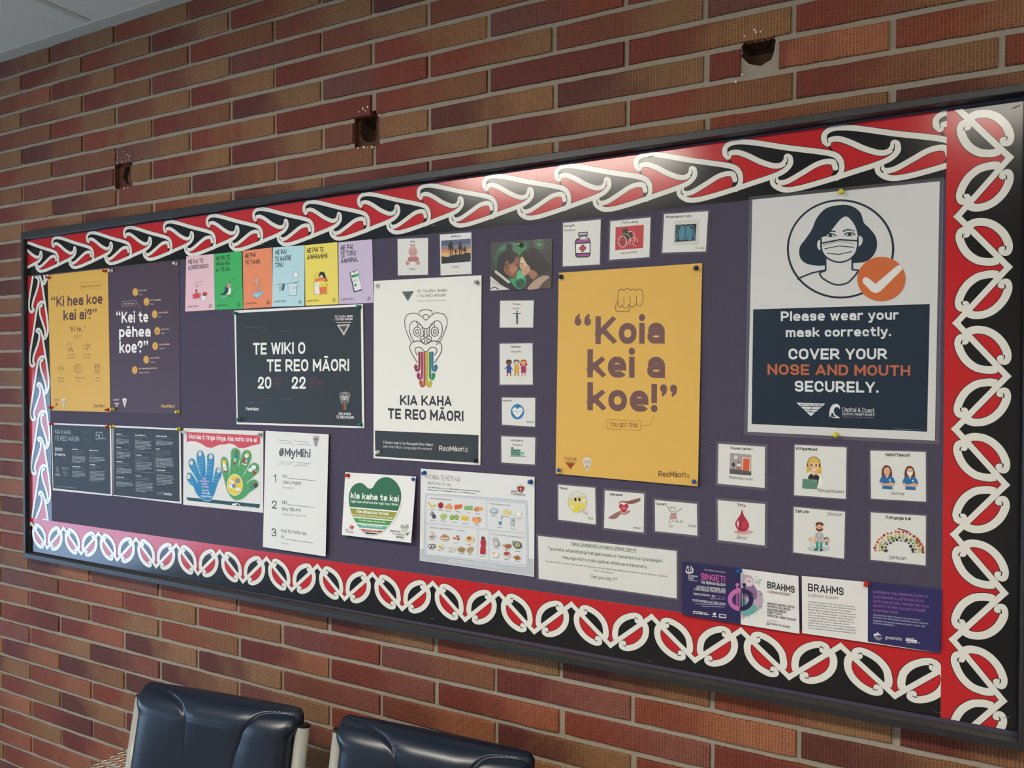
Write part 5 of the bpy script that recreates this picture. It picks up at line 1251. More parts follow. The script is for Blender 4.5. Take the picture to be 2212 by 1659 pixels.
for k in range(26): p.ell(NAVY, 540 + k * 7.6, 431 - 19 * math.sin(math.pi * k / 25.0) + (-9 * k / 25.0), 2.6, 2.6, 8, up=(k == 0))
for x, y in ((583, 366), (702, 360)):
    p.line(NAVY, [(x - 34, y + 4), (x - 10, y - 8), (x + 22, y - 4), (x + 36, y + 6)], 6, True); p.ell(NAVY, x, y + 2, 11, 9); p.line(NAVY, [(x - 28, y + 6), (x, y + 12), (x + 22, y + 8)], 3, True)
p.line(NAVY, [(662, 345), (690, 333), (735, 342)], 9, True, w2=4); p.line(NAVY, [(566, 356), (590, 343), (615, 346)], 7, True)
p.line(NAVY, [(554, 520), (554, 582), (470, 600), (400, 628), (380, 642)], 9); p.line(NAVY, [(718, 515), (718, 580), (765, 585)], 9)
p.line(NAVY, [(515, 600), (535, 632), (585, 662), (634, 674), (690, 660), (730, 622), (755, 590)], 9, True); p.line(NAVY, [(515, 600), (556, 586)], 7)
p.ell(ORG, 898, 638, 149, 137, n=48)
p.poly('E4E4E0', [(782, 640), (795, 626), (815, 630), (862, 668), (990, 560), (1010, 550), (1028, 562), (1026, 580), (890, 715), (862, 726), (838, 716), (785, 662)])
p.part('lettering')
for t, x0, y0, x1, y1, h, b, c in (('Please wear your', 278, 898, 1004, 888, 60, .042, 'DEE2E3'), ('mask correctly.', 308, 996, 958, 990, 58, .042, 'DEE2E3'), ('COVER YOUR', 325, 1134, 936, 1134, 68, .042, 'DEE2E3'), ('NOSE AND MOUTH', 193, 1228, 1076, 1236, 66, .042, 'B9674A'), ('SECURELY.', 363, 1332, 882, 1340, 68, .042, 'DEE2E3'),
      ('Capital & Coast', 657, 1455, 855, 1462, 27, .005, 'DEE2E3'), ('District Health Board', 657, 1478, 855, 1482, 18, .005, 'DEE2E3'), ('ŪPOKO KI TE URU HAUORA', 660, 1492, 853, 1497, 7, 0, '9AA6AE')): p.text(c, t, x0, y0, x1, y1, h, b)
p.para('6A7A86', 975, 1562, 1140, 1569, 1, 5, 8, 1.0, 2)
p.part('logo')
p.poly('DEE2E3', [(374, 1400), (552, 1406), (463, 1484)])
for y in (1423, 1440, 1456): p.line(NAVY, [(374 + (y - 1400) * 1.05, y), (552 - (y - 1400) * 1.05, y + 3)], 4)
p.text(NAVY, 'HUTT VALLEY DHB', 398, 1417, 530, 1421, 11, .03); p.line(NAVY, [(462, 1422), (470, 1435), (458, 1448), (468, 1462)], 3, True)
p.poly('DEE2E3', [(578, 1490), (580, 1445), (596, 1415), (622, 1408), (640, 1420), (642, 1440), (630, 1428), (612, 1432), (605, 1452), (615, 1475), (640, 1492), (612, 1486), (595, 1462)], True)
p.line('DEE2E3', [(590, 1480), (600, 1492), (640, 1494)], 4, True)
p.done()

# ---- laminated picture cards
def card(crop, corners, label, words, paper='E2E1DC', lam=0.0035, group='laminated picture cards', base=0.0012, lift=(0, 0), kind='picture_card'):
    p = Sheet(kind, crop, corners, label, 'card', group, paper=paper, base=base, rough=0.3, coat=0.4, laminate=lam, lift=lift)
    p.part('lettering')
    for w in words:
        t, x0, y0, x1, y1, h = w[:6]; p.text('1E1E20', t, x0, y0, x1, y1, h, w[6] + .012 if len(w) > 6 else 0.004, wob=.06)
    p.part('illustration')
    return p
SK = 'D9A98C'
p = card('Z8', [(62, 115), (268, 107), (267, 355), (64, 360)], 'small white card with a cartoon baby, left of the family card', [('Pēpi', 149, 138, 181, 136, 12, .02), ('Baby', 144, 324, 184, 323, 13)], lam=.002)
p.ell('C9948A', 128, 278, 12, 14); p.ell('C9948A', 202, 276, 12, 14); p.line('D6A79C', [(140, 275), (165, 270), (190, 275)], 26, True); p.ell('E9E6E0', 165, 278, 20, 12)
p.poly('B9757A', [(140, 236), (195, 234), (200, 262), (136, 264)], True); p.ell('D6A79C', 166, 200, 30, 36); p.line(K, [(146, 198), (156, 214), (176, 214), (186, 197)], 2.5, True); p.ell(K, 155, 190, 2.5); p.ell(K, 176, 190, 2.5); p.line('8A6A50', [(158, 165), (150, 152), (168, 158), (178, 150), (172, 165)], 4, True)
p.done()
p = card('Z8', [(348, 85), (560, 70), (562, 350), (353, 360)], 'small white card with a family in silhouette at sunset', [('Whānau', 422, 104, 488, 100, 13, .02), ('Family', 429, 309, 478, 307, 13)], lam=.002)
p.poly('4A5A78', [(357, 126), (556, 111), (556, 150), (357, 162)]); p.poly('8A7A86', [(357, 160), (556, 148), (556, 180), (357, 190)]); p.poly('D9925A', [(357, 188), (556, 178), (556, 215), (357, 225)]); p.poly('E2B070', [(357, 208), (556, 198), (556, 222), (357, 238)])
p.poly('16171B', [(357, 232), (400, 236), (450, 220), (500, 218), (530, 206), (556, 208), (556, 266), (360, 282)])
for x, y, s in ((424, 140, 1.1), (486, 142, 1.05), (455, 185, .5), (516, 167, .65)):
    p.ell('16171B', x, y, 8 * s, 9 * s); p.line('16171B', [(x, y + 8 * s), (x, y + 44 * s)], 20 * s); p.line('16171B', [(x - 5 * s, y + 40 * s), (x - 6 * s, y + 84 * s)], 7 * s); p.line('16171B', [(x + 6 * s, y + 40 * s), (x + 7 * s, y + 84 * s)], 7 * s); p.line('16171B', [(x - 9 * s, y + 15 * s), (x - 18 * s, y + 48 * s)], 5 * s); p.line('16171B', [(x + 9 * s, y + 15 * s), (x + 18 * s, y + 48 * s)], 5 * s)
p.ell('16171B', 410, 152, 7, 8); p.line('16171B', [(410, 158), (414, 178)], 12); p.ell('16171B', 425, 137, 9, 5)
p.done()

p = Sheet('art_print', 'Y8', [(130, 285), (1700, 180), (1685, 1460), (120, 1525)], 'dark green art print of two people pressing noses together', 'picture', paper='3C3A36', base=0.0014, rough=0.35)
p.part('painting')
p.poly('2F5A44', [(225, 720), (260, 520), (360, 390), (550, 300), (800, 270), (1060, 260), (1100, 420), (900, 640), (850, 1000), (700, 900), (420, 900), (270, 960)], True)
p.poly('3F7A58', [(300, 500), (520, 320), (760, 300), (990, 330), (1050, 440), (880, 620), (700, 500), (500, 480)], True)
p.poly('46614A', [(1240, 230), (1450, 210), (1500, 360), (1420, 470), (1290, 420)], True); p.poly('6F9A5C', [(1340, 315), (1415, 320), (1400, 370), (1330, 365)], True)
p.poly('3F9A68', [(610, 1220), (780, 1180), (830, 1000), (930, 1010), (1010, 1170), (1030, 1290), (980, 1420), (800, 1480), (700, 1360)], True); p.poly('5CC088', [(820, 1030), (900, 1020), (970, 1180), (860, 1200), (790, 1200)], True)
p.poly('2D5446', [(760, 1280), (930, 1220), (1010, 1300), (960, 1420), (820, 1440)], True)
p.poly('24211F', [(290, 980), (290, 760), (360, 600), (500, 490), (520, 350), (600, 300), (690, 370), (690, 490), (800, 560), (860, 660), (800, 800), (640, 1100), (480, 1200), (330, 1100)], True)
p.poly('8E5A42', [(470, 1010), (500, 860), (640, 830), (750, 720), (770, 660), (830, 650), (860, 720), (850, 800), (830, 900), (815, 1000), (790, 1120), (760, 1180), (680, 1170), (560, 1120)], True)
p.poly('B07A58', [(640, 880), (740, 840), (800, 900), (790, 1010), (700, 1080), (620, 1020)], True); p.poly('6B3F30', [(500, 800), (545, 750), (590, 800), (570, 940), (530, 950)], True); p.line('A87558', [(505, 830), (545, 770), (580, 820), (560, 930)], 14, True)
p.line('4A2A22', [(740, 880), (800, 865), (840, 880)], 22, True); p.line('5A3028', [(730, 1130), (770, 1090), (800, 1090)], 16, True)
p.poly('272321', [(880, 640), (950, 520), (1080, 450), (1230, 430), (1380, 500), (1480, 680), (1600, 800), (1660, 960), (1500, 1060), (1330, 1100), (1200, 1000), (1130, 900), (1040, 780), (980, 680)], True)
p.poly('C79A7A', [(880, 760), (900, 670), (950, 650), (1030, 800), (1100, 880), (1140, 980), (1080, 1080), (1000, 1140), (940, 1110), (920, 1000), (870, 900)], True)
p.poly('DCC0A0', [(890, 770), (930, 680), (970, 720), (1040, 830), (1010, 900), (930, 830)], True); p.line('5A3A2C', [(890, 820), (940, 835), (990, 830)], 16, True)
p.poly('A8705A', [(1100, 1090), (1160, 980), (1300, 1050), (1320, 1130), (1230, 1230), (1150, 1180)], True)
p.poly('B39884', [(1070, 1485), (1200, 1300), (1400, 1160), (1560, 1130), (1640, 1200), (1590, 1380), (1330, 1470)], True); p.poly('5A4A42', [(1340, 1470), (1450, 1330), (1600, 1200), (1684, 1220), (1680, 1456)])
p.poly('2B2725', [(130, 1000), (240, 1010), (500, 1200), (700, 1380), (820, 1490), (560, 1500), (330, 1340), (130, 1140)], True)
p.poly('D9D6CC', [(122, 1140), (230, 1230), (400, 1370), (620, 1490), (122, 1520)]); p.line('3A3835', [(140, 1470), (230, 1430), (340, 1490)], 26, True)
for k in range(9): p.ell('CFCBBE', 270 + k * 40, 1040 + k * 32, 42, 36, rot=.7); p.line('4A4640', [(255 + k * 40, 1070 + k * 32), (300 + k * 40, 1040 + k * 32)], 7)
for k in range(9): p.line('8A867A', [(150 + k * 45, 1240 + k * 22), (170 + k * 45, 1310 + k * 18)], 9)
p.done()

p = card('Z8', [(755, 532), (982, 530), (977, 712), (752, 712)], 'small white card with a green standing figure with arms out', [('Tinana', 842, 560, 892, 559, 12, .02), ('Body', 843, 590, 886, 590, 13)], lam=.002)
p.ell('26312E', 869, 604, 5, 6); p.line('2F6A66', [(869, 612), (869, 650)], 15); p.line('26312E', [(840, 619), (869, 615), (897, 619)], 5); p.line('2F6A66', [(865, 645), (866, 690)], 6); p.line('26312E', [(873, 645), (873, 690)], 6)
p.done()
p = card('Z8', [(752, 822), (973, 818), (975, 1097), (753, 1097)], 'white card with three cartoon children in bright clothes', [('Children', 824, 849, 895, 849, 14, .02), ('Tamariki', 822, 881, 898, 880, 13)], lam=.003)
for x, sk, hair, top, leg in ((814, '7A4E36', '1E1A18', '2C4E9E', 'B0302C'), (866, 'E6C8A4', '3A2A20', 'DDA83A', 'C06A2C'), (913, 'E6B08C', 'C0402C', 'A82C6E', 'D9A98C')):
    p.line(leg, [(x - 7, 1010), (x - 11, 1042)], 9); p.line(leg, [(x + 8, 1010), (x + 13, 1038)], 9)
    p.line(sk, [(x - 30, 992), (x - 12, 978), (x + 12, 978), (x + 27, 1000)], 6) if x != 866 else p.line(sk, [(x - 20, 942), (x - 12, 975), (x + 12, 975), (x + 20, 944)], 6)
    p.poly(top, [(x - 15, 970), (x + 15, 970), (x + 17, 1018), (x - 16, 1018)]); p.ell(hair, x, 945, 20, 17); p.ell(sk, x, 954, 16, 17); p.line('5A2A22', [(x - 6, 961), (x, 965), (x + 6, 961)], 2.5, True); p.ell(K, x - 6, 951, 2); p.ell(K, x + 6, 951, 2)
p.ell('C0402C', 896, 962, 8, 8); p.ell('C0402C', 931, 962, 8, 8)
p.done()
p = card('Z8', [(767, 1185), (992, 1187), (990, 1382), (768, 1368)], 'white card with a blue disc holding a white heart', [('Hauora', 771, 1211, 833, 1211, 13, .02), ('Health', 930, 1356, 986, 1358, 14)], lam=.0025)
p.ell('2C7DB5', 872, 1281, 45, 52); p.poly('EDEDEA', [(872, 1262), (890, 1250), (908, 1266), (902, 1290), (872, 1318), (844, 1290), (838, 1266), (856, 1250)], True); p.line('5A6468', [(832, 1280), (858, 1280), (864, 1266), (872, 1296), (878, 1278), (912, 1281)], 2.2)
p.done()
p = card('Z8', [(762, 1447), (992, 1455), (988, 1638), (765, 1623)], 'white card with a small green hospital building', [('Hōhipera', 832, 1480, 908, 1482, 13, .02), ('Hospital', 838, 1510, 904, 1512, 14)], lam=.0035)
p.poly('6FA08E', [(826, 1530), (892, 1535), (892, 1580), (826, 1578)]); p.poly('A9C9B9', [(892, 1556), (918, 1558), (918, 1582), (892, 1580)]); p.poly('3A5A54', [(830, 1520), (844, 1520), (844, 1532), (830, 1531)])
for i in range(5):
    for j in range(3): p.rect('2E4A46', 832 + i * 12, 1540 + j * 13, 839 + i * 12, 1547 + j * 13, up=(i + j == 0))
p.line('2E4A46', [(820, 1582), (932, 1584)], 3); p.line('2E4A46', [(890, 1554), (922, 1556)], 3)
p.done()

p = card('Y7', [(178, 205), (690, 158), (672, 768), (168, 793)], 'white card with a purple medicine bottle bearing a red cross', [('Rongoā', 190, 262, 332, 250, 30, .02), ('Medicine', 190, 320, 348, 314, 28)], lift=(-.002, 0), base=.0035)
p.poly(K, [(380, 332), (512, 322), (512, 372), (498, 382), (500, 398), (535, 415), (550, 450), (548, 640), (520, 672), (370, 678), (340, 655), (335, 460), (352, 425), (400, 405), (400, 388), (382, 385)])
p.poly('B9B9B6', [(392, 345), (500, 336), (498, 362), (394, 372)]); p.poly('DDDDD8', [(416, 392), (485, 385), (486, 405), (525, 425), (400, 430), (412, 410)]); p.poly('9E4A96', [(365, 435), (528, 425), (536, 462), (352, 475)]); p.poly('EDEBE8', [(350, 492), (537, 480), (536, 605), (350, 612)]); p.poly('9E4A96', [(352, 630), (535, 622), (520, 655), (375, 662)])
p.poly(K, [(422, 500), (464, 498), (464, 525), (487, 525), (486, 568), (463, 570), (462, 596), (420, 598), (420, 572), (397, 573), (398, 530), (422, 528)]); p.poly('D2434A', [(430, 510), (456, 508), (456, 535), (478, 534), (477, 560), (454, 562), (453, 588), (428, 590), (428, 563), (405, 564), (406, 540), (430, 538)])
p.done()
p = card('Y7', [(822, 182), (1370, 130), (1348, 668), (805, 705)], 'white card with a wheelchair on a red square', [('Tūru wīra', 980, 215, 1195, 205, 32, .02), ('Wheelchair', 962, 632, 1190, 610, 30)], lift=(-.002, 0), base=.0035)
p.poly('C2363A', [(892, 262), (1278, 228), (1265, 545), (885, 575)])
p.poly('2A2829', [(985, 290), (1055, 275), (1062, 345), (1118, 325), (1120, 395), (1070, 420), (1000, 400), (990, 350)]); p.line('2A2829', [(960, 275), (990, 290)], 6); p.line('2A2829', [(1020, 268), (1050, 275)], 6)
p.poly('2A2829', [(990, 365), (1040, 365), (1085, 400), (1080, 440), (1000, 400)]); W2 = 'E3DEDA'
p.ring(W2, 985, 458, 54, 74, 9); p.ring('2A2829', 985, 458, 44, 62, 4)
for k in range(6):
    a = k * math.pi / 3; p.line('2A2829', [(985, 458), (985 + 42 * math.cos(a), 458 + 60 * math.sin(a))], 5)
for L in ([(990, 352), (1045, 358), (1085, 395), (1088, 450)], [(1060, 325), (1110, 322), (1145, 350), (1150, 400), (1150, 470)], [(1040, 500), (1088, 445), (1140, 440)], [(1160, 400), (1185, 430), (1195, 480)], [(1120, 470), (1150, 515), (1180, 512)], [(1070, 430), (1150, 400)], [(1088, 450), (1090, 510), (1075, 520)]): p.line(W2, L, 6, True)
p.line('2A2829', [(1080, 500), (1092, 535)], 10); p.line('2A2829', [(1150, 500), (1215, 465)], 9)
p.done()
p = card('Y7', [(1555, 85), (2155, 45), (2118, 590), (1525, 607)], 'white card with a small blue chest scan on black', [('Whakaata roto', 1578, 142, 1925, 124, 34, .02), ('X-ray', 1980, 560, 2105, 556, 30)], lift=(-.002, 0), base=.0035)
p.poly('D3D2C9', [(1690, 175), (2040, 155), (2020, 500), (1670, 510)]); p.poly('1E2628', [(1710, 230), (1995, 215), (1980, 445), (1698, 462)])
B_ = '5FA3B5'
for sg, x0 in ((-1, 1845), (1, 1845)):
    p.poly('3F7D90', [(x0 + sg * 15, 265), (x0 + sg * 60, 260), (x0 + sg * 90, 320), (x0 + sg * 88, 430), (x0 + sg * 30, 438), (x0 + sg * 12, 380)], True)
    for k in range(7): p.line(B_, [(x0 + sg * 10, 280 + k * 22), (x0 + sg * 45, 268 + k * 24), (x0 + sg * 82, 295 + k * 22)], 5, True)
    p.line(B_, [(x0 + sg * 15, 255), (x0 + sg * 80, 245), (x0 + sg * 110, 262), (x0 + sg * 118, 330), (x0 + sg * 140, 440)], 7, True); p.line(B_, [(x0 + sg * 92, 280), (x0 + sg * 100, 350), (x0 + sg * 122, 445)], 6, True)
for k in range(9): p.line(B_, [(1835, 235 + k * 24), (1858, 234 + k * 24)], 9)
p.done()

p = card('Y3', [(100, 100), (570, 140), (580, 608), (100, 545)], 'creased white card with a bandaged yellow face and thermometer', [('Māuiui', 115, 152, 218, 164, 28, .03), ('Sick', 478, 540, 552, 546, 30)])
p.ell('E3D488', 345, 320, 122, 135); p.ell('E8D94A', 345, 400, 85, 52); p.poly('DFDCD2', [(228, 270), (262, 215), (340, 186), (420, 205), (458, 250), (380, 255), (290, 270), (224, 305)], True); p.line('A8A49A', [(222, 300), (300, 268), (380, 252), (462, 262)], 4, True); p.line('B5B1A6', [(240, 250), (330, 222), (440, 230)], 3, True)
p.ring('9A8A50', 345, 320, 122, 135, 3)
for x in (319, 370): p.ell('1E1D1C', x, 288, 14, 23)
for x, y, r in ((275, 388, .4), (428, 300, -.5)): p.ell('EDE6D6', x, y, 30, 13, rot=r); p.ell('EDE6D6', x, y, 13, 26, rot=r)
p.line('7A3A36', [(352, 402), (470, 468)], 30); p.line('EDEAE6', [(356, 404), (466, 464)], 22); p.line('A8504A', [(395, 425), (455, 458)], 6)
p.done()
p = card('Y3', [(695, 172), (1198, 215), (1190, 712), (685, 652)], 'white card with two hands around a red heart', [('Manawa', 760, 236, 920, 246, 32, .03), ('Heart', 1056, 664, 1170, 670, 32)], lam=.0045)
p.poly('9A6E62', [(740, 522), (880, 438), (950, 440), (1015, 425), (1000, 460), (950, 482), (900, 478), (830, 535)], True); p.poly('C49A8C', [(880, 452), (950, 448), (1005, 436), (940, 474)], True)
p.poly('8A5E52', [(870, 340), (910, 305), (1000, 305), (1138, 272), (1138, 312), (1050, 345), (1000, 345), (930, 325)], True); p.poly('B58A7C', [(880, 330), (920, 310), (1000, 312), (940, 322)], True)
p.poly('C2303C', [(938, 362), (965, 340), (995, 358), (992, 395), (942, 452), (885, 400), (878, 362), (905, 342)], True); p.line('E8C6C6', [(905, 405), (918, 405), (924, 380), (932, 415), (940, 375), (948, 412), (955, 398), (980, 402)], 4)
p.done()
p = card('Y3', [(1335, 295), (1872, 345), (1878, 750), (1338, 692)], 'small white card with a line drawn jumping child in striped top', [('Tamaiti', 1342, 358, 1482, 366, 32, .02), ('Child', 1764, 640, 1862, 644, 32)], lam=.004)
p.ring(K, 1567, 425, 38, 40, 4); p.line(K, [(1530, 400), (1545, 388), (1565, 392), (1580, 385), (1602, 400)], 4, True); p.line(K, [(1548, 430), (1565, 445), (1585, 430)], 3.5, True)
p.poly('D9A09C', [(1540, 470), (1600, 470), (1612, 535), (1528, 538)])
for k in range(4): p.line('B05A58', [(1536, 482 + k * 16), (1606, 480 + k * 16)], 4)
p.line(K, [(1540, 470), (1600, 470), (1612, 535), (1528, 538)], 3.5, closed=True); p.line(K, [(1528, 538), (1520, 575), (1550, 580), (1570, 555), (1590, 572), (1626, 565), (1612, 535)], 4)
p.line(K, [(1540, 450), (1515, 420), (1505, 390)], 4, True); p.line(K, [(1600, 460), (1640, 430), (1665, 412)], 4, True); p.line(K, [(1522, 580), (1512, 620), (1530, 642), (1555, 632)], 4, True); p.line(K, [(1620, 568), (1650, 580), (1678, 568)], 4, True)
for x, y in ((1503, 388), (1667, 410), (1555, 630), (1676, 566)): p.ring(K, x, y, 9, 9, 3.5)
p.done()

p = Sheet('place_name_sign', 'Y6', [(150, 112), (2095, 325), (2098, 990), (160, 712)], 'wide white laminated sign giving the longest place name in green', 'sign', paper='E0DFD9', base=0.0012, rough=.3, coat=.4, laminate=.0035)
p.part('lettering')
GT = '2C5C38'
for t, x0, y0, x1, y1, h, c, b in (('New Zealand’s longest place name!', 616, 238, 1530, 332, 46, GT, .012), ('Taumata-whakatangi-hangakoauau-o-tamatea-turi-pukakapiki-', 285, 310, 1915, 490, 48, GT, .012), ('maunga-horo-nuku-pokai-whenua-kitanatahu', 487, 432, 1678, 570, 48, GT, .012),
      ('“the place where Tamatea, the man with the big knees, who slid, climbed and swallowed mountains, known as ‘landeater’, played his', 246, 474, 1972, 694, 22, '2A2B2A', .008), ('flute to his loved one”', 932, 606, 1212, 645, 22, '2A2B2A', .008), ('Can you say it?', 888, 702, 1262, 750, 48, '2C4A3C', .01)): p.text(c, t, x0, y0, x1, y1, h, b)
p.part('underline').line(GT, [(614, 243), (1530, 345)], 5)
p.done()

p = card('Y4', [(100, 82), (545, 110), (540, 503), (92, 462)], 'white card with a waiting room picture and orange door', [('Ruma tatari', 215, 135, 423, 145, 26, .02), ('Waiting room', 198, 412, 428, 434, 26)], lam=.0045)
p.poly('A89E9C', [(210, 170), (413, 185), (413, 385), (206, 368)]); p.poly('5A5654', [(206, 318), (413, 345), (413, 385), (206, 368)]); p.poly('E6E2DE', [(328, 210), (405, 217), (402, 345), (324, 330)]); p.poly('DA5A34', [(336, 220), (398, 226), (394, 342), (332, 332)])
p.ell('E9E6E2', 265, 210, 17, 18); p.line(K, [(265, 200), (265, 212), (272, 214)], 3); p.ell('3A4450', 243, 280, 16, 20); p.line('E6E4E0', [(228, 300), (232, 318)], 4); p.line('E6E4E0', [(256, 300), (256, 318)], 4); p.line(K, [(230, 305), (258, 306)], 6)
p.ell('5A3A2C', 293, 258, 8, 9); p.poly('E9E6E0', [(278, 272), (312, 274), (315, 302), (276, 300)]); p.line('C0503C', [(282, 304), (282, 330)], 9); p.line('C0503C', [(304, 306), (304, 334)], 9); p.line('C0503C', [(280, 303), (308, 306)], 12)
p.done()
p = card('Y4', [(828, 92), (1322, 117), (1315, 608), (822, 572)], 'white card with a blonde receptionist wearing a headset', [('Kiripaepae', 840, 140, 1043, 148, 30, .03), ('Receptionist', 1055, 540, 1300, 556, 30)], lam=.0025)
p.poly('DDB84E', [(940, 355), (950, 260), (985, 215), (1040, 215), (1072, 260), (1080, 365), (1030, 362), (980, 345)], True); p.poly('E9BE98', [(962, 262), (1055, 262), (1052, 320), (1010, 352), (972, 320)], True); p.poly('DDB84E', [(955, 275), (975, 240), (1020, 232), (1062, 270), (1020, 258)], True)
p.line(K, [(952, 290), (955, 240), (990, 210), (1035, 212), (1068, 248), (1066, 300)], 5, True); p.line('5A3A2A', [(950, 272), (950, 300)], 12); p.line('5A3A2A', [(1066, 275), (1064, 305)], 12); p.line(K, [(956, 300), (985, 325), (1000, 322)], 4, True)
for x in (987, 1032): p.ell('3A2A28', x, 287, 8, 11)
p.line('F0EDE8', [(990, 325), (1010, 332), (1026, 325)], 10, True); p.poly('E9BE98', [(992, 350), (1030, 352), (1035, 385), (985, 380)])
p.poly('EFECE6', [(1040, 385), (1085, 410), (1092, 470), (1050, 508), (1030, 480)], True); p.poly('2B2628', [(955, 395), (985, 362), (1005, 385), (1035, 372), (1064, 395), (1040, 500), (965, 470)]); p.poly('EFECE6', [(985, 362), (1000, 360), (1008, 385)]); p.poly('5E8A76', [(902, 415), (1043, 425), (1038, 512), (898, 502)]); p.poly('6F9A86', [(960, 420), (1043, 425), (1040, 460)]); p.line('2B4A40', [(898, 503), (1050, 512)], 5)
p.done()
p = card('Y4', [(1550, 147), (2078, 160), (2080, 634), (1557, 605)], 'white card with two nurses in blue, one masked', [('Nēhi/Tapuhi', 1695, 200, 1925, 204, 30, .03), ('Nurse', 1752, 568, 1873, 572, 30)], lam=.0025)
for x, m in ((1708, 0), (1927, 1)):
    y = 6 if m else 0
    p.poly('6B3A30', [(x - 50, 392 + y), (x - 48, 330 + y), (x - 25, 292 + y), (x + 8, 288 + y), (x + 38, 315 + y), (x + 50, 385 + y), (x + 25, 400 + y), (x - 20, 395 + y)], True)
    p.poly('E6B698', [(x - 28, 325 + y), (x + 5, 306 + y), (x + 30, 330 + y), (x + 22, 372 + y), (x, 392 + y), (x - 22, 372 + y)], True); p.rect('E6B698', x - 10, 380 + y, x + 12, 410 + y)
    p.poly('2570A8', [(x - 75, 445 + y), (x - 55, 398 + y), (x - 14, 388 + y), (x, 412 + y), (x + 16, 390 + y), (x + 60, 402 + y), (x + 82, 455 + y), (x + 50, 460 + y), (x + 55, 518 + y), (x - 45, 512 + y), (x - 42, 452 + y)])
    p.line('E0AE90', [(x - 62, 450 + y), (x - 45, 470 + y), (x + 10, 468 + y), (x + 50, 452 + y)], 20, True); p.line('E0AE90', [(x + 68, 460 + y), (x + 55, 478 + y), (x - 20, 470 + y)], 18, True); p.ell('DDE6EA', x + 28, 428 + y, 9, 9)
    if m: p.poly('EFEDEA', [(x - 28, 345 + y), (x, 338 + y), (x + 28, 350 + y), (x + 20, 374 + y), (x, 384 + y), (x - 20, 372 + y)])
    else: p.line('B05A50', [(x - 10, 366), (x, 371), (x + 10, 366)], 4, True)
    for e in (-11, 11): p.ell('3A2A28', x + e, 338 + y, 4, 4)
p.done()
p = card('Y4', [(92, 620), (545, 657), (540, 1053), (98, 1000)], 'white card with one large red blood drop', [('Toto', 277, 678, 358, 684, 28, .03), ('Blood', 275, 990, 368, 996, 32)], lam=.0045)
p.ell('D8A8A6', 340, 925, 92, 24); p.ell('C0686A', 325, 912, 46, 12)
p.poly('A8283A', [(325, 708), (340, 760), (375, 815), (392, 860), (380, 895), (345, 912), (300, 908), (268, 880), (260, 840), (280, 800), (310, 755)], True); p.poly('C23A4C', [(350, 800), (380, 850), (365, 890), (320, 885)], True); p.poly('E9C6CA', [(275, 835), (290, 815), (295, 850), (285, 878)], True)
p.done()
p = card('Y4', [(820, 685), (1308, 732), (1298, 1178), (815, 1118)], 'white card with a bearded doctor and two children', [('Tākuta', 832, 738, 962, 744, 30, .03), ('Doctor', 1142, 765, 1282, 774, 30)], lam=.0025)
p.ell('BFC6CA', 1055, 1085, 110, 28)
p.line('3F9A84', [(1045, 1010), (1040, 1090)], 24); p.line('3F9A84', [(1080, 1012), (1078, 1092)], 24); p.ell('2A2420', 1030, 1092, 18, 8); p.ell('2A2420', 1082, 1097, 18, 8)
p.line('E0AE90', [(1022, 960), (1020, 1035)], 14); p.line('E0AE90', [(1098, 965), (1100, 1030)], 14); p.poly('B9BDBC', [(1020, 935), (1060, 925), (1105, 940), (1098, 1020), (1030, 1016)]); p.line('7A8082', [(1040, 935), (1045, 975), (1075, 980), (1082, 935)], 4, True); p.poly('E6B698', [(1048, 915), (1078, 915), (1065, 950)])
p.ell('E6B698', 1062, 880, 34, 40); p.poly('7A4630', [(1030, 885), (1062, 895), (1096, 888), (1092, 910), (1064, 920), (1036, 908)], True); p.poly('6B3A28', [(1028, 870), (1032, 838), (1062, 828), (1098, 840), (1098, 866), (1060, 852)], True); p.line('C07A3A', [(1036, 876), (1090, 880)], 5); p.line('7A3028', [(1052, 903), (1076, 905)], 4)
for x, hc, bc in ((985, 'D9C08A', 'D6D6D2'), (1130, '2A2422', '6E93B0')):
    p.line('E9E2DA', [(x - 5, 1035), (x - 5, 1065)], 9); p.line('D9D4CE', [(x + 10, 1040), (x + 10, 1082)], 9); p.ell(hc, x, 990, 22, 18); p.ell('E6BC9C', x + 2, 998, 18, 16); p.poly(bc, [(x - 14, 1012), (x + 16, 1014), (x + 18, 1052), (x - 14, 1048)])
p.line('E6BC9C', [(968, 1012), (952, 972)], 9); p.line('E6BC9C', [(1148, 1025), (1168, 998)], 9)
p.done()
p = card('Y4', [(1555, 737), (2080, 770), (2077, 1243), (1553, 1188)], 'white card with an arch of fruit and vegetables', [('Tohunga kai', 1695, 800, 1937, 812, 32, .03), ('Dietician', 1730, 1180, 1893, 1190, 32)], lam=.0025)
rnd = random.Random(9)
for ring_, (r0, cols) in enumerate(((1.0, ('A8262E', 'B8323A', '8E2A24', 'C25A34', 'D07A3A', 'C24A3A')), (.84, ('D9A83A', 'C9B45A', 'E2C070', 'D08A3A', 'B8C07A', 'D9C890')), (.70, ('5E8A3A', '3F6A2E', '8AA84A', '4A3A2A', 'A8B86A', '6A2A3A')), (.56, ('2E1E2A', '4A2238', '1E1A1E', '5A2A3A', '2A2A2E', '3A1E2E')))):
    n_ = int(19 * r0) + 2
    for k in range(n_):
        a = math.pi * (1.03 - 1.06 * k / (n_ - 1))
        x = 1825 + 228 * r0 * math.cos(a) + rnd.uniform(-5, 5); y = 1082 - 172 * r0 * math.sin(a) + 22 * (k / n_) + rnd.uniform(-5, 5) + 4
        s_ = rnd.uniform(.6, 1.15); p.ell(cols[(k + ring_) % 6], x, y, 15 * s_, 13 * s_, 10, rot=rnd.random() * 3)
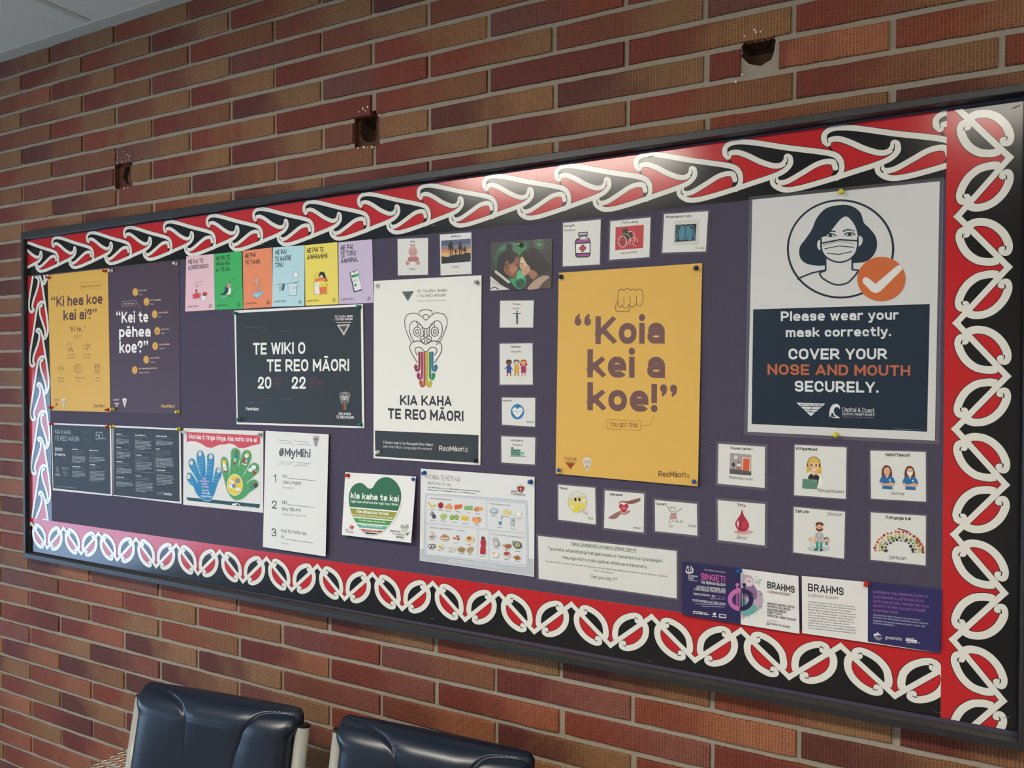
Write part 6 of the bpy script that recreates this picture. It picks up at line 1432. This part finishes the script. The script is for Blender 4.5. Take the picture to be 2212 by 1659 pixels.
p.line('7A2A24', [(1810, 888), (1870, 905), (1925, 925)], 9, True); p.ell('C2363A', 2003, 1010, 22, 20); p.ell('5E9A3A', 1995, 1022, 20, 12); p.line('8A3A20', [(2055, 1055), (2045, 1120)], 10)
p.done()

# ---- two folded concert flyers
NV = '2A2552'; PK = 'C06AA8'
p = Sheet('concert_flyer', 'Y5', [(52, 78), (978, 198), (990, 648), (62, 500)], 'navy and white concert flyer with a bearded man, left of the two flyers', 'flyer', 'concert flyers', paper='E4E2DE', base=0.0026, rough=.4, lift=(0.006, 0.0))
p.part('navy_page').poly(NV, [(52, 78), (518, 138), (525, 574), (62, 500)])
p.part('portrait')
p.poly('B9A6B4', [(525, 215), (560, 188), (600, 195), (622, 230), (625, 270), (640, 300), (680, 320), (700, 380), (690, 430), (640, 480), (560, 520), (528, 510)], True); p.poly('8A6A90', [(560, 260), (620, 265), (650, 320), (640, 380), (560, 360), (528, 320)], True); p.poly('D9C6CC', [(560, 215), (605, 215), (618, 262), (585, 280), (556, 262)], True); p.poly('6FA8A0', [(530, 380), (580, 400), (640, 430), (650, 470), (590, 505), (530, 490)], True); p.line('6A5A6A', [(565, 235), (600, 240)], 5)
p.line('5A4A5E', [(545, 300), (590, 315), (630, 345)], 10, True)
rnd = random.Random(4)
for k in range(40):
    p.ell('3A3844', rnd.gauss(655, 18), rnd.gauss(245, 22), rnd.uniform(1.4, 4), None, 7, up=(k == 0))
for k in range(26): p.ell('5AA89A', rnd.gauss(620, 30), rnd.gauss(490, 16), rnd.uniform(1.4, 5), None, 7, up=(k == 0))
p.line('4A4654', [(660, 310), (690, 325), (670, 345), (700, 340)], 3, True); p.line('4A4654', [(665, 440), (690, 430), (685, 455), (670, 450)], 3, True)
p.part('emblem')
for c, a0, a1 in ((PK, 95, 268), ('241F48', -88, 95)): p.ring(c, 521, 380, 84, 72, 34, a0=a0, a1=a1, n=30)
for c, sg in ((PK, -1), ('241F48', 1)):
    p.line(c, [(521 + sg * 40, 318), (521 + sg * 28, 295), (521 + sg * 30, 270)], 12, True); p.ell(c, 521 + sg * 27, 264, 15, 13)
    p.line(c, [(521 + sg * 4, 325), (521 + sg * 45, 325)], 6)
    for k in (8, 22, 34): p.line(c, [(521 + sg * k, 325), (521 + sg * k, 445)], 5)
p.line('E4E2DE', [(85, 150), (92, 168), (112, 172), (135, 165), (140, 145), (128, 128)], 10, True); p.line('E4E2DE', [(90, 140), (98, 118), (108, 130)], 6, True); p.line('E4E2DE', [(125, 128), (122, 115)], 7); p.line('E4E2DE', [(104, 135), (104, 168)], 5); p.line('E4E2DE', [(120, 135), (120, 168)], 5)
p.part('lettering')
LT = 'DAD8DC'
for t, x0, y0, x1, y1, h, b, c in (('Orpheus', 105, 198, 177, 206, 16, .02, LT), ('Choir', 105, 216, 150, 221, 16, .02, LT), ('Wellington', 108, 230, 178, 238, 10, 0, LT), ('SINGET!', 205, 222, 398, 246, 50, .03, 'C85AA6'), ('THE GERMAN SEASON', 205, 253, 400, 277, 22, .03, LT), ('Brent Stewart Music Director', 234, 150, 398, 172, 10, .01, LT), ('SATURDAY 10 SEPTEMBER 2022', 172, 288, 401, 312, 19, .03, LT), ('7.30PM MICHAEL FOWLER CENTRE', 152, 306, 401, 332, 19, .03, LT), ('TICKETS FROM $15 – $60', 146, 342, 318, 362, 17, .03, LT), ('BOOK NOW', 324, 360, 401, 368, 14, .02, '8A5AA0'), ('TICKETMASTER.CO.NZ 0800 111 999', 137, 392, 404, 424, 18, .03, LT),
      ('BRAHMS', 732, 290, 948, 330, 54, .03, '22222A'), ('A GERMAN REQUIEM', 732, 327, 916, 354, 20, .0, '8A3A4A'), ('ORPHEUS CHOIR WELLINGTON', 732, 418, 948, 450, 18, .02, '2A2A34'), ('ORCHESTRA WELLINGTON', 732, 440, 916, 468, 18, .02, '2A2A34'), ('MADELEINE PIERARD', 732, 464, 884, 488, 18, .02, '2A2A34'), ('ROBERT TUCKER', 732, 487, 852, 505, 18, .02, '2A2A34'), ('CONDUCTOR – BRENT STEWART', 732, 510, 962, 550, 18, .02, '2A2A34'), ('FORSYTH BARR', 760, 576, 915, 604, 15, .01, '2A2A34'), ('Event Sponsor', 734, 544, 814, 556, 8, 0, '2A2A34')):
    p.text(c, t, x0, y0, x1, y1, h, b)
p.para('A9A4C0', 280, 372, 400, 388, 1, 6, 4, 1.0, 1); p.para('A9A4C0', 160, 412, 402, 432, 1, 6, 10, 1, 2); p.para('A9A4C0', 215, 430, 402, 450, 1, 6, 8, 1, 3)
p.para(LT, 145, 470, 258, 480, 1, 8, 14, 1.0, 3); p.para(LT, 145, 484, 272, 494, 1, 9, 12, 1.0, 4); p.rect(LT, 305, 482, 328, 502); p.para(LT, 296, 510, 336, 516, 1, 8, 4, 1, 6); p.rect(LT, 353, 490, 409, 520, dl=6); p.rect(NV, 360, 497, 402, 512, dl=5); p.line('2A2A34', [(740, 558), (732, 568), (741, 578), (750, 568)], 4, True, True)
p.done()
p = Sheet('concert_flyer', 'Y5', [(1005, 195), (2122, 303), (2103, 803), (1010, 645)], 'white and navy concert flyer with a printed paragraph, right of the two flyers', 'flyer', 'concert flyers', paper='E4E2DE', base=0.0032, rough=.4, lift=(0.004, 0.0))
p.part('navy_page').poly('2E2A5C', [(1530, 245), (2122, 303), (2103, 803), (1530, 712)])
p.part('lettering')
for t, x0, y0, x1, y1, h, b, c in (('BRAHMS', 1055, 315, 1338, 350, 62, .03, '22222A'), ('A GERMAN REQUIEM', 1055, 358, 1293, 382, 22, .0, '8A3A4A'), ('EXPERIENCE THIS UNMISSABLE WORK IN', 1573, 332, 2005, 370, 21, .025, '8E5AA6'), ('WHICH BRAHMS ILLUSTRATES LIFE ON', 1573, 370, 1973, 405, 21, .025, '8E5AA6'), ('EARTH AND BEYOND, THROUGH THE VOCAL', 1572, 404, 2018, 448, 21, .025, '8E5AA6'), ('ARTISTRY OF NEW ZEALAND’S PREMIER', 1572, 440, 1988, 482, 21, .025, '8E5AA6'), ('SYMPHONIC CHOIR.', 1572, 477, 1776, 496, 21, .025, '8E5AA6'),
      ('Conducted by Brent Stewart, this performance', 1572, 506, 1948, 550, 13, .015, 'B9B4D0'), ('involves over 160 musicians featuring soloists soprano', 1572, 526, 2008, 578, 13, .015, 'B9B4D0'), ('Madeleine Pierard and baritone Robert Tucker with', 1572, 552, 1985, 600, 13, .015, 'B9B4D0'), ('Orchestra Wellington.', 1572, 572, 1745, 592, 13, .015, 'B9B4D0'), ('Pelorus', 1582, 682, 1642, 690, 13, .02, LT), ('Trust', 1590, 697, 1632, 703, 13, .02, LT), ('grassroots', 1670, 690, 1800, 704, 26, .01, LT)):
    p.text(c, t, x0, y0, x1, y1, h, b)
BODY = ['A German Requiem is not the music of mourning,', 'but an intensely epic, lush and romantic reflection', 'that speaks to life, love and loss. The composer', 'himself said an equally relevant title for this work', 'would be the “Human Requiem.” Lovingly created', 'after the passing of his mother, Brahms chose to', 'do away with divine judgement, instead offering', 'a deeply moving work for those who are left', 'behind. While the music evokes that of Schumann,', 'Beethoven and Bach it is unmistakably Brahmsian,', 'with its palpable intensity and overwhelming scale.']
for k, t in enumerate(BODY):
    y = 403 + k * 20.6; x1 = (1425, 1432, 1400, 1435, 1432, 1415, 1418, 1390, 1436, 1436, 1440)[k]
    p.text('3A3A40', t, 1057, y, x1, y + (x1 - 1057) * .112, 12, .008)
p.part('logo')
p.poly(LT, [(1578, 655), (1600, 645), (1612, 636), (1616, 648), (1642, 665), (1620, 662), (1600, 665), (1580, 668)], True)
p.rect(LT, 1830, 690, 1920, 706, dl=10); p.para(LT, 1832, 684, 1895, 690, 1, 7, 5, 1, 2); p.para(LT, 1838, 716, 1955, 724, 1, 9, 8, 1, 3)
p.done()

# ---------------------------------------------------------------- push pins and staples
def pin_mb(r):
    m = MB()
    m.lathe([(0, r * .98), (.0006, r * 1.0), (.0018, r * .92), (.0026, r * .55), (.0040, r * .47), (.0070, r * .52), (.0082, r * .80), (.0096, r * .86), (.0106, r * .78), (.0111, r * .5)], (0, 0, 0), (0, -1, 0), 18)
    return m
PINC = {'red': 'B3261E', 'white': 'E6E4E0', 'yellow': 'DCC936', 'green': '12735A', 'blue': '1E4E9A', 'navy': '232A4E', 'black': '1E1E22', 'grey': 'A9A8A4'}
_pins = {}
def pin(crop, x, y, col, label, dep=0.0025, r=0.0049, name='push_pin'):
    X, Z = W(*cp(crop, x, y), -dep)
    if col not in _pins:
        o = pin_mb(r).build(name, mat(PINC[col], 0.28), None, True); _pins[col] = o.data
    else:
        o = bpy.data.objects.new(name, _pins[col]); C.objects.link(o)
    o.location = (X, -dep, Z)
    a = random.uniform(-.12, .12); o.rotation_euler = (a, 0, random.uniform(-.14, .14))
    tag(o, label, 'push pin', 'push pins on the board')
for a in (('Z1', 132, 194, 'red', 'red push pin at the top left corner of the tall yellow poster'), ('Z1', 728, 124, 'red', 'red push pin at the top right corner of the tall yellow poster'), ('Z1', 792, 122, 'white', 'white push pin at the top left corner of the plum poster'), ('Z1', 1468, 50, 'white', 'white push pin at the top right corner of the plum poster'),
          ('Z1', 160, 1562, 'red', 'red push pin at the bottom left corner of the tall yellow poster'), ('Z1', 752, 1585, 'red', 'red push pin at the bottom right corner of the tall yellow poster'), ('Z1', 808, 1582, 'yellow', 'yellow push pin at the bottom left corner of the plum poster'), ('Z1', 1492, 1608, 'yellow', 'yellow push pin at the bottom right corner of the plum poster'),
          ('Z3', 66, 212, 'green', 'green push pin at the top left corner of the square charcoal poster'), ('Z3', 1590, 132, 'green', 'green push pin at the top right corner of the square charcoal poster'), ('Z3', 102, 1520, 'green', 'green push pin at the bottom left corner of the square charcoal poster'), ('Z3', 1604, 1582, 'green', 'green push pin at the bottom right corner of the square charcoal poster'),
          ('Z4', 100, 140, 'white', 'white push pin at the top left corner of the carved face poster'), ('Z4', 932, 116, 'grey', 'grey push pin at the top right corner of the carved face poster'), ('Z4', 104, 1532, 'white', 'white push pin at the bottom left corner of the carved face poster'), ('Z4', 922, 1602, 'black', 'black push pin at the bottom right corner of the carved face poster'),
          ('Z5', 168, 112, 'red', 'red push pin at the top left corner of the left events sheet'), ('Z5', 1030, 152, 'red', 'red push pin at the top right corner of the left events sheet'), ('Z5', 1104, 148, 'yellow', 'yellow push pin at the top left corner of the right events sheet'), ('Z5', 2125, 188, 'yellow', 'yellow push pin at the top right corner of the right events sheet'),
          ('Z6', 62, 122, 'white', 'white push pin at the top left corner of the hand washing poster'), ('Z6', 966, 158, 'grey', 'grey push pin at the top right corner of the hand washing poster'), ('Z7', 116, 136, 'red', 'red push pin at the top left corner of the green heart poster'), ('Z7', 838, 176, 'blue', 'blue push pin at the top right corner of the green heart poster'), ('Z7', 942, 106, 'blue', 'blue push pin at the top left corner of the lunch box poster'), ('Z7', 2096, 205, 'blue', 'blue push pin at the top right corner of the lunch box poster'),
          ('Y1', 60, 442, 'navy', 'dark navy push pin at the top left corner of the fist poster'), ('Y1', 826, 393, 'navy', 'dark navy push pin at the top right corner of the fist poster'), ('Y1', 52, 1540, 'blue', 'blue push pin at the bottom left corner of the fist poster'), ('Y1', 820, 1604, 'blue', 'blue push pin at the bottom right corner of the fist poster'),
          ('Y2', 648, 98, 'yellow', 'yellow push pin at the top edge of the mask poster'), ('Y2', 616, 1600, 'yellow', 'yellow push pin at the bottom edge of the mask poster'), ('Y5', 508, 156, 'blue', 'blue push pin on the fold of the left concert flyer'), ('Y5', 1520, 262, 'red', 'red push pin on the fold of the right concert flyer')):
    pin(*a)
b = MB(); r0 = 0.0052
b.lathe([(0, r0 * .9)] + [(0.001 + r0 * (1 - math.cos(t)), r0 * math.sin(t) if t > math.pi / 2 else r0 * max(.9, math.sin(t))) for t in [math.pi * k / 12 for k in range(3, 13)]], (0, 0, 0), (0, -1, 0), 18)
o = b.build('drawing_pin', mat('B8B39A', 0.15, 0, 1.0), None, True); X, Z = W(*cp('Y8', 880, 330), -.002); o.location = (X, -.002, Z); tag(o, 'round silver drawing pin at the top of the green art print', 'drawing pin')

def staple(crop, x, y, label, rot=0.0, L=0.011):
    X, Z = W(*cp(crop, x, y)); m = MB()
    dx, dz = math.cos(rot) * L / 2, math.sin(rot) * L / 2
    m.tube([(-dx, 0.0012, -dz), (-dx, -0.0006, -dz), (dx, -0.0006, dz), (dx, 0.0012, dz)], 0.0004, 6)
    o = m.build('staple', mat('C9C7C2', 0.25, 0, 1.0)); o.location = (X, -0.0022, Z)
    tag(o, label, 'staple', 'staples in the border strips')
for a in (('R1', 787, 1359, 'silver staple high on the seam above the plum poster'), ('R1', 790, 1548, 'silver staple low on the seam above the plum poster'), ('R1', 1566, 1248, 'silver staple high on the seam above the orange card'), ('R1', 1575, 1462, 'silver staple low on the seam above the orange card'),
          ('R2', 655, 1350, 'silver staple on the top border above the baby card'), ('R2', 1955, 936, 'silver staple high on the top border seam above the wheelchair card'), ('R2', 1940, 1205, 'silver staple low on the top border seam above the wheelchair card'), ('R3', 2165, 640, 'silver staple in the top right corner of the board', .3),
          ('R5', 650, 517, 'faint staple in the red edge under the lunch box poster'), ('R5', 650, 765, 'silver staple in the black edge below the lunch box poster'), ('R5', 1950, 715, 'silver staple in the red edge beneath the place name sign'), ('R5', 1950, 1017, 'silver staple in the black edge beneath the place name sign'),
          ('R6', 1700, 1322, 'silver staple on the black edge beside the right border foot'), ('R6', 2107, 1352, 'thick bright staple in the bottom right corner of the board', .35)):
    staple(*a)

# ---------------------------------------------------------------- waiting room chairs
def vinyl():
    m = bpy.data.materials.new('navy_vinyl'); m.use_nodes = True
    N, L = nodes_of(m); b = N['Principled BSDF']
    tc = N.new('ShaderNodeTexCoord'); nz = N.new('ShaderNodeTexNoise'); nz.inputs['Scale'].default_value = 420; nz.inputs['Detail'].default_value = 3
    L.new(tc.outputs['Object'], nz.inputs['Vector'])
    n2 = N.new('ShaderNodeTexNoise'); n2.inputs['Scale'].default_value = 7; L.new(tc.outputs['Object'], n2.inputs['Vector'])
    mr = N.new('ShaderNodeMapRange'); mr.inputs['To Min'].default_value = 0.24; mr.inputs['To Max'].default_value = 0.36; L.new(n2.outputs['Fac'], mr.inputs['Value'])
    L.new(mr.outputs[0], b.inputs['Roughness'])
    bp = N.new('ShaderNodeBump'); bp.inputs['Strength'].default_value = 0.12; bp.inputs['Distance'].default_value = 0.0006
    L.new(nz.outputs['Fac'], bp.inputs['Height']); L.new(bp.outputs[0], b.inputs['Normal'])
    b.inputs['Base Color'].default_value = lin('0E1A2C'); b.inputs['Specular IOR Level'].default_value = 0.55
    return m
M_VINYL = vinyl()
M_TUBE = mat('A3A39B', 0.42, 0.15, 0.0, 'silver_painted_tube')
M_CAP = mat('141416', 0.3)
M_THREAD = mat('3A4048', 0.6)
BW, BH = 0.452, 0.50            # back pad width and height
TOPZ, SEATZ = 0.80, 0.43
LEAN = math.radians(12)

SEAM_L = crom([(-.216, -.004), (-.205, -.0045), (-.178, -.005), (-.153, -.006), (-.128, -.009), (-.104, -.013), (-.086, -.019), (-.073, -.027), (-.064, -.040), (-.060, -.062), (-.058, -.085), (-.057, -.13)], n=7)
SEAM_R = crom([(.222, -.011), (.21, -.009), (.18, -.009), (.146, -.012), (.125, -.019), (.110, -.038), (.100, -.070), (.089, -.106), (.081, -.15), (.076, -.22), (.074, -.28)], n=7)
def seam_dist(x, z, S):
    best = 9
    for i in range(0, len(S) - 1):
        ax, az = S[i]; bx_, bz = S[i + 1]; dx, dz = bx_ - ax, bz - az
        t = max(0, min(1, ((x - ax) * dx + (z - az) * dz) / (dx * dx + dz * dz + 1e-12)))
        d = math.hypot(x - ax - t * dx, z - az - t * dz)
        if d < best: best = d; depth = i / len(S)
    return best, depth
def pad_front(x, z):
    """how far the cushion bulges towards the sitter at x (from the middle) and z (down from the top edge)"""
    u = abs(x) / (BW / 2); v = -z / BH
    ex = max(0.0, 1 - u ** 12) ** .5
    tz = min(1.0, -z / 0.040); top = math.sqrt(max(0.0, 1 - (1 - tz) ** 2))
    bt = min(1.0, (BH + z) / 0.04); bot = math.sqrt(max(0.0, 1 - (1 - bt) ** 2))
    y = 0.046 * ex ** .8 * top * bot
    y -= 0.020 * math.exp(-((x) / 0.115) ** 2) * min(1, max(0, (-z - .05) / .12))        # hollow for the back
    for S in (SEAM_L, SEAM_R):
        if -0.30 < z:
            d, dp = seam_dist(x, z, S)
            f = 1.0 if dp < .6 else max(0.0, 1 - (dp - .6) / .4)
            y -= 0.0060 * f * math.exp(-(d / 0.0032) ** 2)
            y -= 0.004 * f * math.exp(-(d / 0.022) ** 2)
    return y
def lean(x, y, z):
    """pad coordinates (y forward, z down from the top) to chair space with the back reclined"""
    zz = TOPZ + z * math.cos(LEAN) + (-y) * 0 ; yy = 0.0 + z * math.sin(LEAN)
    return (x, yy - y * math.cos(LEAN), zz - y * math.sin(LEAN) * 0.2)
def outline_top(x):
    u = abs(x) / (BW / 2)
    return -0.002 * u ** 2 - 0.011 * max(0, (u - .92) / .08) ** 2
def wid(z):
    t = min(1.0, max(0.0, (-z - .022) / .034)); t = t * t * (3 - 2 * t)
    return 1.0 - 0.065 * t
def make_chair(label):
    root = empty('waiting_room_chair', (0, 0, 0), label, 'chair', 'waiting room chairs')
    NX, NZ = 190, 170; vs = []; fs = []
    zs = [-(BH) * (j / NZ) ** 1.25 for j in range(NZ + 1)]
    xs = [(-math.cos(math.pi * i / NX) * .35 + (2 * i / NX - 1) * .65) * BW / 2 for i in range(NX + 1)]
    for j, z in enumerate(zs):
        for i, x in enumerate(xs):
            zo = z + outline_top(x) * (1 + z / BH)
            vs.append(lean(x * wid(z), pad_front(x, z), zo))
    nf = len(vs)
    for j, z in enumerate(zs):
        for i, x in enumerate(xs):
            zo = z + outline_top(x) * (1 + z / BH); u = abs(x) / (BW / 2)
            tz = min(1.0, -z / 0.03); top = math.sqrt(max(0.0, 1 - (1 - tz) ** 2)); bt = min(1.0, (BH + z) / 0.03)
            vs.append(lean(x * wid(z), -0.030 * max(0, 1 - u ** 12) ** .5 * top * math.sqrt(max(0, 1 - (1 - bt) ** 2)), zo))
    w = NX + 1
    for j in range(NZ):
        for i in range(NX):
            a = j * w + i
            fs.append((a, a + w, a + w + 1, a + 1)); fs.append((nf + a, nf + a + 1, nf + a + w + 1, nf + a + w))
    o = mesh_obj('backrest', vs, fs, M_VINYL, root, None, True)
    bm = bmesh.new(); bm.from_mesh(o.data); bmesh.ops.remove_doubles(bm, verts=bm.verts[:], dist=1e-5)
    bmesh.ops.recalc_face_normals(bm, faces=bm.faces[:]); bm.to_mesh(o.data); bm.free()
    for S, off in ((SEAM_L, 0.0034), (SEAM_R, 0.0032)):
        m = MB(); acc = 0
        P = [(x + 0.0006, z + off) for x, z in S]
        for i in range(len(P) - 1):
            if i % 2 or i > len(P) * .8: continue
            (ax, az), (bx_, bz) = P[i], P[i + 1]
            if az > -0.004: continue
            A = lean(ax, pad_front(ax, az) + .0006, az); B = lean(bx_, pad_front(bx_, bz) + .0006, bz)
            m.tube([A, B], 0.0006, 6)
        m.build('stitching', M_THREAD, o)
    # posts, each with its black cap
    for sx in (-1, 1):
        x = sx * 0.2275; zt = TOPZ - 0.037
        p0 = Vector((x, 0.012 + (zt - TOPZ) * math.sin(LEAN) / math.cos(LEAN) - 0.010, zt)); d = Vector((0, -math.sin(LEAN), -math.cos(LEAN)))
        m = MB(); p1 = p0 + d * 0.42; m.tube([p0, p1, p1 + Vector((0, 0.02, -0.06)), Vector((x, p1.y + 0.16, 0.012))], 0.0155, 20)
        post = m.build('back_leg' , M_TUBE, root, True)
        m = MB(); m.lathe([(-0.001, .0158), (.004, .0158), (.006, .013), (.0065, .006)], p0, -d, 20); m.build('cap', M_CAP, post, False)
        m = MB(); m.tube([(x, p1.y - .02, SEATZ - .07), (x, p1.y - 0.40, SEATZ - .05), (x, p1.y - .46, SEATZ - .10), (x, p1.y - .49, 0.012)], 0.0155, 16); m.build('front_leg', M_TUBE, root, True)
    ys = p1.y
    # seat cushion
    vs = []; fs = []; n = 28; sd = 0.50
    for side in (1, -1):
        for j in range(n + 1):
            for i in range(n + 1):
                u, v = 2 * i / n - 1, 2 * j / n - 1
                t = (max(0, 1 - abs(u) ** 8) * max(0, 1 - abs(v) ** 8)) ** .5
                vs.append((u * BW / 2, ys - 0.20 - sd / 2 * v + 0.16, SEATZ + side * 0.045 * t - 0.02))
        b0 = 0 if side == 1 else (n + 1) ** 2
        for j in range(n):
            for i in range(n):
                a = b0 + j * (n + 1) + i; q = (a, a + 1, a + n + 2, a + n + 1); fs.append(q if side == -1 else q[::-1])
    o = mesh_obj('seat', vs, fs, M_VINYL, root, None, True)
    m = MB(); m.tube([(-.234, ys + .02, SEATZ - .075), (.234, ys + .02, SEATZ - .075)], 0.0125, 12); m.tube([(-.234, ys - .34, SEATZ - .075), (.234, ys - .34, SEATZ - .075)], 0.0125, 12); m.build('seat_frame', M_TUBE, root, True)
    return root
def chair_at(root, px0, px1, k0, k1):
    """stand a chair with its back's top corners at two measured points of the row"""
    (x0, y0), (x1, y1) = (px0, k0 - DIST), (px1, k1 - DIST)
    root.location = ((x0 + x1) / 2, (y0 + y1) / 2, 0); root.rotation_euler = (0, 0, math.atan2(y1 - y0, x1 - x0))
KR = 1.35
k1, k2 = KR * .727 / .802, KR * .727 / .762; k3, k4 = KR * .727 / .749, KR
S0 = DIST - .15
c1 = make_chair('navy vinyl chair with grey posts beside the mesh table, the left one of the two')
chair_at(c1, -1.753 * k1 / S0, -1.217 * k2 / S0, k1, k2)
c2 = c1.copy(); C.objects.link(c2); c2['label'] = 'navy vinyl chair with frayed stitching, the right one of the two'
for ch in list(c1.children):
    o = ch.copy(); C.objects.link(o); o.parent = c2
    for g in list(ch.children):
        o2 = g.copy(); C.objects.link(o2); o2.parent = o
    if ch.name.startswith('backrest'):
        m = MB(); rf = random.Random(2)
        for k in range(9):
            x, z = SEAM_L[42 + k * 3]; A = lean(x, pad_front(x, z) + .002, z)
            B = lean(x + rf.uniform(-.004, .020), pad_front(x + .01, z) + .004, z + rf.uniform(.002, .014)); m.tube([A, B], .0004, 5)
        m.build('loose_thread', mat('14171C', .7), o)
chair_at(c2, -1.094 * k3 / S0, -.646 * k4 / S0, k3, k4)

# expanded metal side table left of the chairs
def mesh_table():
    x0, z0 = W(268, 1621, -0.065)
    zt = z0; L = 0.42; wd = 0.22
    root = empty('mesh_side_table', (x0, -0.065, 0), 'pale expanded metal side table beside the left chair', 'table')
    m = MB(); px, py = 0.020, 0.024
    ny = int(L / py); nx = int(wd / px)
    for i in range(nx + 1):
        for s in (1, -1):
            pts = []
            for j in range(2 * ny + 1):
                o_ = (0.5 if (j % 2) else 0.0) * px * s
                xx = i * px + o_
                if 0 <= xx <= wd: pts.append((xx, -j * py / 2 + 0.05, zt + (0.001 if j % 2 else -0.001)))
            if len(pts) > 1: m.tube(pts, 0.0013, 5)
    m.build('mesh_top', mat('C2BDB2', 0.4, 0, 0.3), root)
    e = MB(); e.tube([(0, 0.05, zt), (wd, 0.05, zt), (wd, -L + .05, zt), (0, -L + .05, zt), (0, 0.05, zt)], 0.0022, 8); e.build('rim', mat('C2BDB2', 0.4, 0, 0.3), root, True)
    for lx, ly in ((.02, .03), (wd - .02, .03), (.02, -L + .07), (wd - .02, -L + .07)):
        t = MB(); t.tube([(lx, ly, zt - .004), (lx, ly, 0.0)], 0.008, 10); t.build('leg', mat('C2BDB2', 0.4, 0, 0.3), root, True)
mesh_table()
